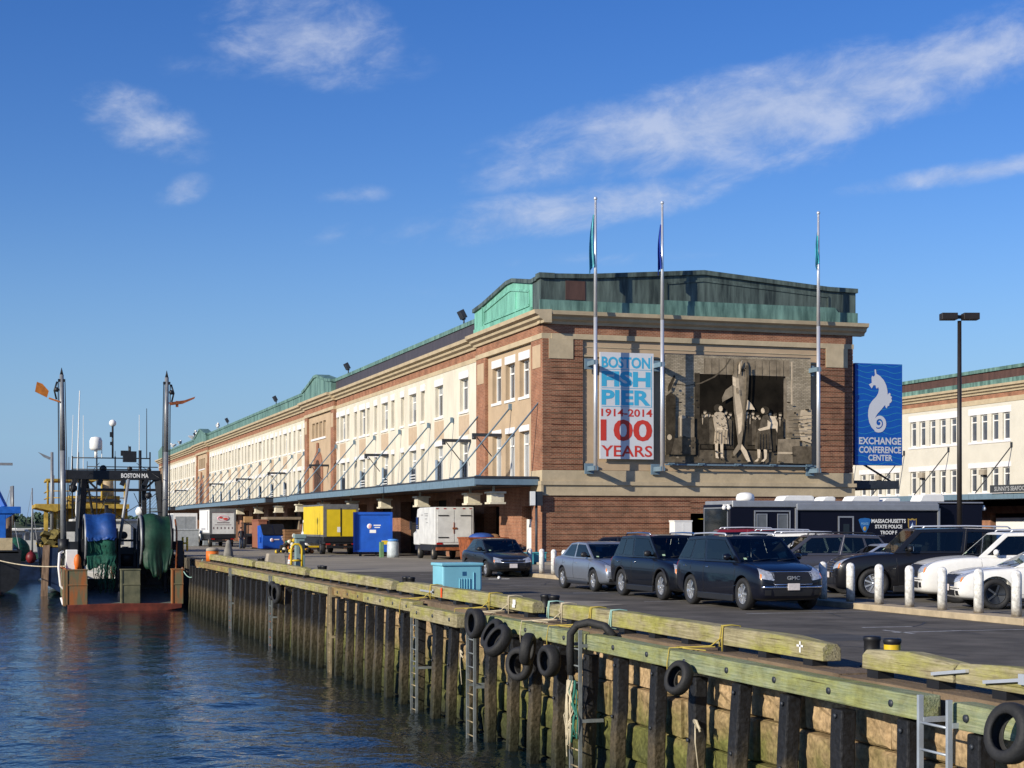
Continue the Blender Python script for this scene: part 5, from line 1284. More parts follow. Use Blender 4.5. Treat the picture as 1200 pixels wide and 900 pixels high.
    if not flares:
        for s in (-1, 1):
            g = MB(); g.box(min(s*(hw-.08), s*(hw-.005)), yw[0]+tyre_r+.1, .19, max(s*(hw-.08), s*(hw-.005)), yw[1]-tyre_r-.1, .19+.11*(1.5 if kind != 'sedan' else .8)); g.build('sill', TRIM, t, bevel=.02)
    # seams, handles, mirrors
    def onside(s, y, z, off=.004):
        h = bvh.ray_cast(Vector((s*(hw+1), y, z)), Vector((-s, 0, 0))); return Vector(((h[0].x if h[0] else s*hw)+s*off, y, z))
    ymid = mb_[1]
    for s in (-1, 1):
        g = MB()
        for y0_, y1_ in ((ywb+.12, ywb+.05), (ymid, ymid), (min(yrb-.25, yw[1]-.05) , min(yrb-.25, yw[1]-.05))):
            pts = [onside(s, y0_+(y1_-y0_)*k/8, .36+(belt-.42)*k/8, .001) for k in range(9)]
            if y0_ > ymid+.3: pts = [p for p in pts if p.z > tyre_r*2.15 or abs(p.y-yw[1]) > tyre_r+.1]
            if len(pts) > 2: g.tube(pts, .005, 4)
        pts = [onside(s, ywb+.12+(min(yrb-.25, yw[1]-.42)-ywb-.12)*k/8, .36, .001) for k in range(9)]
        g.tube(pts, .005, 4); g.build('door_seams', BLACK, t)
        for y in (ymid-.22, ymid+ (yrb-ymid)*.62):
            p = onside(s, y, belt-.15, .015); g = MB(); g.ball(p, .018, .09, .016, n=10, m=6); g.build('door_handle', CHROME if grille == 'chrome' or letters else pm, t)
        g = MB(); p = Vector((s*(wf+.14), ywb+.42, belt+.11)); g.ball(p, .11, .075, .085, n=14, m=8); g.tube([p, (s*(wf-.02), ywb+.45, belt+.04)], .03, 6); g.build('mirror', TRIM if letters is None and pm is not PW else pm, t)
        g = MB(); g.obb((s*(wf+.14), ywb+.492, belt+.11), .16, .01, .12); g.build('mirror_glass', CHROME, t)
    if rails:
        for s in (-1, 1):
            g = MB(); x = s*wrf*.86; g.tube([(x, yrf+.18, H+.0), (x, yrf+.25, H+.05), (x, ym, H+.065), (x, yrr-.18, H+.045), (x, yrr-.1, H-.01)], .022, 8); g.build('roof_rail', rails, t)
    if spoiler: g = MB(); g.box(-wrf*.8, yrr-.05, H-.06, wrf*.8, yrr+.22, H-.025); g.build('spoiler', pm, t, bevel=.012)
    # bonnet shut lines and bumper seam
    def ontop(x, y):
        h = bvh.ray_cast(Vector((x, y, 3)), Vector((0, 0, -1))); return (h[0] or Vector((x, y, hood)))+Vector((0, 0, .001))
    g = MB()
    for s in (-1, 1): g.tube([ontop(s*hw*(.66+.14*k/6), -h2+.22+(ywb+h2-.3)*k/6) for k in range(7)], .006, 4)
    g.tube([ontop(-hw*.66+hw*1.32*k/8, -h2+.22-.05*(1-abs(k-4)/4)) for k in range(9)], .006, 4); g.build('bonnet_seams', BLACK, t)
    pts = []
    for k in range(13):
        x = -hw*.96+hw*1.92*k/12; h = bvh.ray_cast(Vector((x, -h2-2, z0*.63)), Vector((0, 1, 0)))
        if h[0]: pts.append(h[0]+Vector((0, -.002, 0)))
    if len(pts) > 4: g = MB(); g.tube(pts, .012 if letters is None else .03, 6); g.build('bumper_strip', CHROME if letters else BLACK, t)
    # wipers
    g = MB()
    for x in (-.45, .2): g.tube([(x, ywb+.02, belt+.02), (x+.5, ywb+.10, belt+.075)], .009, 5)
    g.build('wipers', TRIM, t)
    # wheels
    for y in yw:
        for s in (-1, 1):
            q = Vector((s, 0, 0)).to_track_quat('Z', 'Y').to_matrix()
            m = MB(); r = tyre_r; ri = r*.66; w = .21
            m.lathe([(ri, -w*.5), (r*.93, -w*.5), (r, -w*.3), (r, w*.3), (r*.93, w*.5), (ri, w*.46), (ri*.98, w*.3), (ri*.98, -w*.4)], q=q, n=30, closed=True)
            wo = m.build('wheel', RUBBER, t); wo.location = (s*(hw-.125), y, r)
            m = MB(); rm_ = ri*.985
            m.lathe([(rm_, .07), (rm_*.93, .082), (rm_*.9, .03), (rm_*.88, -.02), (.001, -.02)], q=q, n=30)
            for k in range(star):
                a = 2*math.pi*k/star; c0 = q @ Vector((math.cos(a)*rm_*.2, math.sin(a)*rm_*.2, .062)); c1 = q @ Vector((math.cos(a)*rm_*.93, math.sin(a)*rm_*.93, .055))
                m.beam(c0, c1, .055, .045)
            m.cyl(q @ Vector((0, 0, .0)), q @ Vector((0, 0, .08)), rm_*.26, rm_*.22, n=14)
            ro = m.build('rim', rim_m or RIM, wo)
            m = MB(); m.cyl(q @ Vector((0, 0, -.03)), q @ Vector((0, 0, -.012)), rm_*.87, n=20); m.build('brake_disc', STEEL_D, wo)
    return t
PW = paint('paint_white', (.72, .71, .68), rough=.3)
p_navy = paint('paint_navy', (.004, .005, .011)); p_grey = paint('paint_charcoal', (.016, .018, .024), .2, .3); p_silver = paint('paint_silver', (.30, .33, .39), .65, .3); p_jeep = paint('paint_dark_blue', (.005, .006, .010), .1)
p_black = paint('paint_black', (.008, .008, .010)); p_gm = paint('paint_gunmetal', (.07, .07, .085), .4, .3); p_red = paint('paint_red', (.16, .010, .018)); p_sil2 = paint('paint_pale_silver', (.42, .46, .54), .6, .3); p_blk2 = paint('paint_black_blue', (.012, .014, .022))
SUV = dict(kind='suv', cat='suv')
RAILM = ALU
car('parked_suv', 'dark navy off roader with chrome grille letters, nearest in the kerbside line', (17.82, 36.7, 0), 0, p_navy, L=4.95, W=1.88, H=1.76, hood=1.12, belt=1.14, wb=3.02, ywb=-1.30, yrf=-.38, yrr=1.85, yrb=2.42, front_h=.90, tyre_r=.385, rails=RAILM, letters='GMC', group='cars parked along the kerb', grille='dark', **SUV)
car('parked_suv', 'dark blue off roader second in the kerbside line, behind the navy one', (18.0, 41.95, 0), 0, p_jeep, L=4.82, W=1.94, H=1.74, hood=1.10, belt=1.13, wb=2.91, ywb=-1.15, yrf=-.38, yrr=1.7, yrb=2.2, front_h=.88, tyre_r=.385, rails=CHROME, flares=TRIM, grille='chrome', group='cars parked along the kerb', **SUV)
car('parked_car', 'silver sedan third in the kerbside line', (18.1, 47.5, 0), 0, p_silver, L=4.85, W=1.83, H=1.49, hood=.97, belt=1.0, boot=1.04, wb=2.77, ywb=-1.25, yrf=-.45, yrr=.85, yrb=1.72, front_h=.74, tyre_r=.345, group='cars parked along the kerb', star=5)
car('parked_car', 'dark grey sedan parked alone in front of the white step van', (18.85, 61.3, 0), 0, p_grey, L=4.55, W=1.77, H=1.47, hood=.93, belt=.97, boot=1.03, wb=2.6, ywb=-1.2, yrf=-.38, yrr=.85, yrb=1.6, front_h=.70, tyre_r=.32, group='cars parked along the kerb', star=5, grille='slim')
T = R(-107.66)
def side(name, label, wx, wy, pm, W, L, wb=2.7, **k):      # placed by the near front wheel
    ya = -L/2+(L-wb)/2-.02*L; x = W/2-.1
    return car(name, label, (wx+x*.303-ya*.953, wy+x*.953+ya*.303, 0), T, pm, L=L, W=W, wb=wb, group='cars in the angled bays behind the bollards', **k)
side('parked_car', 'white sedan with dark wheels nearest the camera at the right edge', 22.75, 33.4, PW, 1.88, 5.05, H=1.48, hood=1.0, belt=1.03, boot=1.07, wb=3.05, ywb=-1.15, yrf=-.25, yrr=1.05, yrb=1.95, front_h=.80, tyre_r=.37, star=5, rim_m=STEEL_D, grille='dark')
side('parked_suv', 'white off roader parked between the white sedan and the black off roader', 23.7, 36.5, PW, 1.95, 5.0, H=1.84, hood=1.2, belt=1.2, wb=2.95, ywb=-1.0, yrf=-.3, yrr=2.0, yrb=2.4, front_h=.95, tyre_r=.39, rails=ALU, **SUV)
side('parked_suv', 'big black off roader with chrome grille and spoked wheels', 22.9, 39.3, p_black, 2.0, 5.5, H=1.93, hood=1.25, belt=1.26, wb=3.2, ywb=-1.15, yrf=-.5, yrr=2.2, yrb=2.65, front_h=1.0, tyre_r=.42, rails=ALU, grille='chrome', star=9, **SUV)
side('parked_car', 'pale silver sedan mostly hidden behind the black off roader', 23.6, 42.1, p_sil2, 1.8, 4.7, H=1.46, hood=.95, belt=.98, boot=1.02, ywb=-1.2, yrf=-.4, yrr=.9, yrb=1.75, tyre_r=.33)
side('parked_suv', 'gunmetal crossover with its long side window band behind the silver sedan', 23.0, 45.6, p_gm, 1.85, 4.85, H=1.72, hood=1.08, belt=1.1, wb=2.8, ywb=-1.1, yrf=-.3, yrr=1.85, yrb=2.32, front_h=.85, tyre_r=.36, rails=TRIM, spoiler=True, **SUV)
side('parked_suv', 'white crossover showing only its roof behind the gunmetal one', 23.5, 48.7, PW, 1.85, 4.6, H=1.74, hood=1.08, belt=1.1, ywb=-1.1, yrf=-.35, yrr=1.7, yrb=2.2, front_h=.85, tyre_r=.36, rails=ALU, **SUV)
side('parked_suv', 'black crossover showing only its roof beside the red one', 24.4, 52.0, p_blk2, 1.85, 4.7, H=1.80, hood=1.1, belt=1.14, ywb=-1.1, yrf=-.35, yrr=1.7, yrb=2.25, front_h=.86, tyre_r=.36, rails=ALU, **SUV)
side('parked_suv', 'dark red crossover with silver roof rails in front of the police coach', 24.4, 55.0, p_red, 1.85, 4.7, H=1.86, hood=1.12, belt=1.16, ywb=-1.1, yrf=-.35, yrr=1.75, yrb=2.25, front_h=.88, tyre_r=.36, rails=ALU, **SUV)
side('parked_car', 'dark sedan by the brick front, farther of two', 25.6, 70.0, p_blk2, 1.8, 4.7, H=1.46, hood=.95, belt=.98, boot=1.02, ywb=-1.2, yrf=-.4, yrr=.9, yrb=1.75, tyre_r=.33)
side('parked_car', 'dark sedan by the brick front, nearer of two', 25.6, 67.0, p_black, 1.8, 4.7, H=1.46, hood=.95, belt=.98, boot=1.02, ywb=-1.2, yrf=-.4, yrr=.9, yrb=1.75, tyre_r=.33)
# ================================================================ POLICE COACH, TRUCKS, BINS, CLUTTER
def cam_xy(xc, zc): return (.9529*xc+.3034*zc, -.3034*xc+.9529*zc)
def wheel(t, x, y, r, s, w=.25, dual=False, axle=True, rim=None):
    q = Vector((s, 0, 0)).to_track_quat('Z', 'Y').to_matrix(); m = MB(); ri = r*.56
    m.lathe([(ri, -w*.5), (r*.93, -w*.5), (r, -w*.35), (r, w*.35), (r*.93, w*.5), (ri, w*.46), (ri*.9, w*.2), (.001, w*.2), (.001, -w*.4), (ri, -w*.4)], q=q, n=22)
    o = m.build('wheel', RUBBER, t); o.location = (x, y, r)
    m = MB(); m.lathe([(ri*.97, w*.42), (ri*.8, w*.22), (ri*.35, w*.25), (ri*.3, w*.5), (.001, w*.5)], q=q, n=18); m.build('rim', rim or CONC, o)
VG = mat('dark_glass', (.010, .013, .015), .05, var=.05, spec=.5)
navy = mat('coach_navy', (.006, .007, .016), .45, var=.05, spec=.15); silv = mat('coach_silver', (.33, .34, .36), .4, metal=.4, var=.08)
x0, y0 = cam_xy(8.45, 63.0); ang = -YAW+R(17.6)
rv = thing('police_coach', 'long dark blue state police command coach with silver roof edge behind the cars', 'coach', (x0, y0, 0), ang)
LR, WR, HR = 11.6, 2.5, 2.98
g = MB(); g.box(0, 0, .45, LR-2.3, WR, HR-.16); g.build('body', navy, rv, bevel=.06, seg=3)
g = MB(); g.box(LR-2.3, .35, .45, LR, WR, HR-.12); g.build('rear_body', navy, rv, bevel=.06, seg=3)
g = MB(); g.box(.1, -.06, HR-.28, LR-2.35, WR+.02, HR-.02); g.box(LR-2.35, .3, HR-.1, LR+.02, WR, HR-.03); g.build('roof', silv, rv, bevel=.05, seg=3)
g = MB(); g.box(2.86, -.1, HR-.40, LR-2.32, .0, HR-.12); g.build('awning_roll', silv, rv, bevel=.04)
g = MB(); g.box(.05, -.02, .45, LR-2.35, .01, .98); g.build('lower_panel', silv, rv)
g = MB(); g.box(-.02, .16, 1.5, .0, WR-.2, HR-.32); g.build('windscreen', VG, rv)
g = MB()
for a, b_ in ((.12, .16), (WR-.2, WR-.16)): g.box(-.03, a, 1.45, .005, b_, HR-.28)
g.box(-.03, .16, 1.45, .005, WR-.2, 1.5); g.box(-.03, .16, HR-.32, .005, WR-.2, HR-.28); g.build('windscreen_frame', silv, rv)
def frame(x0, x1, z0, z1, y, w, nm, m=silv):
    g = MB(); g.box(x0, y-.03, z0, x0+w, y, z1); g.box(x1-w, y-.03, z0, x1, y, z1); g.box(x0+w, y-.03, z0, x1-w, y, z0+w); g.box(x0+w, y-.03, z1-w, x1-w, y, z1); return g.build(nm, m, rv)
frame(1.05, 2.62, 1.62, 2.58, 0, .05, 'slide_out_frame')
for a in (1.15, 2.05):
    f = frame(a, a+.46, 1.80, 2.45, -.005, .035, 'window_frame'); g = MB(); g.box(a+.035, -.02, 1.83, a+.425, -.008, 2.42); g.build('window', mat('grey_blind', (.13, .14, .15), .35, var=.15), rv)
for a in (2.82, LR-2.36): g = MB(); g.box(a, -.07, .9, a+.09, -.0, HR-.3); g.build('awning_arm', silv, rv)
frame(4.72, 5.42, .6, 2.36, 0, .06, 'door_frame'); g = MB(); g.box(4.78, -.015, .66, 5.36, -.002, 2.3); g.build('door', navy, rv); g = MB(); g.box(4.95, -.025, 1.45, 5.22, -.016, 2.05); g.build('door_window', VG, rv)
g = MB(); P_ = plane_front(0, -.004, 0)
for s, a, b_, z0, z1 in (('MASSACHUSETTS', 6.22, 7.78, 2.09, 2.25), ('STATE POLICE', 6.38, 7.62, 1.87, 2.02), ('TROOP F', 6.62, 7.38, 1.63, 1.78)): text(g, s, a, b_, z0, z1, P_, .03, .006)
g.build('lettering', WHITE, rv)
g = MB(); cx_ = 5.92
g.prism([(cx_-.28, 2.22), (cx_-.2, 2.27), (cx_, 2.29), (cx_+.2, 2.27), (cx_+.28, 2.22), (cx_+.16, 1.9), (cx_+.05, 1.72), (cx_, 1.66), (cx_-.05, 1.72), (cx_-.16, 1.9)], 'y', -.014, -.002); g.build('blue_shield', mat('shield_blue', (.02, .12, .35), .5), rv)
g = MB(); text(g, 'POLICE', cx_-.16, cx_+.16, 2.02, 2.11, plane_front(0, -.015, 0), .03, .004); g.build('shield_lettering', mat('shield_pale', (.2, .4, .6), .5), rv)
g = MB(); g.ball((cx_, -.016, 1.86), .07, .008, .09); g.build('shield_seal', mat('shield_gold', (.40, .27, .06), .5), rv)
cx_ = 8.08
sh = [(-.2, 2.27), (-.1, 2.24), (0, 2.28), (.1, 2.24), (.2, 2.27), (.19, 1.95), (.12, 1.78), (0, 1.68), (-.12, 1.78), (-.19, 1.95)]
g = MB(); g.prism([(cx_+a, b_) for a, b_ in sh], 'y', -.014, -.002); g.build('gold_shield', mat('shield_gold2', (.40, .27, .06), .5), rv)
g = MB(); g.prism([(cx_+a*.78, 1.98+(b_-1.98)*.8) for a, b_ in sh], 'y', -.018, -.0145); g.build('shield_field', mat('shield_navy', (.02, .03, .10), .5), rv)
g = MB(); g.lathe([(.001, 0), (.06, 0), (.085, .08), (.02, .2), (.001, .26)], c=(cx_, -.02, 1.86), n=10); g.build('shield_figure', mat('shield_figure', (.2, .28, .42), .5), rv)
g = MB(); g.lathe([(.001, 0), (.36, 0), (.37, .12), (.33, .26), (.2, .33), (.001, .35)], c=(1.25, 1.2, HR-.02), n=24); g.build('satellite_dome', WHITE, rv)
for i, (a, L_, h_) in enumerate(((2.55, 1.4, .2), (4.3, .6, .17), (5.6, 1.3, .2), (7.05, .8, .13), (8.75, 1.15, .28))):
    g = MB(); g.prism([(a, HR-.02), (a+.12, HR+h_*.8), (a+.25, HR+h_), (a+L_-.1, HR+h_), (a+L_, HR+h_*.7), (a+L_, HR-.02)], 'y', .5, 1.3); g.build('roof_air_conditioner', WHITE, rv, bevel=.03)
for a, yy in ((-.18, .1), (.0, .05), (LR+.15, .5)):
    g = MB(); g.ball((a, yy, HR-.3), .09, n=10); g.box(a-.04, yy-.02, HR-.22, a+.2 if a < 1 else a+.04, yy+.04, HR-.16); g.build('camera_pod', WHITE, rv)
for x, s in ((1.6, -1), (LR-3.0, -1), (LR-2.0, -1)): wheel(rv, x, .28, .45, 0 if False else 1, .3) if False else None
for x in (1.7, LR-3.2):
    for y in (.16, WR-.16):
        q = Vector((0, -1 if y < 1 else 1, 0)).to_track_quat('Z', 'X').to_matrix(); m = MB(); m.lathe([(.25, -.14), (.43, -.14), (.47, -.08), (.47, .08), (.43, .14), (.25, .13), (.001, .05), (.001, -.1)], q=q, n=20); o = m.build('wheel', RUBBER, rv); o.location = (x, y, .47)
# white cabinet by the front
g = MB(); g.box(0, 0, .1, 1.0, .7, 2.05); g.box(-.03, -.02, 2.05, 1.03, .72, 2.12); g.box(.49, -.012, .2, .51, 0, 2.0); o = g.build('utility_cabinet', WHITE, bevel=.015); o.location = (34.3, 79.3, .12); tag(o, 'white utility cabinet standing against the brick front beside the dark doorway', 'cabinet')

dirtw = mat('dirty_white', (.60, .60, .58), .55, var=.14, scale=1.6)
# ---- white step van, rear towards the camera
sv = thing('step_van', 'white step van seen from behind with closed rear doors and rust streaks', 'van', (24.95, 89.2, 0), R(-3))
g = MB(); g.box(-1.15, 0, .85, 1.15, 4.6, 3.02); g.build('body', dirtw, sv, bevel=.06, seg=3)
g = MB(); g.prism([(4.6, .8), (6.4, .8), (6.5, 1.5), (5.75, 1.65), (5.3, 2.95), (4.6, 3.0)], 'x', -1.1, 1.1); g.build('cab', dirtw, sv, bevel=.05)
g = MB(); g.box(-1.0, -.03, 1.0, -.02, .0, 2.85); g.build('rear_door', dirtw, sv, bevel=.01); g = MB(); g.box(.02, -.03, 1.0, 1.0, 0, 2.85); g.build('rear_door', dirtw, sv, bevel=.01)
for s in (-1, 1):
    for z in (1.25, 2.5): g = MB(); g.box(min(s*.35, s*.95), -.06, z, max(s*.35, s*.95), -.031, z+.06); g.build('hinge', BLACK, sv)
g = MB(); g.box(-.12, -.07, 1.75, .14, -.031, 1.85); g.box(-.06, -.06, 1.5, -.02, -.031, 2.15); g.build('latch', RUST, sv)
g = MB(); g.box(-1.1, -.25, .55, 1.1, .0, .72); g.build('bumper', RUST, sv); g = MB(); g.box(-1.05, .0, .5, 1.05, 6.2, .85); g.build('chassis', BLACK, sv)
for x in (-1.0, -.55, 0, .55, .95): g = MB(); g.box(x-.07, -.02, 2.9, x+.07, .0, 2.95); g.build('marker_lamp', TAILM, sv)
for s in (-1, 1): g = MB(); g.box(min(s*.7, s*1.05), -.03, .88, max(s*.7, s*1.05), 0, .98); g.build('tail_light', TAILM, sv)
g = MB(); g.box(-1.165, 4.75, 1.75, -1.105, 5.35, 2.45); g.build('side_window', VG, sv); g = MB(); g.beam((-1.45, 5.5, 1.7), (-1.45, 5.5, 2.2), .12, .2); g.beam((-1.1, 5.5, 2.0), (-1.45, 5.5, 2.0), .03); g.build('mirror', BLACK, sv)
g = MB()
for k, (z, a, b_) in enumerate(((2.62, 1.9, 2.9), (2.5, 1.9, 2.8), (2.32, 2.2, 2.7), (2.1, 1.9, 2.4), (2.55, 3.3, 3.9))): g.box(-1.158, a, z, -1.15, b_, z+.05)
g.build('faded_lettering', mat('grey_print', (.28, .28, .28), .7), sv)
for y in (.9, 4.9):
    for s in (-1, 1): wheel(sv, s*.98, y, .38, s, .26)
# ---- blue compactor box
cbm = mat('bin_blue', (.010, .085, .45), .45, var=.18, scale=1.2)
cp = thing('waste_compactor', 'blue compactor box with a pink star badge beside the step van', 'compactor', (22.75, 100.5, 0), R(-14))
g = MB(); g.box(-1.2, 0, .28, 1.2, 4.2, 2.75); g.build('container', STEEL_D, cp, bevel=.03)
g = MB(); g.box(-1.22, -.06, .3, 1.22, 0, 2.78); g.build('front_panel', cbm, cp, bevel=.02)
g = MB()
for a, b_, c, d in ((-1.24, .28, -1.1, 2.8), (1.1, .28, 1.24, 2.8), (-1.1, 2.64, 1.1, 2.8), (-1.1, .28, 1.1, .4)): g.box(a, -.14, b_, c, -.06, d)
g.build('front_frame', cbm, cp)
pink = mat('badge_pink', (.75, .35, .42), .5, var=.05)
def star(g, x, z, r, y):
    g.add([(x+(r if i % 2 == 0 else r*.45)*math.sin(i*math.pi/5), y, z+(r if i % 2 == 0 else r*.45)*math.cos(i*math.pi/5)) for i in range(10)], [tuple(range(10))])
g = MB(); g.cyl((-.2, -.061, 1.9), (-.2, -.066, 1.9), .17, n=18); g.build('badge', WHITE, cp); g = MB(); star(g, -.2, 1.9, .15, -.069); g.build('badge_star', pink, cp)
g = MB(); g.box(.05, -.068, 1.93, .5, -.061, 2.0); g.box(.1, -.068, 1.8, .45, -.061, 1.86); g.box(-.2, -.068, 1.48, .2, -.061, 1.68); g.build('badge_print', WHITE, cp)
g = MB(); g.box(.55, -.068, .75, 1.0, -.061, 1.0); g.build('warning_plate', YELLOW, cp)
for x in (-.8, .2, .9): g = MB(); g.box(x-.08, .1, 0, x+.08, .5, .28); g.build('foot', BLACK, cp)
# ---- box trucks
def box_truck(name, label, loc, rz, W, L, H, zb, body_m, door_m, frame_m, doors=2):
    t = thing(name, label, 'truck', loc, rz, 'trucks backed up along the pier'); hw = W/2
    g = MB(); g.box(-hw, 0, zb, hw, L, H); g.build('box_body', body_m, t, bevel=.03)
    g = MB(); g.box(-hw-.02, -.03, zb-.1, -hw+.2, 0, H+.02); g.box(hw-.12, -.03, zb-.1, hw+.02, 0, H+.02); g.box(-hw+.2, -.03, H-.32, hw-.12, 0, H+.02); g.box(-hw-.015, 0, H-.1, -hw, L, H+.01); g.box(-hw-.015, 0, zb-.02, -hw, L, zb+.12); g.build('rear_frame', frame_m, t)
    for i in range(doors):
        w = (W-.34)/doors; a = -hw+.21+i*w; g = MB(); g.box(a+.012, -.02, zb+.02, a+w-.012, 0, H-.34); g.build('rear_door', door_m, t)
    g = MB(); g.box(-hw+.1, .0, zb-.5, hw-.1, L, zb); g.box(-hw+.2, -.15, .45, hw-.2, .05, .6); g.box(-hw, -.06, zb-.35, hw, .0, zb-.02); g.build('chassis', BLACK, t)
    g = MB(); g.prism([(L+.1, .5), (L+1.9, .5), (L+1.9, 1.4), (L+1.5, 1.55), (L+1.2, 2.35), (L+.1, 2.4)], 'x', -1.0, 1.0); g.build('cab', WHITE, t, bevel=.05)
    g = MB(); g.box(-1.02, L+.5, 1.5, -.98, L+1.1, 2.15); g.build('side_window', VG, t)
    for y in (1.5, L+1.0):
        for s in (-1, 1): wheel(t, s*(hw-.22), y, .46, s, .3)
    for s in (-1, 1): g = MB(); g.box(min(s*(hw-.45), s*(hw-.15)), -.08, .66, max(s*(hw-.45), s*(hw-.15)), -.02, .76); g.build('tail_light', TAILM, t)
    return t
yel = mat('truck_yellow', (.70, .50, .015), .5, var=.1, scale=1.5); greyf = mat('truck_frame', (.14, .14, .14), .5, var=.2)
ty = box_truck('box_truck', 'yellow box truck with twin yellow rear doors under the canopy', (21.95, 106.6, 0), 0, 2.35, 7.4, 3.35, 1.2, yel, yel, greyf)
g = MB(); g.box(-.25, -.03, 1.5, .02, -.021, 1.85); g.build('notice', WHITE, ty); g = MB(); g.box(-.04, -.04, 1.25, .04, -.021, 3.1); g.build('door_bars', BLACK, ty)
tw = box_truck('box_truck', 'white box truck with a pink fish badge on its rear door', (19.2, 145.0, 0), 0, 2.3, 7.6, 3.4, 1.15, WHITE, dirtw, greyf, doors=1)
g = MB(); g.lathe([(.36, -.02), (.42, -.02), (.42, .02), (.36, .02)], c=(.05, -.035, 2.55), n=26, q=Matrix(((1.25, 0, 0), (0, 0, 1), (0, .6, 0))), closed=True); g.build('badge_ring', pink, tw)
g = MB(); g.ball((.25, -.03, 2.5), .22, .01, .1); g.ball((-.12, -.03, 2.6), .16, .01, .08); g.build('badge_fish', RED_S, tw)
g = MB(); g.box(-.95, -.03, 3.02, .95, -.021, 3.09); g.box(-.5, -.03, 2.12, .6, -.021, 2.2); g.box(-.7, -.03, 1.95, .75, -.021, 2.0)
for k in range(6): g.box(-.85+k*.33, -.03, 1.6, -.75+k*.33, -.021, 1.78)
g.build('printed_lines', mat('print_dark', (.16, .12, .13), .6), tw)
g = MB(); g.box(-1.165, 1.2, 1.5, -1.158, 1.7, 3.2); g.box(-1.165, 3, 1.5, -1.158, 6, 1.7); g.build('side_print', mat('print_grey', (.4, .4, .42), .6), tw)
# far trucks by the mast
tf = box_truck('box_truck', 'grey box truck with a white roof edge far along the pier near the mast', (17.9, 163.0, 0), 0, 2.3, 6.5, 3.1, 1.0, mat('far_grey', (.22, .24, .26), .6), mat('far_door', (.28, .30, .31), .6), WHITE)
g = MB(); g.box(-.6, 0, .0, .6, 1.2, 1.8); o = g.build('plastic_container', mat('cont_grey', (.23, .26, .28), .6), bevel=.04); o.location = (19.6, 157.5, 0); tag(o, 'grey plastic container with blue lids left of the white box truck', 'container')
q = MB(); q.box(-.62, -.02, 1.8, .62, 1.22, 1.95); q.build('lid', mat('lid_blue', (.06, .22, .55), .5), o)
g = MB(); g.box(-1.1, 0, 0, 1.1, 2.2, 1.45); g.box(-1.15, -.05, 1.45, 1.15, 2.2, 1.6); o = g.build('storage_box', mat('box_grey', (.30, .32, .33), .6), bevel=.03); o.location = (16.6, 150.0, 0); tag(o, 'low grey storage box beside the trawler mast', 'box')
# forklift
fk = thing('forklift', 'dark forklift with a raised mast beside the white box truck', 'forklift', (20.05, 134.2, 0), 0)
g = MB(); g.box(-.55, .3, .35, .55, 2.0, 1.0); g.box(-.5, 1.5, 1.0, .5, 2.1, 1.25); g.build('body', STEEL_D, fk, bevel=.05)
g = MB()
for s in (-1, 1): g.box(s*.4-.06, .0, .1, s*.4+.06, .2, 2.1)
g.box(-.34, .02, 1.95, .34, .18, 2.08); g.box(-.34, .02, 1.0, .34, .18, 1.1); g.build('mast', BLACK, fk)
g = MB()
for s in (-1, 1):
    g.box(s*.25-.06, -1.0, .12, s*.25+.06, .0, .17)
g.build('forks', STEEL_D, fk)
g = MB()
for s in (-1, 1):
    for y in (.5, 1.7): g.cyl((s*.45, y, 1.0), (s*.45, y, 2.1), .035, n=6)
g.box(-.55, .4, 2.1, .55, 1.8, 2.16); g.build('overhead_guard', BLACK, fk)
for y in (.55, 1.75):
    for s in (-1, 1): wheel(fk, s*.5, y, .28, s, .2)
g = MB(); g.box(-.35, 0, 0, .35, .6, .5); o = g.build('cardboard_box', mat('cardboard', (.42, .24, .10), .9), bevel=.01); o.location = (20.0, 134.9, 2.17); tag(o, 'brown cardboard box on top of the forklift guard', 'box')
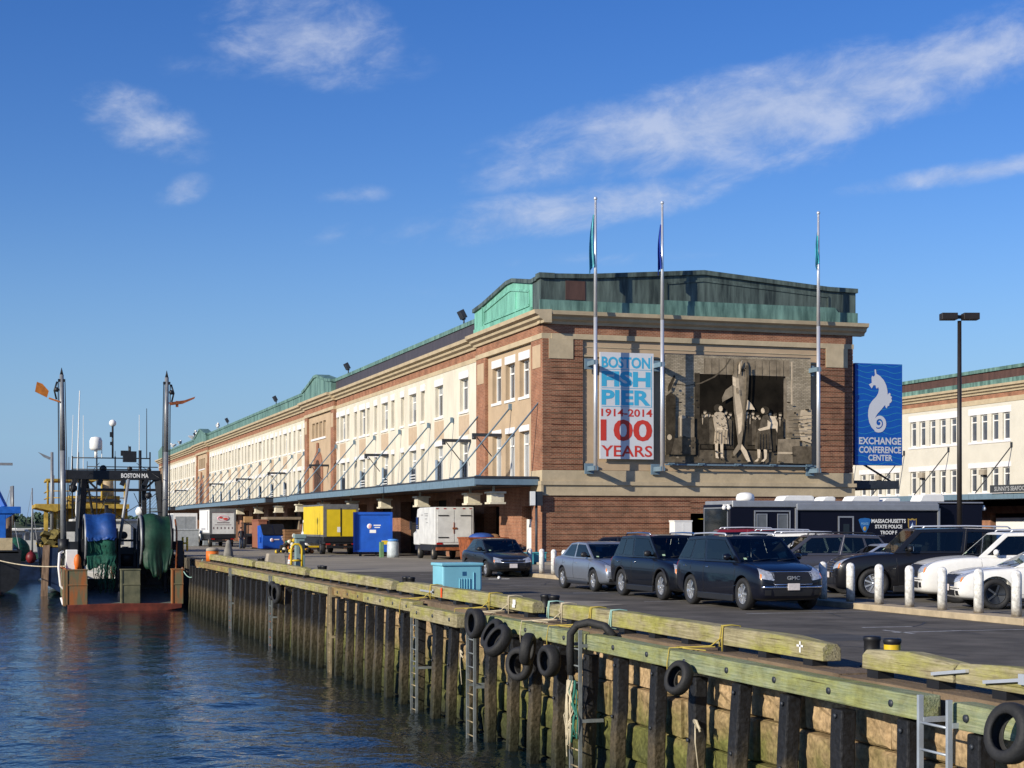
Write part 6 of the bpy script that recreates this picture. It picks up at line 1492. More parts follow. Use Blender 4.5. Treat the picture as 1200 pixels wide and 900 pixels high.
# person standing by the forklift
def person(loc, rz, lab, top_m, leg_m):
    t = thing('person', lab, 'person', loc, rz)
    J = {'pelvis': (0, 0, .95, .13), 'waist': (0, 0, 1.1, .13), 'chest': (0, -.01, 1.32, .16), 'neckb': (0, 0, 1.48, .08), 'neck': (0, 0, 1.54, .055), 'head': (0, -.01, 1.66, .10), 'crown': (0, .0, 1.75, .075)}
    E = [('pelvis', 'waist'), ('waist', 'chest'), ('chest', 'neckb'), ('neckb', 'neck'), ('neck', 'head'), ('head', 'crown')]
    for s, n_ in ((-1, 'l'), (1, 'r')):
        J.update({'hip'+n_: (s*.1, 0, .9, .10), 'knee'+n_: (s*.12, -.02, .5, .065), 'ank'+n_: (s*.13, .02, .09, .045), 'toe'+n_: (s*.14, -.16, .04, .035), 'sh'+n_: (s*.2, 0, 1.42, .07), 'el'+n_: (s*.26, .03, 1.14, .048), 'wr'+n_: (s*.24, -.08, .9, .035), 'ha'+n_: (s*.23, -.12, .80, .035)})
        E += [('pelvis', 'hip'+n_), ('hip'+n_, 'knee'+n_), ('knee'+n_, 'ank'+n_), ('ank'+n_, 'toe'+n_), ('neckb', 'sh'+n_), ('sh'+n_, 'el'+n_), ('el'+n_, 'wr'+n_), ('wr'+n_, 'ha'+n_)]
    ks = list(J); me = bpy.data.meshes.new('body'); me.from_pydata([J[k][:3] for k in ks], [(ks.index(a), ks.index(b_)) for a, b_ in E], [])
    o = bpy.data.objects.new('body', me); COL.objects.link(o); sk = o.modifiers.new('skin', 'SKIN'); 
    for i, k in enumerate(ks): me.skin_vertices[0].data[i].radius = (J[k][3],)*2
    me.skin_vertices[0].data[0].use_root = True
    o.modifiers.new('sub', 'SUBSURF').render_levels = 1
    m2 = ev_mesh(o, 'body'); bpy.data.objects.remove(o)
    for m_ in (top_m, leg_m, mat('skin', (.42, .24, .17), .6), BLACK): m2.materials.append(m_)
    for p in m2.polygons:
        z = p.center.z; p.use_smooth = True
        p.material_index = 2 if z > 1.50 or (z < .9 and abs(p.center.x) > .19) else (0 if z > .93 else (1 if z > .1 else 3))
    bo = bpy.data.objects.new('body', m2); COL.objects.link(bo); bo.parent = t
    g = MB(); g.ball((0, .015, 1.71), .105, .115, .09, n=12); g.build('hair', mat('hair_dark', (.03, .02, .015), .8), t)
    return t
person((19.2, 133.6, 0), R(20), 'person in a dark top and blue jeans standing left of the forklift', mat('dark_top', (.03, .035, .045), .8), mat('denim', (.05, .09, .16), .85))
# red brown container, open blue skip with black lids
g = MB(); g.box(-.35, 0, .12, .35, 3.5, 2.3); g.box(-.42, -.05, 2.3, .42, 3.5, 2.42); o = g.build('container', mat('red_brown', (.27, .10, .055), .7, var=.12), bevel=.02); o.location = (20.5, 130.6, 0); tag(o, 'red brown container standing left of the blue skip', 'container')
g = MB(); g.box(-1.4, 0, 2.4, 1.4, 3.2, 2.62); g.box(-1.3, .1, 0, -1.2, 3, 2.4); g.box(1.2, .1, 0, 1.3, 3, 2.4); g.box(-1.2, 2.9, 0, 1.2, 3, 2.4); o = g.build('shed', mat('shed_tan', (.26, .20, .13), .8), bevel=.02); o.location = (22.4, 131.5, 0); tag(o, 'low tan roofed shelter behind the blue skip', 'shelter')
sk_ = thing('blue_skip', 'blue skip with black sloping lids and a pink star badge', 'skip', (21.0, 128.0, 0), R(6))
g = MB(); g.prism([(0, .1), (1.5, .1), (1.6, 1.9), (.75, 1.95), (-.05, 1.12)], 'x', -.95, .95); g.build('body', cbm, sk_, bevel=.02)
for s in (-1, 1): g = MB(); g.prism([(-.09, 1.16), (.74, 1.99), (.74, 2.04), (-.12, 1.2)], 'x', min(s*.02, s*.94), max(s*.02, s*.94)); g.build('lid', BLACK, sk_)
g = MB(); g.cyl((-.2, -.035, .78), (-.2, -.06, .78), .15, n=16); g.build('badge', WHITE, sk_); g = MB(); star(g, -.2, .78, .13, -.065); g.build('badge_star', pink, sk_)
g = MB(); g.box(.0, -.06, .78, .4, -.02, .86); g.box(.55, -.06, .98, .9, -.02, 1.06); g.box(.6, -.06, .82, .85, -.02, .9); g.build('badge_print', WHITE, sk_)
for s in (-1, 1): g = MB(); g.box(s*1.0-.06, .4, .6, s*1.0+.06, .9, 1.0); g.build('fork_pocket', cbm, sk_)
# pallets and crates
pal = mat('pallet_wood', (.22, .115, .05), .9, var=.3)
for k in range(5):
    g = MB()
    for i in range(5): g.box(-.6, -.5+i*.22, .1, .6, -.5+i*.22+.12, .125)
    for i in (-.5, 0, .5): g.box(i-.06, -.5, 0, i+.06, .5, .1)
    o = g.build('pallet', pal); o.location = (22.3+random.uniform(-.05, .05), 127.6, .128*k); o.rotation_euler = (0, 0, random.uniform(-.05, .05)); tag(o, f'brown pallet, {NTH[k]} from the ground in the stack right of the blue skip', 'pallet', 'pallet stack')
g = MB(); g.box(-.6, -.5, 0, .6, .5, .95); 
for i in range(4): g.box(-.63, -.53, .08+i*.24, .63, .53, .2+i*.24)
o = g.build('wooden_crate', pal); o.location = (22.3, 127.6, .66); tag(o, 'brown wooden crate on top of the pallet stack', 'crate')
# yellow pump and heap of buoys and nets left of the pedestal
yp = thing('yellow_pump', 'small yellow engine pump standing left of the yellow truck', 'pump', (22.2, 118.5, 0))
g = MB(); g.box(-.6, -.4, .3, .6, .4, .8); g.build('engine', YELLOW, yp, bevel=.05); g = MB(); g.cyl((-.2, 0, .8), (-.2, 0, 1.25), .06); g.cyl((.2, 0, .8), (.2, 0, 1.0), .16); g.build('exhaust', BLACK, yp)
for s in (-1, 1): wheel(yp, s*.55, 0, .3, s, .16)
g = MB(); rr = random.Random(31); cols = [mat('buoy_white', (.6, .58, .5), .6), mat('buoy_orange', (.6, .18, .04), .6), mat('net_green', (.03, .16, .10), .9), mat('net_black', (.02, .02, .02), .9), YELLOW]
for i in range(150):
    a = rr.uniform(0, 6.28); q = rr.random()**.6; g.m = rr.choice((0, 1, 2, 3, 3, 3, 2, 4)); r = rr.uniform(.07, .16)
    g.ball((q*1.25*math.cos(a), q*.8*math.sin(a), r+(1-q)*rr.uniform(.2, 1.15)), r, n=7, m=5)
o = g.build('net_heap', cols); o.location = (19.6, 111.0, 0); tag(o, 'heap of dark nets and small coloured floats left of the pedestal', 'net heap')
# plastic drum and tote, rusty skip, teal boxes near the corner, blue fish bin
g = MB(); g.lathe([(.001, 0), (.36, 0), (.37, .2), (.36, .9), (.3, 1.0), (.001, 1.0)], n=18); o = g.build('plastic_drum', mat('drum_pale', (.45, .50, .52), .5)); o.location = (23.1, 96.5, 0); tag(o, 'pale plastic drum with a blue lid left of the step van', 'drum')
q = MB(); q.lathe([(.001, 1.0), (.33, 1.0), (.33, 1.12), (.001, 1.14)], n=18); q.build('lid', mat('lid_blue2', (.08, .25, .6), .5), o)
g = MB(); g.box(-.12, -.15, 0, .12, .15, .95); o = g.build('green_post', mat('dull_green', (.14, .26, .12), .7), bevel=.02); o.location = (22.5, 97.0, 0); tag(o, 'dull green post left of the pale drum', 'post')
rs = thing('rusty_skip', 'rusty skip heaped with a blue tarp behind the dark grey sedan', 'skip', (25.3, 83.6, 0), R(0))
g = MB(); g.prism([(-1.1, 1.25), (-.95, .1), (.95, .1), (1.1, 1.25)], 'y', 0, 2.2); g.build('body', RUST, rs, bevel=.02)
g = MB(); g.box(-1.14, -.03, 1.25, 1.14, 2.23, 1.33); g.build('rim', RUST, rs)
g = MB(); g.ball((-.1, 1.0, 1.3), .75, .6, .28, n=14); g.build('tarp', mat('tarp_blue', (.03, .08, .30), .6, var=.3), rs); g = MB(); g.ball((.65, 1.2, 1.3), .35, .6, .22, n=10); g.build('debris', pal, rs)
for i, (x, y, lab) in enumerate(((25.5, 77.8, 'teal box by the corner bollards, left one'), (26.3, 78.2, 'teal box by the corner bollards, right one'))):
    g = MB(); g.box(-.35, -.3, 0, .35, .3, .55); g.box(-.38, -.33, .55, .38, .33, .62); o = g.build('teal_box', mat('teal_plastic', (.07, .33, .36), .55), bevel=.03); o.location = (x, y, .0); tag(o, lab, 'box', 'teal boxes')
fbm = mat('fish_bin_blue', (.20, .49, .60), .5, var=.08, scale=1.5)
fb = thing('fish_bin', 'pale blue insulated fish bin standing behind the bull rail', 'bin', (12.75, 45.3, 0), R(2))
g = MB(); g.box(-.60, -.5, .12, .60, .5, .88); g.build('tub', fbm, fb, bevel=.06, seg=3)
g = MB(); g.box(-.64, -.54, .84, .64, .54, .93); g.build('lid', fbm, fb, bevel=.03, seg=3)
for x in (-.45, 0, .45): g = MB(); g.box(x-.1, -.5, 0, x+.1, .5, .125); g.build('skid', fbm, fb)
for i, x in enumerate((-.02, .06, .14, .22, .34, -.08)):
    g = MB(); g.box(x-.012, -.525, .18, x+.012, -.497, .48+(.18 if i in (4,) else 0)); g.build('rib', fbm, fb, bevel=.005)
g = MB(); g.box(.0, -.506, .56, .12, -.5, .68); g.build('badge', mat('badge_navy', (.02, .10, .22), .6), fb)
g = MB(); g.box(-.4, -.02, 0, .4, .02, .012); g.ball((0, 0, .05), .06, n=8, m=6); o = g.build('litter', WHITE); o.location = (17.8, 57.5, .004); tag(o, 'scrap of white litter on the road left of the dark grey sedan', 'litter')
# ================================================================ BOATS
def hull(mb, sts, n=7):
    """stations (y, z_keel, z_rail, half beam at waterline, half beam at rail) from stern to bow"""
    rings = []
    for y, zk, zr, bw, br in sts:
        prof = []
        for k in range(n+1):
            q = k/n; z = zk+(zr-zk)*q
            b_ = br*q**.5*0+ (bw*min(1, (q/.35))**.6 if q < .35 else bw+(br-bw)*(q-.35)/.65); prof.append((b_, z))
        rings.append([(-b_, y, z) for b_, z in reversed(prof)] + [(b_, y, z) for b_, z in prof[1:]])
    mb.loft(rings, cap=True, closed=False)
    mb.add(rings[0], [tuple(range(len(rings[0])))])
    return rings
hull_g = banded('trawler_hull', [(0, (.05, .014, .009)), (.20, (.07, .018, .010)), (.26, (.12, .13, .07)), (.6, (.15, .15, .085)), (1, (.20, .19, .12))], lo=-.4, hi=2.4, noise=.06, bump=.1)
plate = mat('grey_green_plate', (.10, .11, .065), .6, var=.3, scale=1.6, col2=(.19, .18, .105))
rusty_plate = mat('rust_streaked_plate', (.17, .165, .09), .7, var=.2, scale=1.3, stretch=(2.5, 2.5, .5), col2=(.34, .11, .03), cut=(.42, .62))
red_plate = mat('red_oxide', (.13, .025, .014), .7, var=.4, scale=2.5)
gal_k = mat('gallows_black', (.014, .015, .018), .5, var=.3)
mast_m = mat('mast_grey', (.26, .27, .28), .45, metal=.3, var=.15)
TX, TY, TZ = 6.9, 93.0, WATER_Z
tr = thing('stern_trawler', 'stern trawler with two covered net drums and black gallows between grey masts', 'trawler', (TX, TY, TZ))
def tp(mb, nm, m, **k): return mb.build(nm, m, tr, **k)
g = MB(); hull(g, [(.0, -.5, 2.25, 3.1, 3.15), (1.5, -.6, 2.25, 3.2, 3.3), (7, -.7, 2.3, 3.2, 3.35), (11, -.7, 2.6, 2.9, 3.25), (14, -.6, 3.0, 1.9, 2.7), (16.2, -.3, 3.5, .6, 1.5), (17.2, .2, 3.8, .06, .25)])
# open the stern: build the hull shell then a deck and stern blocks in front of it
for i in range(len(g.f)-1, -1, -1):
    if len(g.f[i]) > 8: del g.f[i]; del g.mi[i]; del g.sm[i]
tp(g, 'hull', hull_g)
g = MB(); g.prism([(-3.0, 0), (3.0, 0), (3.05, 11), (-3.05, 11)], 'z', .30, .34); g.prism([(.3, .34), (3.4, 1.15), (11, 1.2), (11, .34)], 'x', -3.0, 3.0); tp(g, 'deck', mat('wet_deck', (.16, .18, .17), .35, var=.3))
g = MB(); g.prism([(-3.1, -.02), (-1.6, -.14), (0, -.2), (1.6, -.14), (3.12, .12), (3.12, .36), (0, .42), (-3.12, .36)], 'y', -.14, .3); tp(g, 'stern_plate', red_plate, bevel=.03)
for a, b_ in ((-3.2, -2.05), (-.25, .82), (2.55, 3.2)):
    m = MB(); m.box(a, -.06, .34, b_, .45, 2.3); m.box(a-.02, -.09, 1.42, b_+.02, -.06, 1.5); m.box(a+.0, -.10, .36, a+.1, -.06, 2.25); m.box(a-.03, -.1, 2.26, b_+.03, .5, 2.33)
    tp(m, 'stern_block', plate if -1 < a < 1 else rusty_plate, bevel=.02)
g = MB(); g.prism([(-.1, .3), (-.1, 2.3), (1.1, 2.35), (1.4, .3)], 'x', -3.34, -3.22); tp(g, 'side_plate', rusty_plate)
g = MB()
for x in (-2.05, .82): g.prism([(.4, .36), (.4, 1.9), (3.5, 2.2), (3.5, .36)], 'x', x-.04, x+.04)
g.box(-2.0, 3.2, 1.0, -.25, 3.3, 1.7); g.box(.87, 3.2, 1.0, 2.55, 3.3, 1.7); tp(g, 'ramp_sides', mat('dark_plate', (.05, .06, .055), .6, var=.3))
# bulwark rails
g = MB()
for s in (-1, 1):
    g.tube([(s*3.2, .2, 2.33), (s*3.35, 4, 2.4), (s*3.33, 8, 2.45)], .06, 6)
tp(g, 'rail', RUST)
# gallows frame
g = MB()
g.beam((-2.5, 3.2, .9), (-2.1, 3.4, 7.75), .36, .4); g.beam((-2.75, 4.4, .9), (-2.0, 3.8, 7.6), .16, .2)
g.beam((2.75, 3.2, .9), (2.1, 3.4, 7.75), .36, .4); g.beam((1.45, 4.4, .9), (1.35, 3.8, 7.6), .26, .3)
g.beam((-1.2, 4.4, 3.5), (-1.9, 3.8, 7.5), .12); tp(g, 'gallows_leg', gal_k, bevel=.03)
g = MB(); g.box(-3.1, 3.15, 7.4, 2.25, 3.7, 7.95); g.box(-2.0, 3.25, 6.75, 2.0, 3.5, 6.9); g.beam((-1.9, 3.3, 7.4), (-1.4, 3.3, 6.9), .12); g.beam((1.9, 3.3, 7.4), (1.4, 3.3, 6.9), .12)
gb_ = tp(g, 'gallows_beam', gal_k, bevel=.03)
g = MB(); text(g, 'BOSTON MA', .0, 1.55, 7.52, 7.78, plane_front(0, 3.145, 0), .03, .006); g.build('lettering', WHITE, gb_)
g = MB()
for x in (-2.6, -1.2, .1, 1.4): g.obb((x, 3.2, 7.25), .26, .25, .36, (0, .4, 0))
g.cyl((-1.0, 3.2, 8.05), (-1.0, 3.5, 8.05), .2); g.cyl((.5, 3.2, 8.05), (.5, 3.5, 8.05), .14); g.cyl((1.6, 3.2, 8.0), (1.6, 3.5, 8.0), .12); g.ball((-2.7, 3.1, 6.9), .25, n=10); g.ball((1.55, 3.2, 6.5), .2, n=10)
g.obb((.5, 3.4, 8.75), .75, .5, .62); g.obb((.2, 3.4, 8.95), .4, .3, .3); g.cyl((.5, 3.4, 8.9), (.5, 3.4, 9.35), .08)
g.tube([(-1.9, 3.3, 8.15), (2.1, 3.3, 8.15)], .03, 6)
tp(g, 'blocks', gal_k)
# masts
for s, x0, x1, hb in ((-1, -3.25, -3.35, 4.0), (1, 2.4, 2.5, 4.6)):
    g = MB(); g.cyl((x0, 2.2, hb), (x0+(x1-x0)*.5, 2.2, 9), .17, .16, n=16); g.cyl((x0+(x1-x0)*.5, 2.2, 9), (x1, 2.2, 13.3), .16, .115, n=16); tp(g, 'mast', mast_m)
    g = MB(); g.cyl((x1, 2.2, 13.3), (x1, 2.2, 13.7), .1, .01, n=8); g.box(x1-.2, 2.1, 12.9, x1+.2, 2.3, 13.05); g.ball((x1+.26*s, 2.2, 12.45), .14, n=8)
    g.tube([(x1+.25*s, 2.2, 12.9), (x1+.4*s, 2.2, 12.4), (x1+.28*s, 2.2, 11.9)], .05)
    g.tube([(x1+.19*s, 2.15, 12.9), (x0+.24*s, 2.15, 4)], .03); g.tube([(x1-.18*s, 2.1, 12.9), (x0-.24*s, 2.1, 5)], .025); tp(g, 'mast_head', gal_k)
    g = MB()
    if s < 0: g.beam((x1-.1, 2.1, 11.75), (x1-.7, 2.1, 11.95), .09, .09); g.prism([(x1-.8, 11.98), (x1-.7, 12.35), (x1-1.05, 12.75), (x1-1.35, 12.85), (x1-1.45, 12.3)], 'y', 2.05, 2.15)
    else: g.prism([(x1+.1, 11.85), (x1+1.0, 12.0), (x1+1.6, 12.22), (x1+1.55, 12.1), (x1+.9, 11.8), (x1+.2, 11.7)], 'y', 2.0, 2.2); g.box(x1+.5, 2.05, 11.6, x1+.65, 2.15, 11.95)
    tp(g, 'paravane', mat('paravane_orange', (.50, .16, .02), .5, var=.3) if s < 0 else RUST)
    g = MB(); g.cyl((x0, 2.2, 3.2), (x0, 2.2, hb), .3, n=12); g.obb((x0+.35, 2.2, 3.6), .9, .35, .5); g.beam((x0, 2.2, .9), (x0, 2.2, 3.4), .14); g.beam((x0+.8, 2.2, .9), (x0+.8, 2.2, 3.4), .12); g.box(x0-.3, 2.0, 2.9, x0+1.2, 2.3, 3.05); tp(g, 'mast_foot', gal_k)
# net drums with tarps
def drum(x0, x1, y, z, r, m1, m2=None, hang=1.2, seed=1):
    rr = random.Random(seed)
    g = MB(); g.cyl((x0-.05, y, z), (x0+.05, y, z), r*1.03, n=28); g.cyl((x1-.05, y, z), (x1+.05, y, z), r*1.03, n=28); g.cyl((x0, y, z), (x1, y, z), r*.55, n=18); tp(g, 'net_drum', gal_k)
    def sheet(a0, a1, z_drop, mm, rk, nm):
        g = MB(); rings = []; nx = 34; na = 16
        for i in range(nx+1):
            x = x0-.06+(x1-x0+.12)*i/nx; row = []
            fold = .030*math.sin(i*.55+seed)+.018*math.sin(i*1.3+1)+rr.uniform(-.008, .008)
            e = min(i, nx-i)/nx
            for k in range(na+1):
                a = a0+(a1-a0)*k/na; rad = rk*(1+fold*.25*(k/na)+.02*math.sin(k*.8+i*.23)+.055*math.sin(i*.21+seed*2.3)-.05*(2*i/nx-1)**2)
                row.append((x, y-rad*math.cos(a), z+rad*math.sin(a)*1.0))
            px, py, pz = row[0]
            if z_drop:
                pre = []
                for k in range(8, 0, -1):
                    pre.append(((x0+x1)/2+(x-(x0+x1)/2)*(1-.16*k/8)+.03*math.sin(k*.7+i*.2), py-.04*k*.2-fold*(1.0*k/8)*1.3, pz-z_drop*k/8*(.9+.22*math.sin(i*.16+seed)+.06*math.sin(i*.7))))
                row = pre+row
            rings.append(row)
        g.smooth = True; g.loft(rings, cap=False, closed=False); o = g.build(nm, mm, tr); so_ = o.modifiers.new('solid', 'SOLIDIFY'); so_.thickness = .02; return o
    if m2 is not None:
        sheet(R(-35), R(200), hang, m2, r*1.04, 'net_cover'); sheet(R(8), R(190), .25, m1, r*1.08, 'tarp')
    else: sheet(R(-15), R(190), hang, m1, r*1.05, 'tarp')
tb = mat('tarp_bright_blue', (.010, .055, .22), .5, var=.3, scale=2.5, bump=.4, bscale=4); tg = mat('net_cover_green', (.008, .085, .055), .8, var=.45, scale=3, bump=.5, bscale=14); td = mat('tarp_dark_green', (.008, .042, .022), .55, var=.35, scale=2, bump=.4, bscale=4)
drum(-2.05, -.5, 1.75, 3.95, 1.38, tb, tg, .75, 1); drum(1.0, 2.6, 1.75, 3.9, 1.42, td, None, 1.55, 5)
g = MB(); rr = random.Random(9)
for i in range(26):
    x = rr.uniform(-1.7, -.5); pts = [(x, .5, 2.7)]
    for k in range(5): pts.append((x+rr.uniform(-.12, .12), (.45+.1*k), 2.7-.36*(k+1)*rr.uniform(.6, 1)))
    g.tube(pts, .022, 4)
tp(g, 'hanging_net', tg)
# posts, cross bars and hydraulics around the drums
for x in (-2.35, -.3, .72, 2.85): g = MB(); g.beam((x, 2.6, .9), (x, 2.6, 4.6), .16, .2); tp(g, 'frame_post', gal_k)
for x, z in ((-2.2, 4.0), (-.2, 4.0), (.85, 3.9), (2.75, 3.9)): g = MB(); g.beam((x, 1.75, 1.0), (x, 1.75, z), .14, .3); tp(g, 'drum_bearing', gal_k)
g = MB()
for z in (2.95, 3.9): g.beam((-.3, 2.6, z), (.72, 2.6, z), .12)
g.box(-2.9, 3.0, 2.6, -2.3, 3.6, 3.2); g.box(-3.0, 4.6, 4.4, -2.4, 5.2, 5.0); g.box(-.25, 2.4, 3.1, .65, 2.7, 3.5); g.cyl((.1, 2.4, 4.2), (.1, 2.9, 4.2), .22)
tp(g, 'drum_frame', gal_k, bevel=.015)
g = MB()
for k in range(14):
    x = rr.uniform(-2.9, 2.9); z = rr.uniform(1.2, 3.8); g.tube([(x, 2.5, z), (x+rr.uniform(-.3, .3), 2.45, z-.4), (x+rr.uniform(-.5, .5), 2.5, z-.1)], .03, 5)
tp(g, 'hydraulic_hoses', gal_k)
g = MB()
for x0_ in (1.0, -2.05): g.lathe([(1.30, -.06), (1.47, -.06), (1.47, .06), (1.30, .06)], c=(x0_-.06, 1.75, 3.92), n=30, q=Matrix(((0, 0, 1), (0, 1, 0), (-1, 0, 0))), closed=True)
tp(g, 'drum_rim', mast_m)
g = MB(); rn = random.Random(77)
for i in range(70):
    a = rn.uniform(-.3, 1.5); x = rn.uniform(-2.0, -.55); rad = 1.46
    pts = []
    for k in range(5):
        aa = a+.12*k*rn.choice((-1, 1)); pts.append((x+rn.uniform(-.12, .12), 1.75-rad*math.cos(aa), 3.95+rad*math.sin(aa)*.98 if aa < .15 else 3.95+rad*math.sin(aa)))
    if max(p[2] for p in pts) < 4.25: g.tube(pts, .022, 4)
tp(g, 'loose_mesh', mat('mesh_dark_green', (.006, .06, .045), .9))
g = MB()
for i in range(24):
    x = rn.choice((rn.uniform(-2.9, -2.2), rn.uniform(-.3, .8), rn.uniform(2.5, 3.0))); y = rn.uniform(2.5, 5.5); g.obb((x, y, rn.uniform(1.3, 3.4)), rn.uniform(.1, .35), .3, rn.uniform(.15, .6), (rn.random()*.4, rn.random()*.4, rn.random()))
tp(g, 'deck_gear', mat('gear_mixed', (.06, .055, .05), .7, var=.8, scale=1.1, col2=(.30, .27, .22)))
# sloping boom, cross wires, radar post
g = MB(); g.cyl((-.35, 2.4, 2.4), (.3, 1.5, 7.4), .09, n=10); tp(g, 'boom', mast_m)
g = MB()
for a, b_ in (((-1.9, 1.6, 6.6), (1.5, 6, 4.2)), ((1.9, 1.6, 6.6), (-1.6, 6, 4.2)), ((-2.9, 1.6, 7.3), (-2.3, 6, 4.4)), ((2.0, 1.6, 7.5), (1.2, 7, 8.5)), ((-2, 1.6, 7.5), (-1, 7, 8.5)), ((-2.6, 1.5, 7.5), (-3.2, 2, 5.5)), ((-.8, 1.6, 6.6), (-2.0, 5, 3.5)), ((.6, 1.6, 6.6), (2.3, 5, 3.5))): g.tube([a, b_], .022, 4)
tp(g, 'rigging', gal_k)
# wheelhouse, aerial rack
g = MB(); g.box(-2.3, 9, 1.0, 2.3, 13.2, 5.0); g.box(-2.5, 8.8, 5.0, 2.5, 13.4, 5.15); g.box(-2.9, 8.7, .95, -2.3, 12, 4.6); tp(g, 'wheelhouse', mat('boat_white', (.62, .61, .57), .5, var=.15), bevel=.04)
for x in (-1.6, -.2, 1.2): g = MB(); g.box(x, 8.96, 3.6, x+.7, 8.999, 4.4); tp(g, 'wheelhouse_window', GLASS)
g = MB(); g.box(-.2, 8.9, 1.0, .55, 8.99, 2.9); tp(g, 'wheelhouse_door', mat('door_brown', (.18, .10, .05), .6))
g = MB(); g.cyl((-.5, 8.2, 1), (-.5, 8.2, 6.0), .12); g.obb((-.35, 8.2, 5.65), .35, .3, .3); g.box(-1.2, 8.15, 6.15, .35, 8.3, 6.28); tp(g, 'radar_post', gal_k)
g = MB()
for z in (8.9, 8.2): g.tube([(-2.45, 9.5, z), (2.2, 9.5, z)], .04, 6)
for x in (-2.45, -1.0, .1, 2.2): g.tube([(x, 9.5, 5.0), (x, 9.5, 9.3 if x > 2 else 9)], .045, 6)
g.tube([(-.05, 9.5, 8.9), (-.05, 9.5, 10.9)], .06, 6); g.box(-.22, 9.4, 10.2, -.05, 9.6, 10.5); g.box(-.2, 9.4, 9.7, .0, 9.6, 9.9)
g.tube([(1.6, 9.5, 5), (1.6, 9.5, 9.4)], .09, 6)
tp(g, 'aerial_rack', gal_k)
g = MB(); g.lathe([(.001, 0), (.3, .02), (.38, .15), (.38, .6), (.3, .8), (.001, .86)], c=(-1.05, 9.5, 9.35), n=18); g.cyl((-1.05, 9.5, 8.9), (-1.05, 9.5, 9.4), .09); g.ball((-.05, 9.5, 11.05), .22, n=14); tp(g, 'radome', WHITE)
for x, z0, z1, r in ((-2.25, 5, 13.0, .05), (-2.5, 8.2, 11.5, .025), (-1.8, 8.2, 11.5, .025), (1.55, 8.9, 11.6, .025), (2.0, 8.9, 12.0, .03), (.9, 8.9, 9.7, .02), (-.7, 8.9, 9.8, .03)):
    g = MB(); g.cyl((x, 9.5, z0), (x+.03*(z1-z0)*(1 if x < -2 else 0), 9.5, z1), r, r*.6, n=6); tp(g, 'aerial', WHITE if r > .024 and x < 1.7 else gal_k)
g = MB(); g.lathe([(.001, 0), (.26, .05), (.3, .3), (.2, .5), (.001, .55)], c=(1.45, 7.5, 5.35), n=16); g.cyl((1.45, 7.5, 1), (1.45, 7.5, 5.4), .09); tp(g, 'searchlight', WHITE)
g = MB(); g.box(-3.15, 1.2, 1.2, -2.5, 2.6, 3.4); tp(g, 'white_locker', WHITE, bevel=.04)
g = MB(); g.ball((-2.55, .7, 2.75), .2, .2, .42, n=12); g.ball((-2.5, .9, 2.4), .2, .2, .3, n=12); tp(g, 'orange_buoys', ORANGE)
g = MB(); g.box(1.2, 6.0, 1.0, 2.2, 7.0, 2.4); g.box(-1.9, 6.2, 1, -1.0, 7, 2.0); g.box(-.2, 5.6, 1, .6, 6.4, 3.0); tp(g, 'deck_boxes', WHITE, bevel=.03)
g = MB(); g.box(.82, 3.0, 1.3, 2.9, 3.1, 2.5); g.box(-.45, 2.9, 2.2, 1.0, 3.6, 2.5); g.cyl((-.3, 3.0, 2.9), (.9, 3.0, 2.9), .5, n=18); tp(g, 'winch', gal_k)
g = MB(); g.tube([(2.85, .4, 2.3), (2.9, .6, 4.4), (2.85, 1.0, 5.1)], .05, 8); tp(g, 'rusty_stanchion', RUST)
g = MB()
for z in (.0, .4, .8):
    g.tube([(3.0, 1.2, 2.35+z), (3.3, 1.4, 2.35+z), (3.5, 4.0, 2.4+z)], .05, 6)
for y in (1.3, 2.6, 3.9): g.tube([(3.35, y, 2.3), (3.35, y, 3.3)], .05, 6)
g.box(3.0, 1.0, 2.4, 3.3, 1.5, 3.9); tp(g, 'side_guard', gal_k)
g = MB()
for x in (3.3, 3.55): g.tube([(x, 1.2, 3.3), (x, 1.2, 4.1)], .06, 6)
g.tube([(3.3, 1.2, 3.75), (3.55, 1.2, 3.75)], .06, 6); tp(g, 'yellow_bracket', YELLOW)
g = MB()
for p in ([(-3.3, 1.5, 3.3), (-3.5, 1.2, 3.2), (-3.55, 1.0, 2.4), (-3.45, 1.0, 1.4), (-3.25, 1.0, 1.15), (-3.1, .9, 1.3)], [(-3.4, 1.4, .7), (-3.3, 1.2, .35), (-3.1, .5, .3)]): g.tube(p, .075, 8)
tp(g, 'fender_hose', WHITE)
# mooring lines
def line(nm, a, b_, sag, m, lab, r=.025):
    g = MB(); a = Vector(a); b_ = Vector(b_); g.tube([a.lerp(b_, k/14)-Vector((0, 0, sag*4*(k/14)*(1-k/14))) for k in range(15)], r, 6); o = g.build(nm, m); return tag(o, lab, 'rope', 'mooring lines')
line('mooring_line', (TX+3.15, 93.2, TZ+2.35), (10.9, 90.6, .1), .75, ROPE_T, 'slack teal mooring line from the trawler corner to the quay')

# yellow vessel moored ahead of the trawler
yv = thing('work_vessel', 'yellow work vessel with a dark blue hull moored ahead of the trawler', 'vessel', (6.2, 113.0, TZ))
hb_ = mat('dark_blue_hull', (.014, .030, .075), .5, var=.5, scale=1.2); yl = mat('vessel_yellow', (.42, .27, .04), .7, var=.4, scale=1.8, col2=(.58, .40, .07))
g = MB(); hull(g, [(0, -.5, 3.3, 3.0, 3.3), (8, -.6, 3.2, 3.1, 3.4), (18, -.6, 3.6, 2.6, 3.2), (24, 0, 4.6, .2, .8)]); g.build('hull', hb_, yv)
g = MB(); g.prism([(-3.35, 0), (-3.2, 3.4), (-2.75, 3.45), (-2.9, 0)], 'y', -.08, -.005); g.build('stern_band', mat('worn_tan', (.26, .17, .11), .8, var=.5, scale=3, stretch=(3, 3, .4)), yv)
g = MB(); g.box(-3.2, 0, 3.25, 3.2, 20, 3.4); g.build('deck', yl, yv)
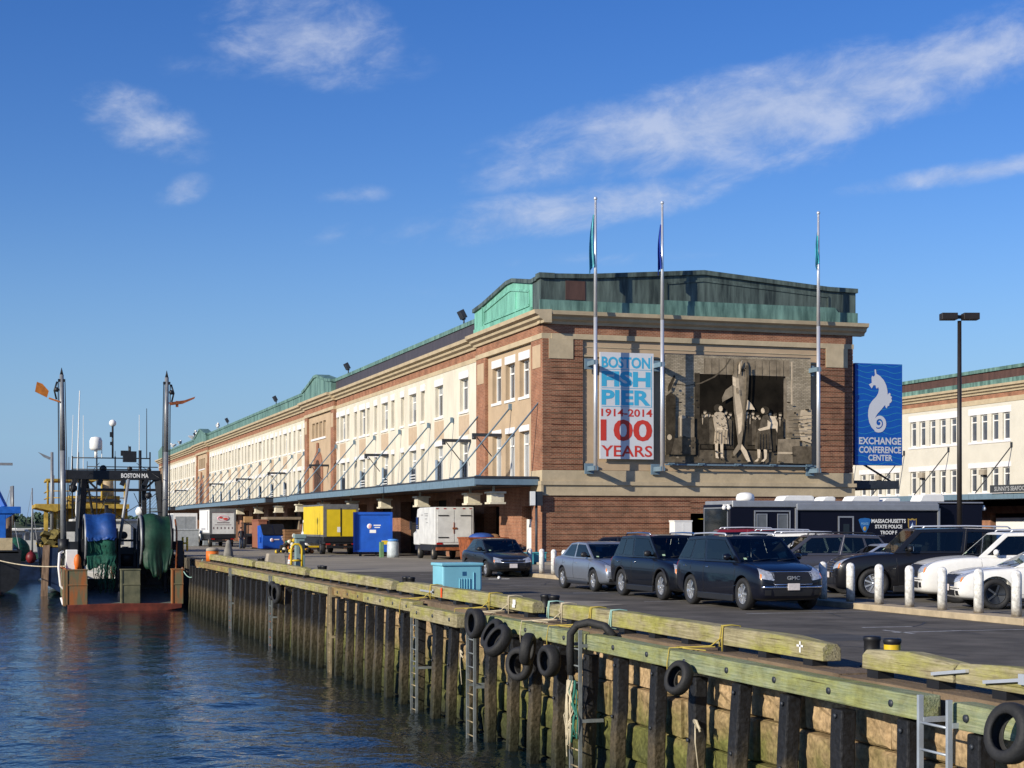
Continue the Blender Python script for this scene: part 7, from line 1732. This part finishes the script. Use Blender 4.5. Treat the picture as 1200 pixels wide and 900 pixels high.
g = MB(); g.box(-1.8, 6, 3.4, 2.8, 15, 7.6); g.prism([(-3.6, 7.7), (-3.6, 8.15), (-2.7, 8.15), (2.8, 8.15), (2.8, 7.6), (-1.6, 7.6), (-2.2, 7.2)], 'y', 4.5, 15); g.box(-1.2, 8, 8.2, 2.4, 12, 9.2); g.build('superstructure', yl, yv, bevel=.03)
for y in (7, 9.5, 12): g = MB(); g.box(-1.86, y, 5.2, -1.79, y+1.2, 6.4); g.build('window', GLASS, yv)
g = MB(); g.box(-1.0, 5.9, 5.6, 1.8, 5.99, 6.6); g.box(-.9, 7.9, 8.5, 2.2, 7.99, 9.0); g.build('window', GLASS, yv)
for x, w in ((-2.85, .28), (-2.3, .34), (-1.75, .2), (.1, .3), (1.2, .3)): g = MB(); g.beam((x, 5.2, 3.4), (x, 5.4, 7.6), w, .3); g.build('post', yl, yv)
g = MB()
for z in (8.9, 9.7, 11.0): g.tube([(-2.7, 6, z), (2.6, 6, z)], .07, 6); g.tube([(-2.7, 6, z), (-2.7, 14, z)], .07, 6)
for x in (-2.7, -1.6, -.5, 1.0, 2.6): g.tube([(x, 6, 8.1), (x, 6, 11.0)], .08, 6)
g.box(-2.8, 5.9, 10.9, .6, 12, 11.15); g.build('upper_rail', yl, yv)
g = MB(); g.cyl((1.6, 9, 8), (1.6, 9, 11.9), .5, .38, n=14); g.build('funnel', mat('funnel_tan', (.45, .34, .2), .7, var=.3), yv)
g = MB(); g.cyl((-2.45, 5, 4), (-2.45, 5, 14.2), .14, .1, n=10); g.prism([(-2.55, 13.6), (-3.4, 14.2), (-3.0, 13.6), (-2.6, 13.3)], 'y', 4.95, 5.05); g.build('mast', mast_m, yv)
g = MB(); rr = random.Random(2)
for i in range(40): g.obb((rr.uniform(-3, -1.0), rr.uniform(.4, 4), 3.6+rr.random()*1.3), .5, .6, .5, (rr.random()*3, rr.random()*3, rr.random()*3))
g.build('net_pile', mat('net_olive', (.14, .11, .03), .9, var=.6, scale=4), yv)
for x, z1 in ((-1.7, 15.8), (-1.1, 14.0), (.2, 13.5), (-.4, 14.6), (2.2, 14.8)): g = MB(); g.cyl((x, 10, 9), (x, 10, z1), .04, .02, n=6); g.build('aerial', gal_k, yv)

# blue gallows boat at the left edge
bv = thing('gallows_boat', 'dark hulled boat with a bright blue gallows and house at the left edge', 'boat', (-1.75, 113.2, TZ))
bl = mat('gallows_blue', (.015, .12, .50), .45, var=.15)
g = MB(); hull(g, [(0, -.5, 3.1, 3.2, 3.4), (9, -.6, 2.9, 3.2, 3.5), (18, -.5, 3.6, 1.8, 2.8), (22, 0, 4.4, .1, .4)]); g.build('hull', mat('black_hull', (.012, .013, .016), .5, var=.4), bv)
g = MB(); g.box(.6, -.06, .3, 1.9, -.005, 2.6); g.build('stern_panel', mat('teal_plate', (.06, .20, .24), .6, var=.3), bv); g = MB(); g.box(.6, -.1, .12, 2.0, -.065, .4); g.box(1.3, -.1, 1.3, 1.7, -.065, 1.9); g.build('rust_band', RUST, bv)
g = MB(); g.box(-3.2, 0, 2.9, 3.2, 17, 3.0); g.build('deck', STEEL_D, bv)
g = MB(); g.beam((2.1, .9, 3), (2.1, .9, 8.4), .6, .6); g.box(-3.2, .5, 7.9, 3.35, 1.3, 8.8); g.prism([(2.4, 7.9), (3.0, 7.9), (2.4, 7.2)], 'y', .6, 1.2); g.beam((2.3, .9, 8.8), (.9, 1.6, 14.5), .45, .3); g.beam((1.4, .9, 8.8), (.9, 1.6, 12.5), .18); g.beam((.9, .9, 10.3), (2.0, .9, 10.3), .15); g.beam((-2.1, .9, 3), (-2.1, .9, 8.4), .6, .6); g.build('gallows', bl, bv, bevel=.03)
g = MB(); g.box(-.5, 8, 3, 2.2, 13, 6.2); g.box(-.7, 7.8, 6.2, 2.4, 13.2, 6.4); g.build('wheelhouse', WHITE, bv, bevel=.04)
for x in (-.2, .8): g = MB(); g.box(x, 7.96, 4.9, x+.7, 7.999, 5.7); g.build('window', GLASS, bv)
g = MB(); g.box(.7, .1, 3.0, 1.75, 1.4, 4.8); g.box(1.9, .1, 3.0, 2.8, 1.4, 4.75); g.build('deck_crate', mat('crate_cream', (.50, .40, .24), .7), bv)
g = MB(); g.cyl((2.9, 8, 6.4), (2.9, 8, 11.8), .09, n=8); g.box(.6, 7.9, 14.6, 2.9, 8.2, 14.95); g.cyl((1.7, 8, 6.4), (1.7, 8, 14.6), .08); g.box(1.2, 7.9, 15.0, 1.9, 8.1, 15.4); g.build('radar_mast', mast_m, bv)
g = MB(); g.cyl((1.9, 8, 6.4), (1.9, 8, 20), .03, n=6); g.build('aerial', gal_k, bv)
g = MB(); g.cyl((2.5, 3, 3), (2.6, 3, 7.8), .28, .2, n=8); g.cyl((2.1, 4, 3), (2.1, 4, 6), .35, n=8); g.build('derrick', mat('derrick_brown', (.14, .09, .06), .7, var=.4), bv)
g = MB(); g.ball((0, 0, .0), .34, .34, .4, n=16, m=10); g.cyl((0, 0, .36), (0, 0, .5), .07); o = g.build('fender_buoy', mat('buoy_red', (.16, .012, .015), .5)); o.location = (2.25, 113.3, TZ+2.6); tag(o, 'dark red ball fender hung between the two moored hulls', 'buoy')
line('mooring_line', (-1.5, 112.9, TZ+3.05), (TX-3.2, 93.6, TZ+2.5), .35, ROPE_W, 'pale mooring line from the blue gallows boat to the trawler', .035)
# smaller boats further along
def small_boat(loc, rz, hm, cm, L, lab, mast=9, green=False):
    t = thing('fishing_boat', lab, 'fishing boat', (*loc, TZ), rz, 'fishing boats beyond the trawler'); k = L/14
    g = MB(); hull(g, [(0, -.4, 1.6, 1.9*k, 2.1*k), (L*.45, -.5, 1.7, 2.1*k, 2.3*k), (L*.8, -.4, 2.3, 1.2*k, 1.8*k), (L, 0, 3.0, .05, .15)]); g.build('hull', hm, t)
    g = MB(); g.box(-1.9*k, 0, 1.5, 1.9*k, L*.8, 1.6); g.build('deck', STEEL_D, t)
    g = MB(); g.box(-1.3*k, L*.4, 1.6, 1.3*k, L*.68, 4.2); g.box(-1.5*k, L*.38, 4.2, 1.5*k, L*.7, 4.35); g.build('wheelhouse', cm, t, bevel=.04)
    for x in (-1.0*k, .2*k): g = MB(); g.box(x, L*.4-.05, 3.0, x+.8*k, L*.4-.002, 3.9); g.build('window', GLASS, t)
    g = MB(); g.cyl((0, L*.35, 1.6), (0, L*.35, mast), .12, .07, n=8); g.tube([(0, L*.35, mast*.8), (0, 0.3, 2.5)], .03, 5); g.tube([(0, L*.35, mast), (0, L*.95, 3)], .02, 5); g.build('mast', mast_m, t)
    if green: g = MB(); g.ball((0, L*.15, 2.5), 1.2, 1.0, 1.2, n=10); g.build('net_pile', tg, t)
    return t
bw = mat('boat_white2', (.66, .65, .60), .5, var=.1)
small_boat((2.0, 146.0), R(8), hb_, bw, 15, 'small dark blue fishing boat with white house seen between the moored hulls', 8.2, True)
small_boat((-4.2, 168.0), R(-20), mat('hull_black2', (.02, .022, .025), .5), bw, 15, 'small black hulled fishing boat with white house far left', 10.5)
small_boat((4.5, 190.0), R(5), mat('hull_green', (.04, .12, .08), .5), bw, 16, 'small green hulled fishing boat farthest along the quay', 9)
small_boat((-14, 215.0), R(60), bw, bw, 13, 'white fishing boat lying across the harbour at the left edge', 7.5)
small_boat((7.0, 208.0), R(0), mat('hull_red', (.20, .03, .02), .5), bw, 15, 'red hulled fishing boat alongside the far quay', 11)

def lower(root, z0, k):
    seen = set()
    for o in bpy.data.objects:
        if o.parent is root and o.type == 'MESH' and o.name.split('.')[0] not in ('hull', 'deck', 'stern_band', 'stern_panel', 'rust_band') and o.data.name not in seen:
            seen.add(o.data.name)
            for v in o.data.vertices:
                if v.co.z > z0: v.co.z = z0+(v.co.z-z0)*k
lower(yv, 3.4, .60); lower(bv, 3.0, .52)
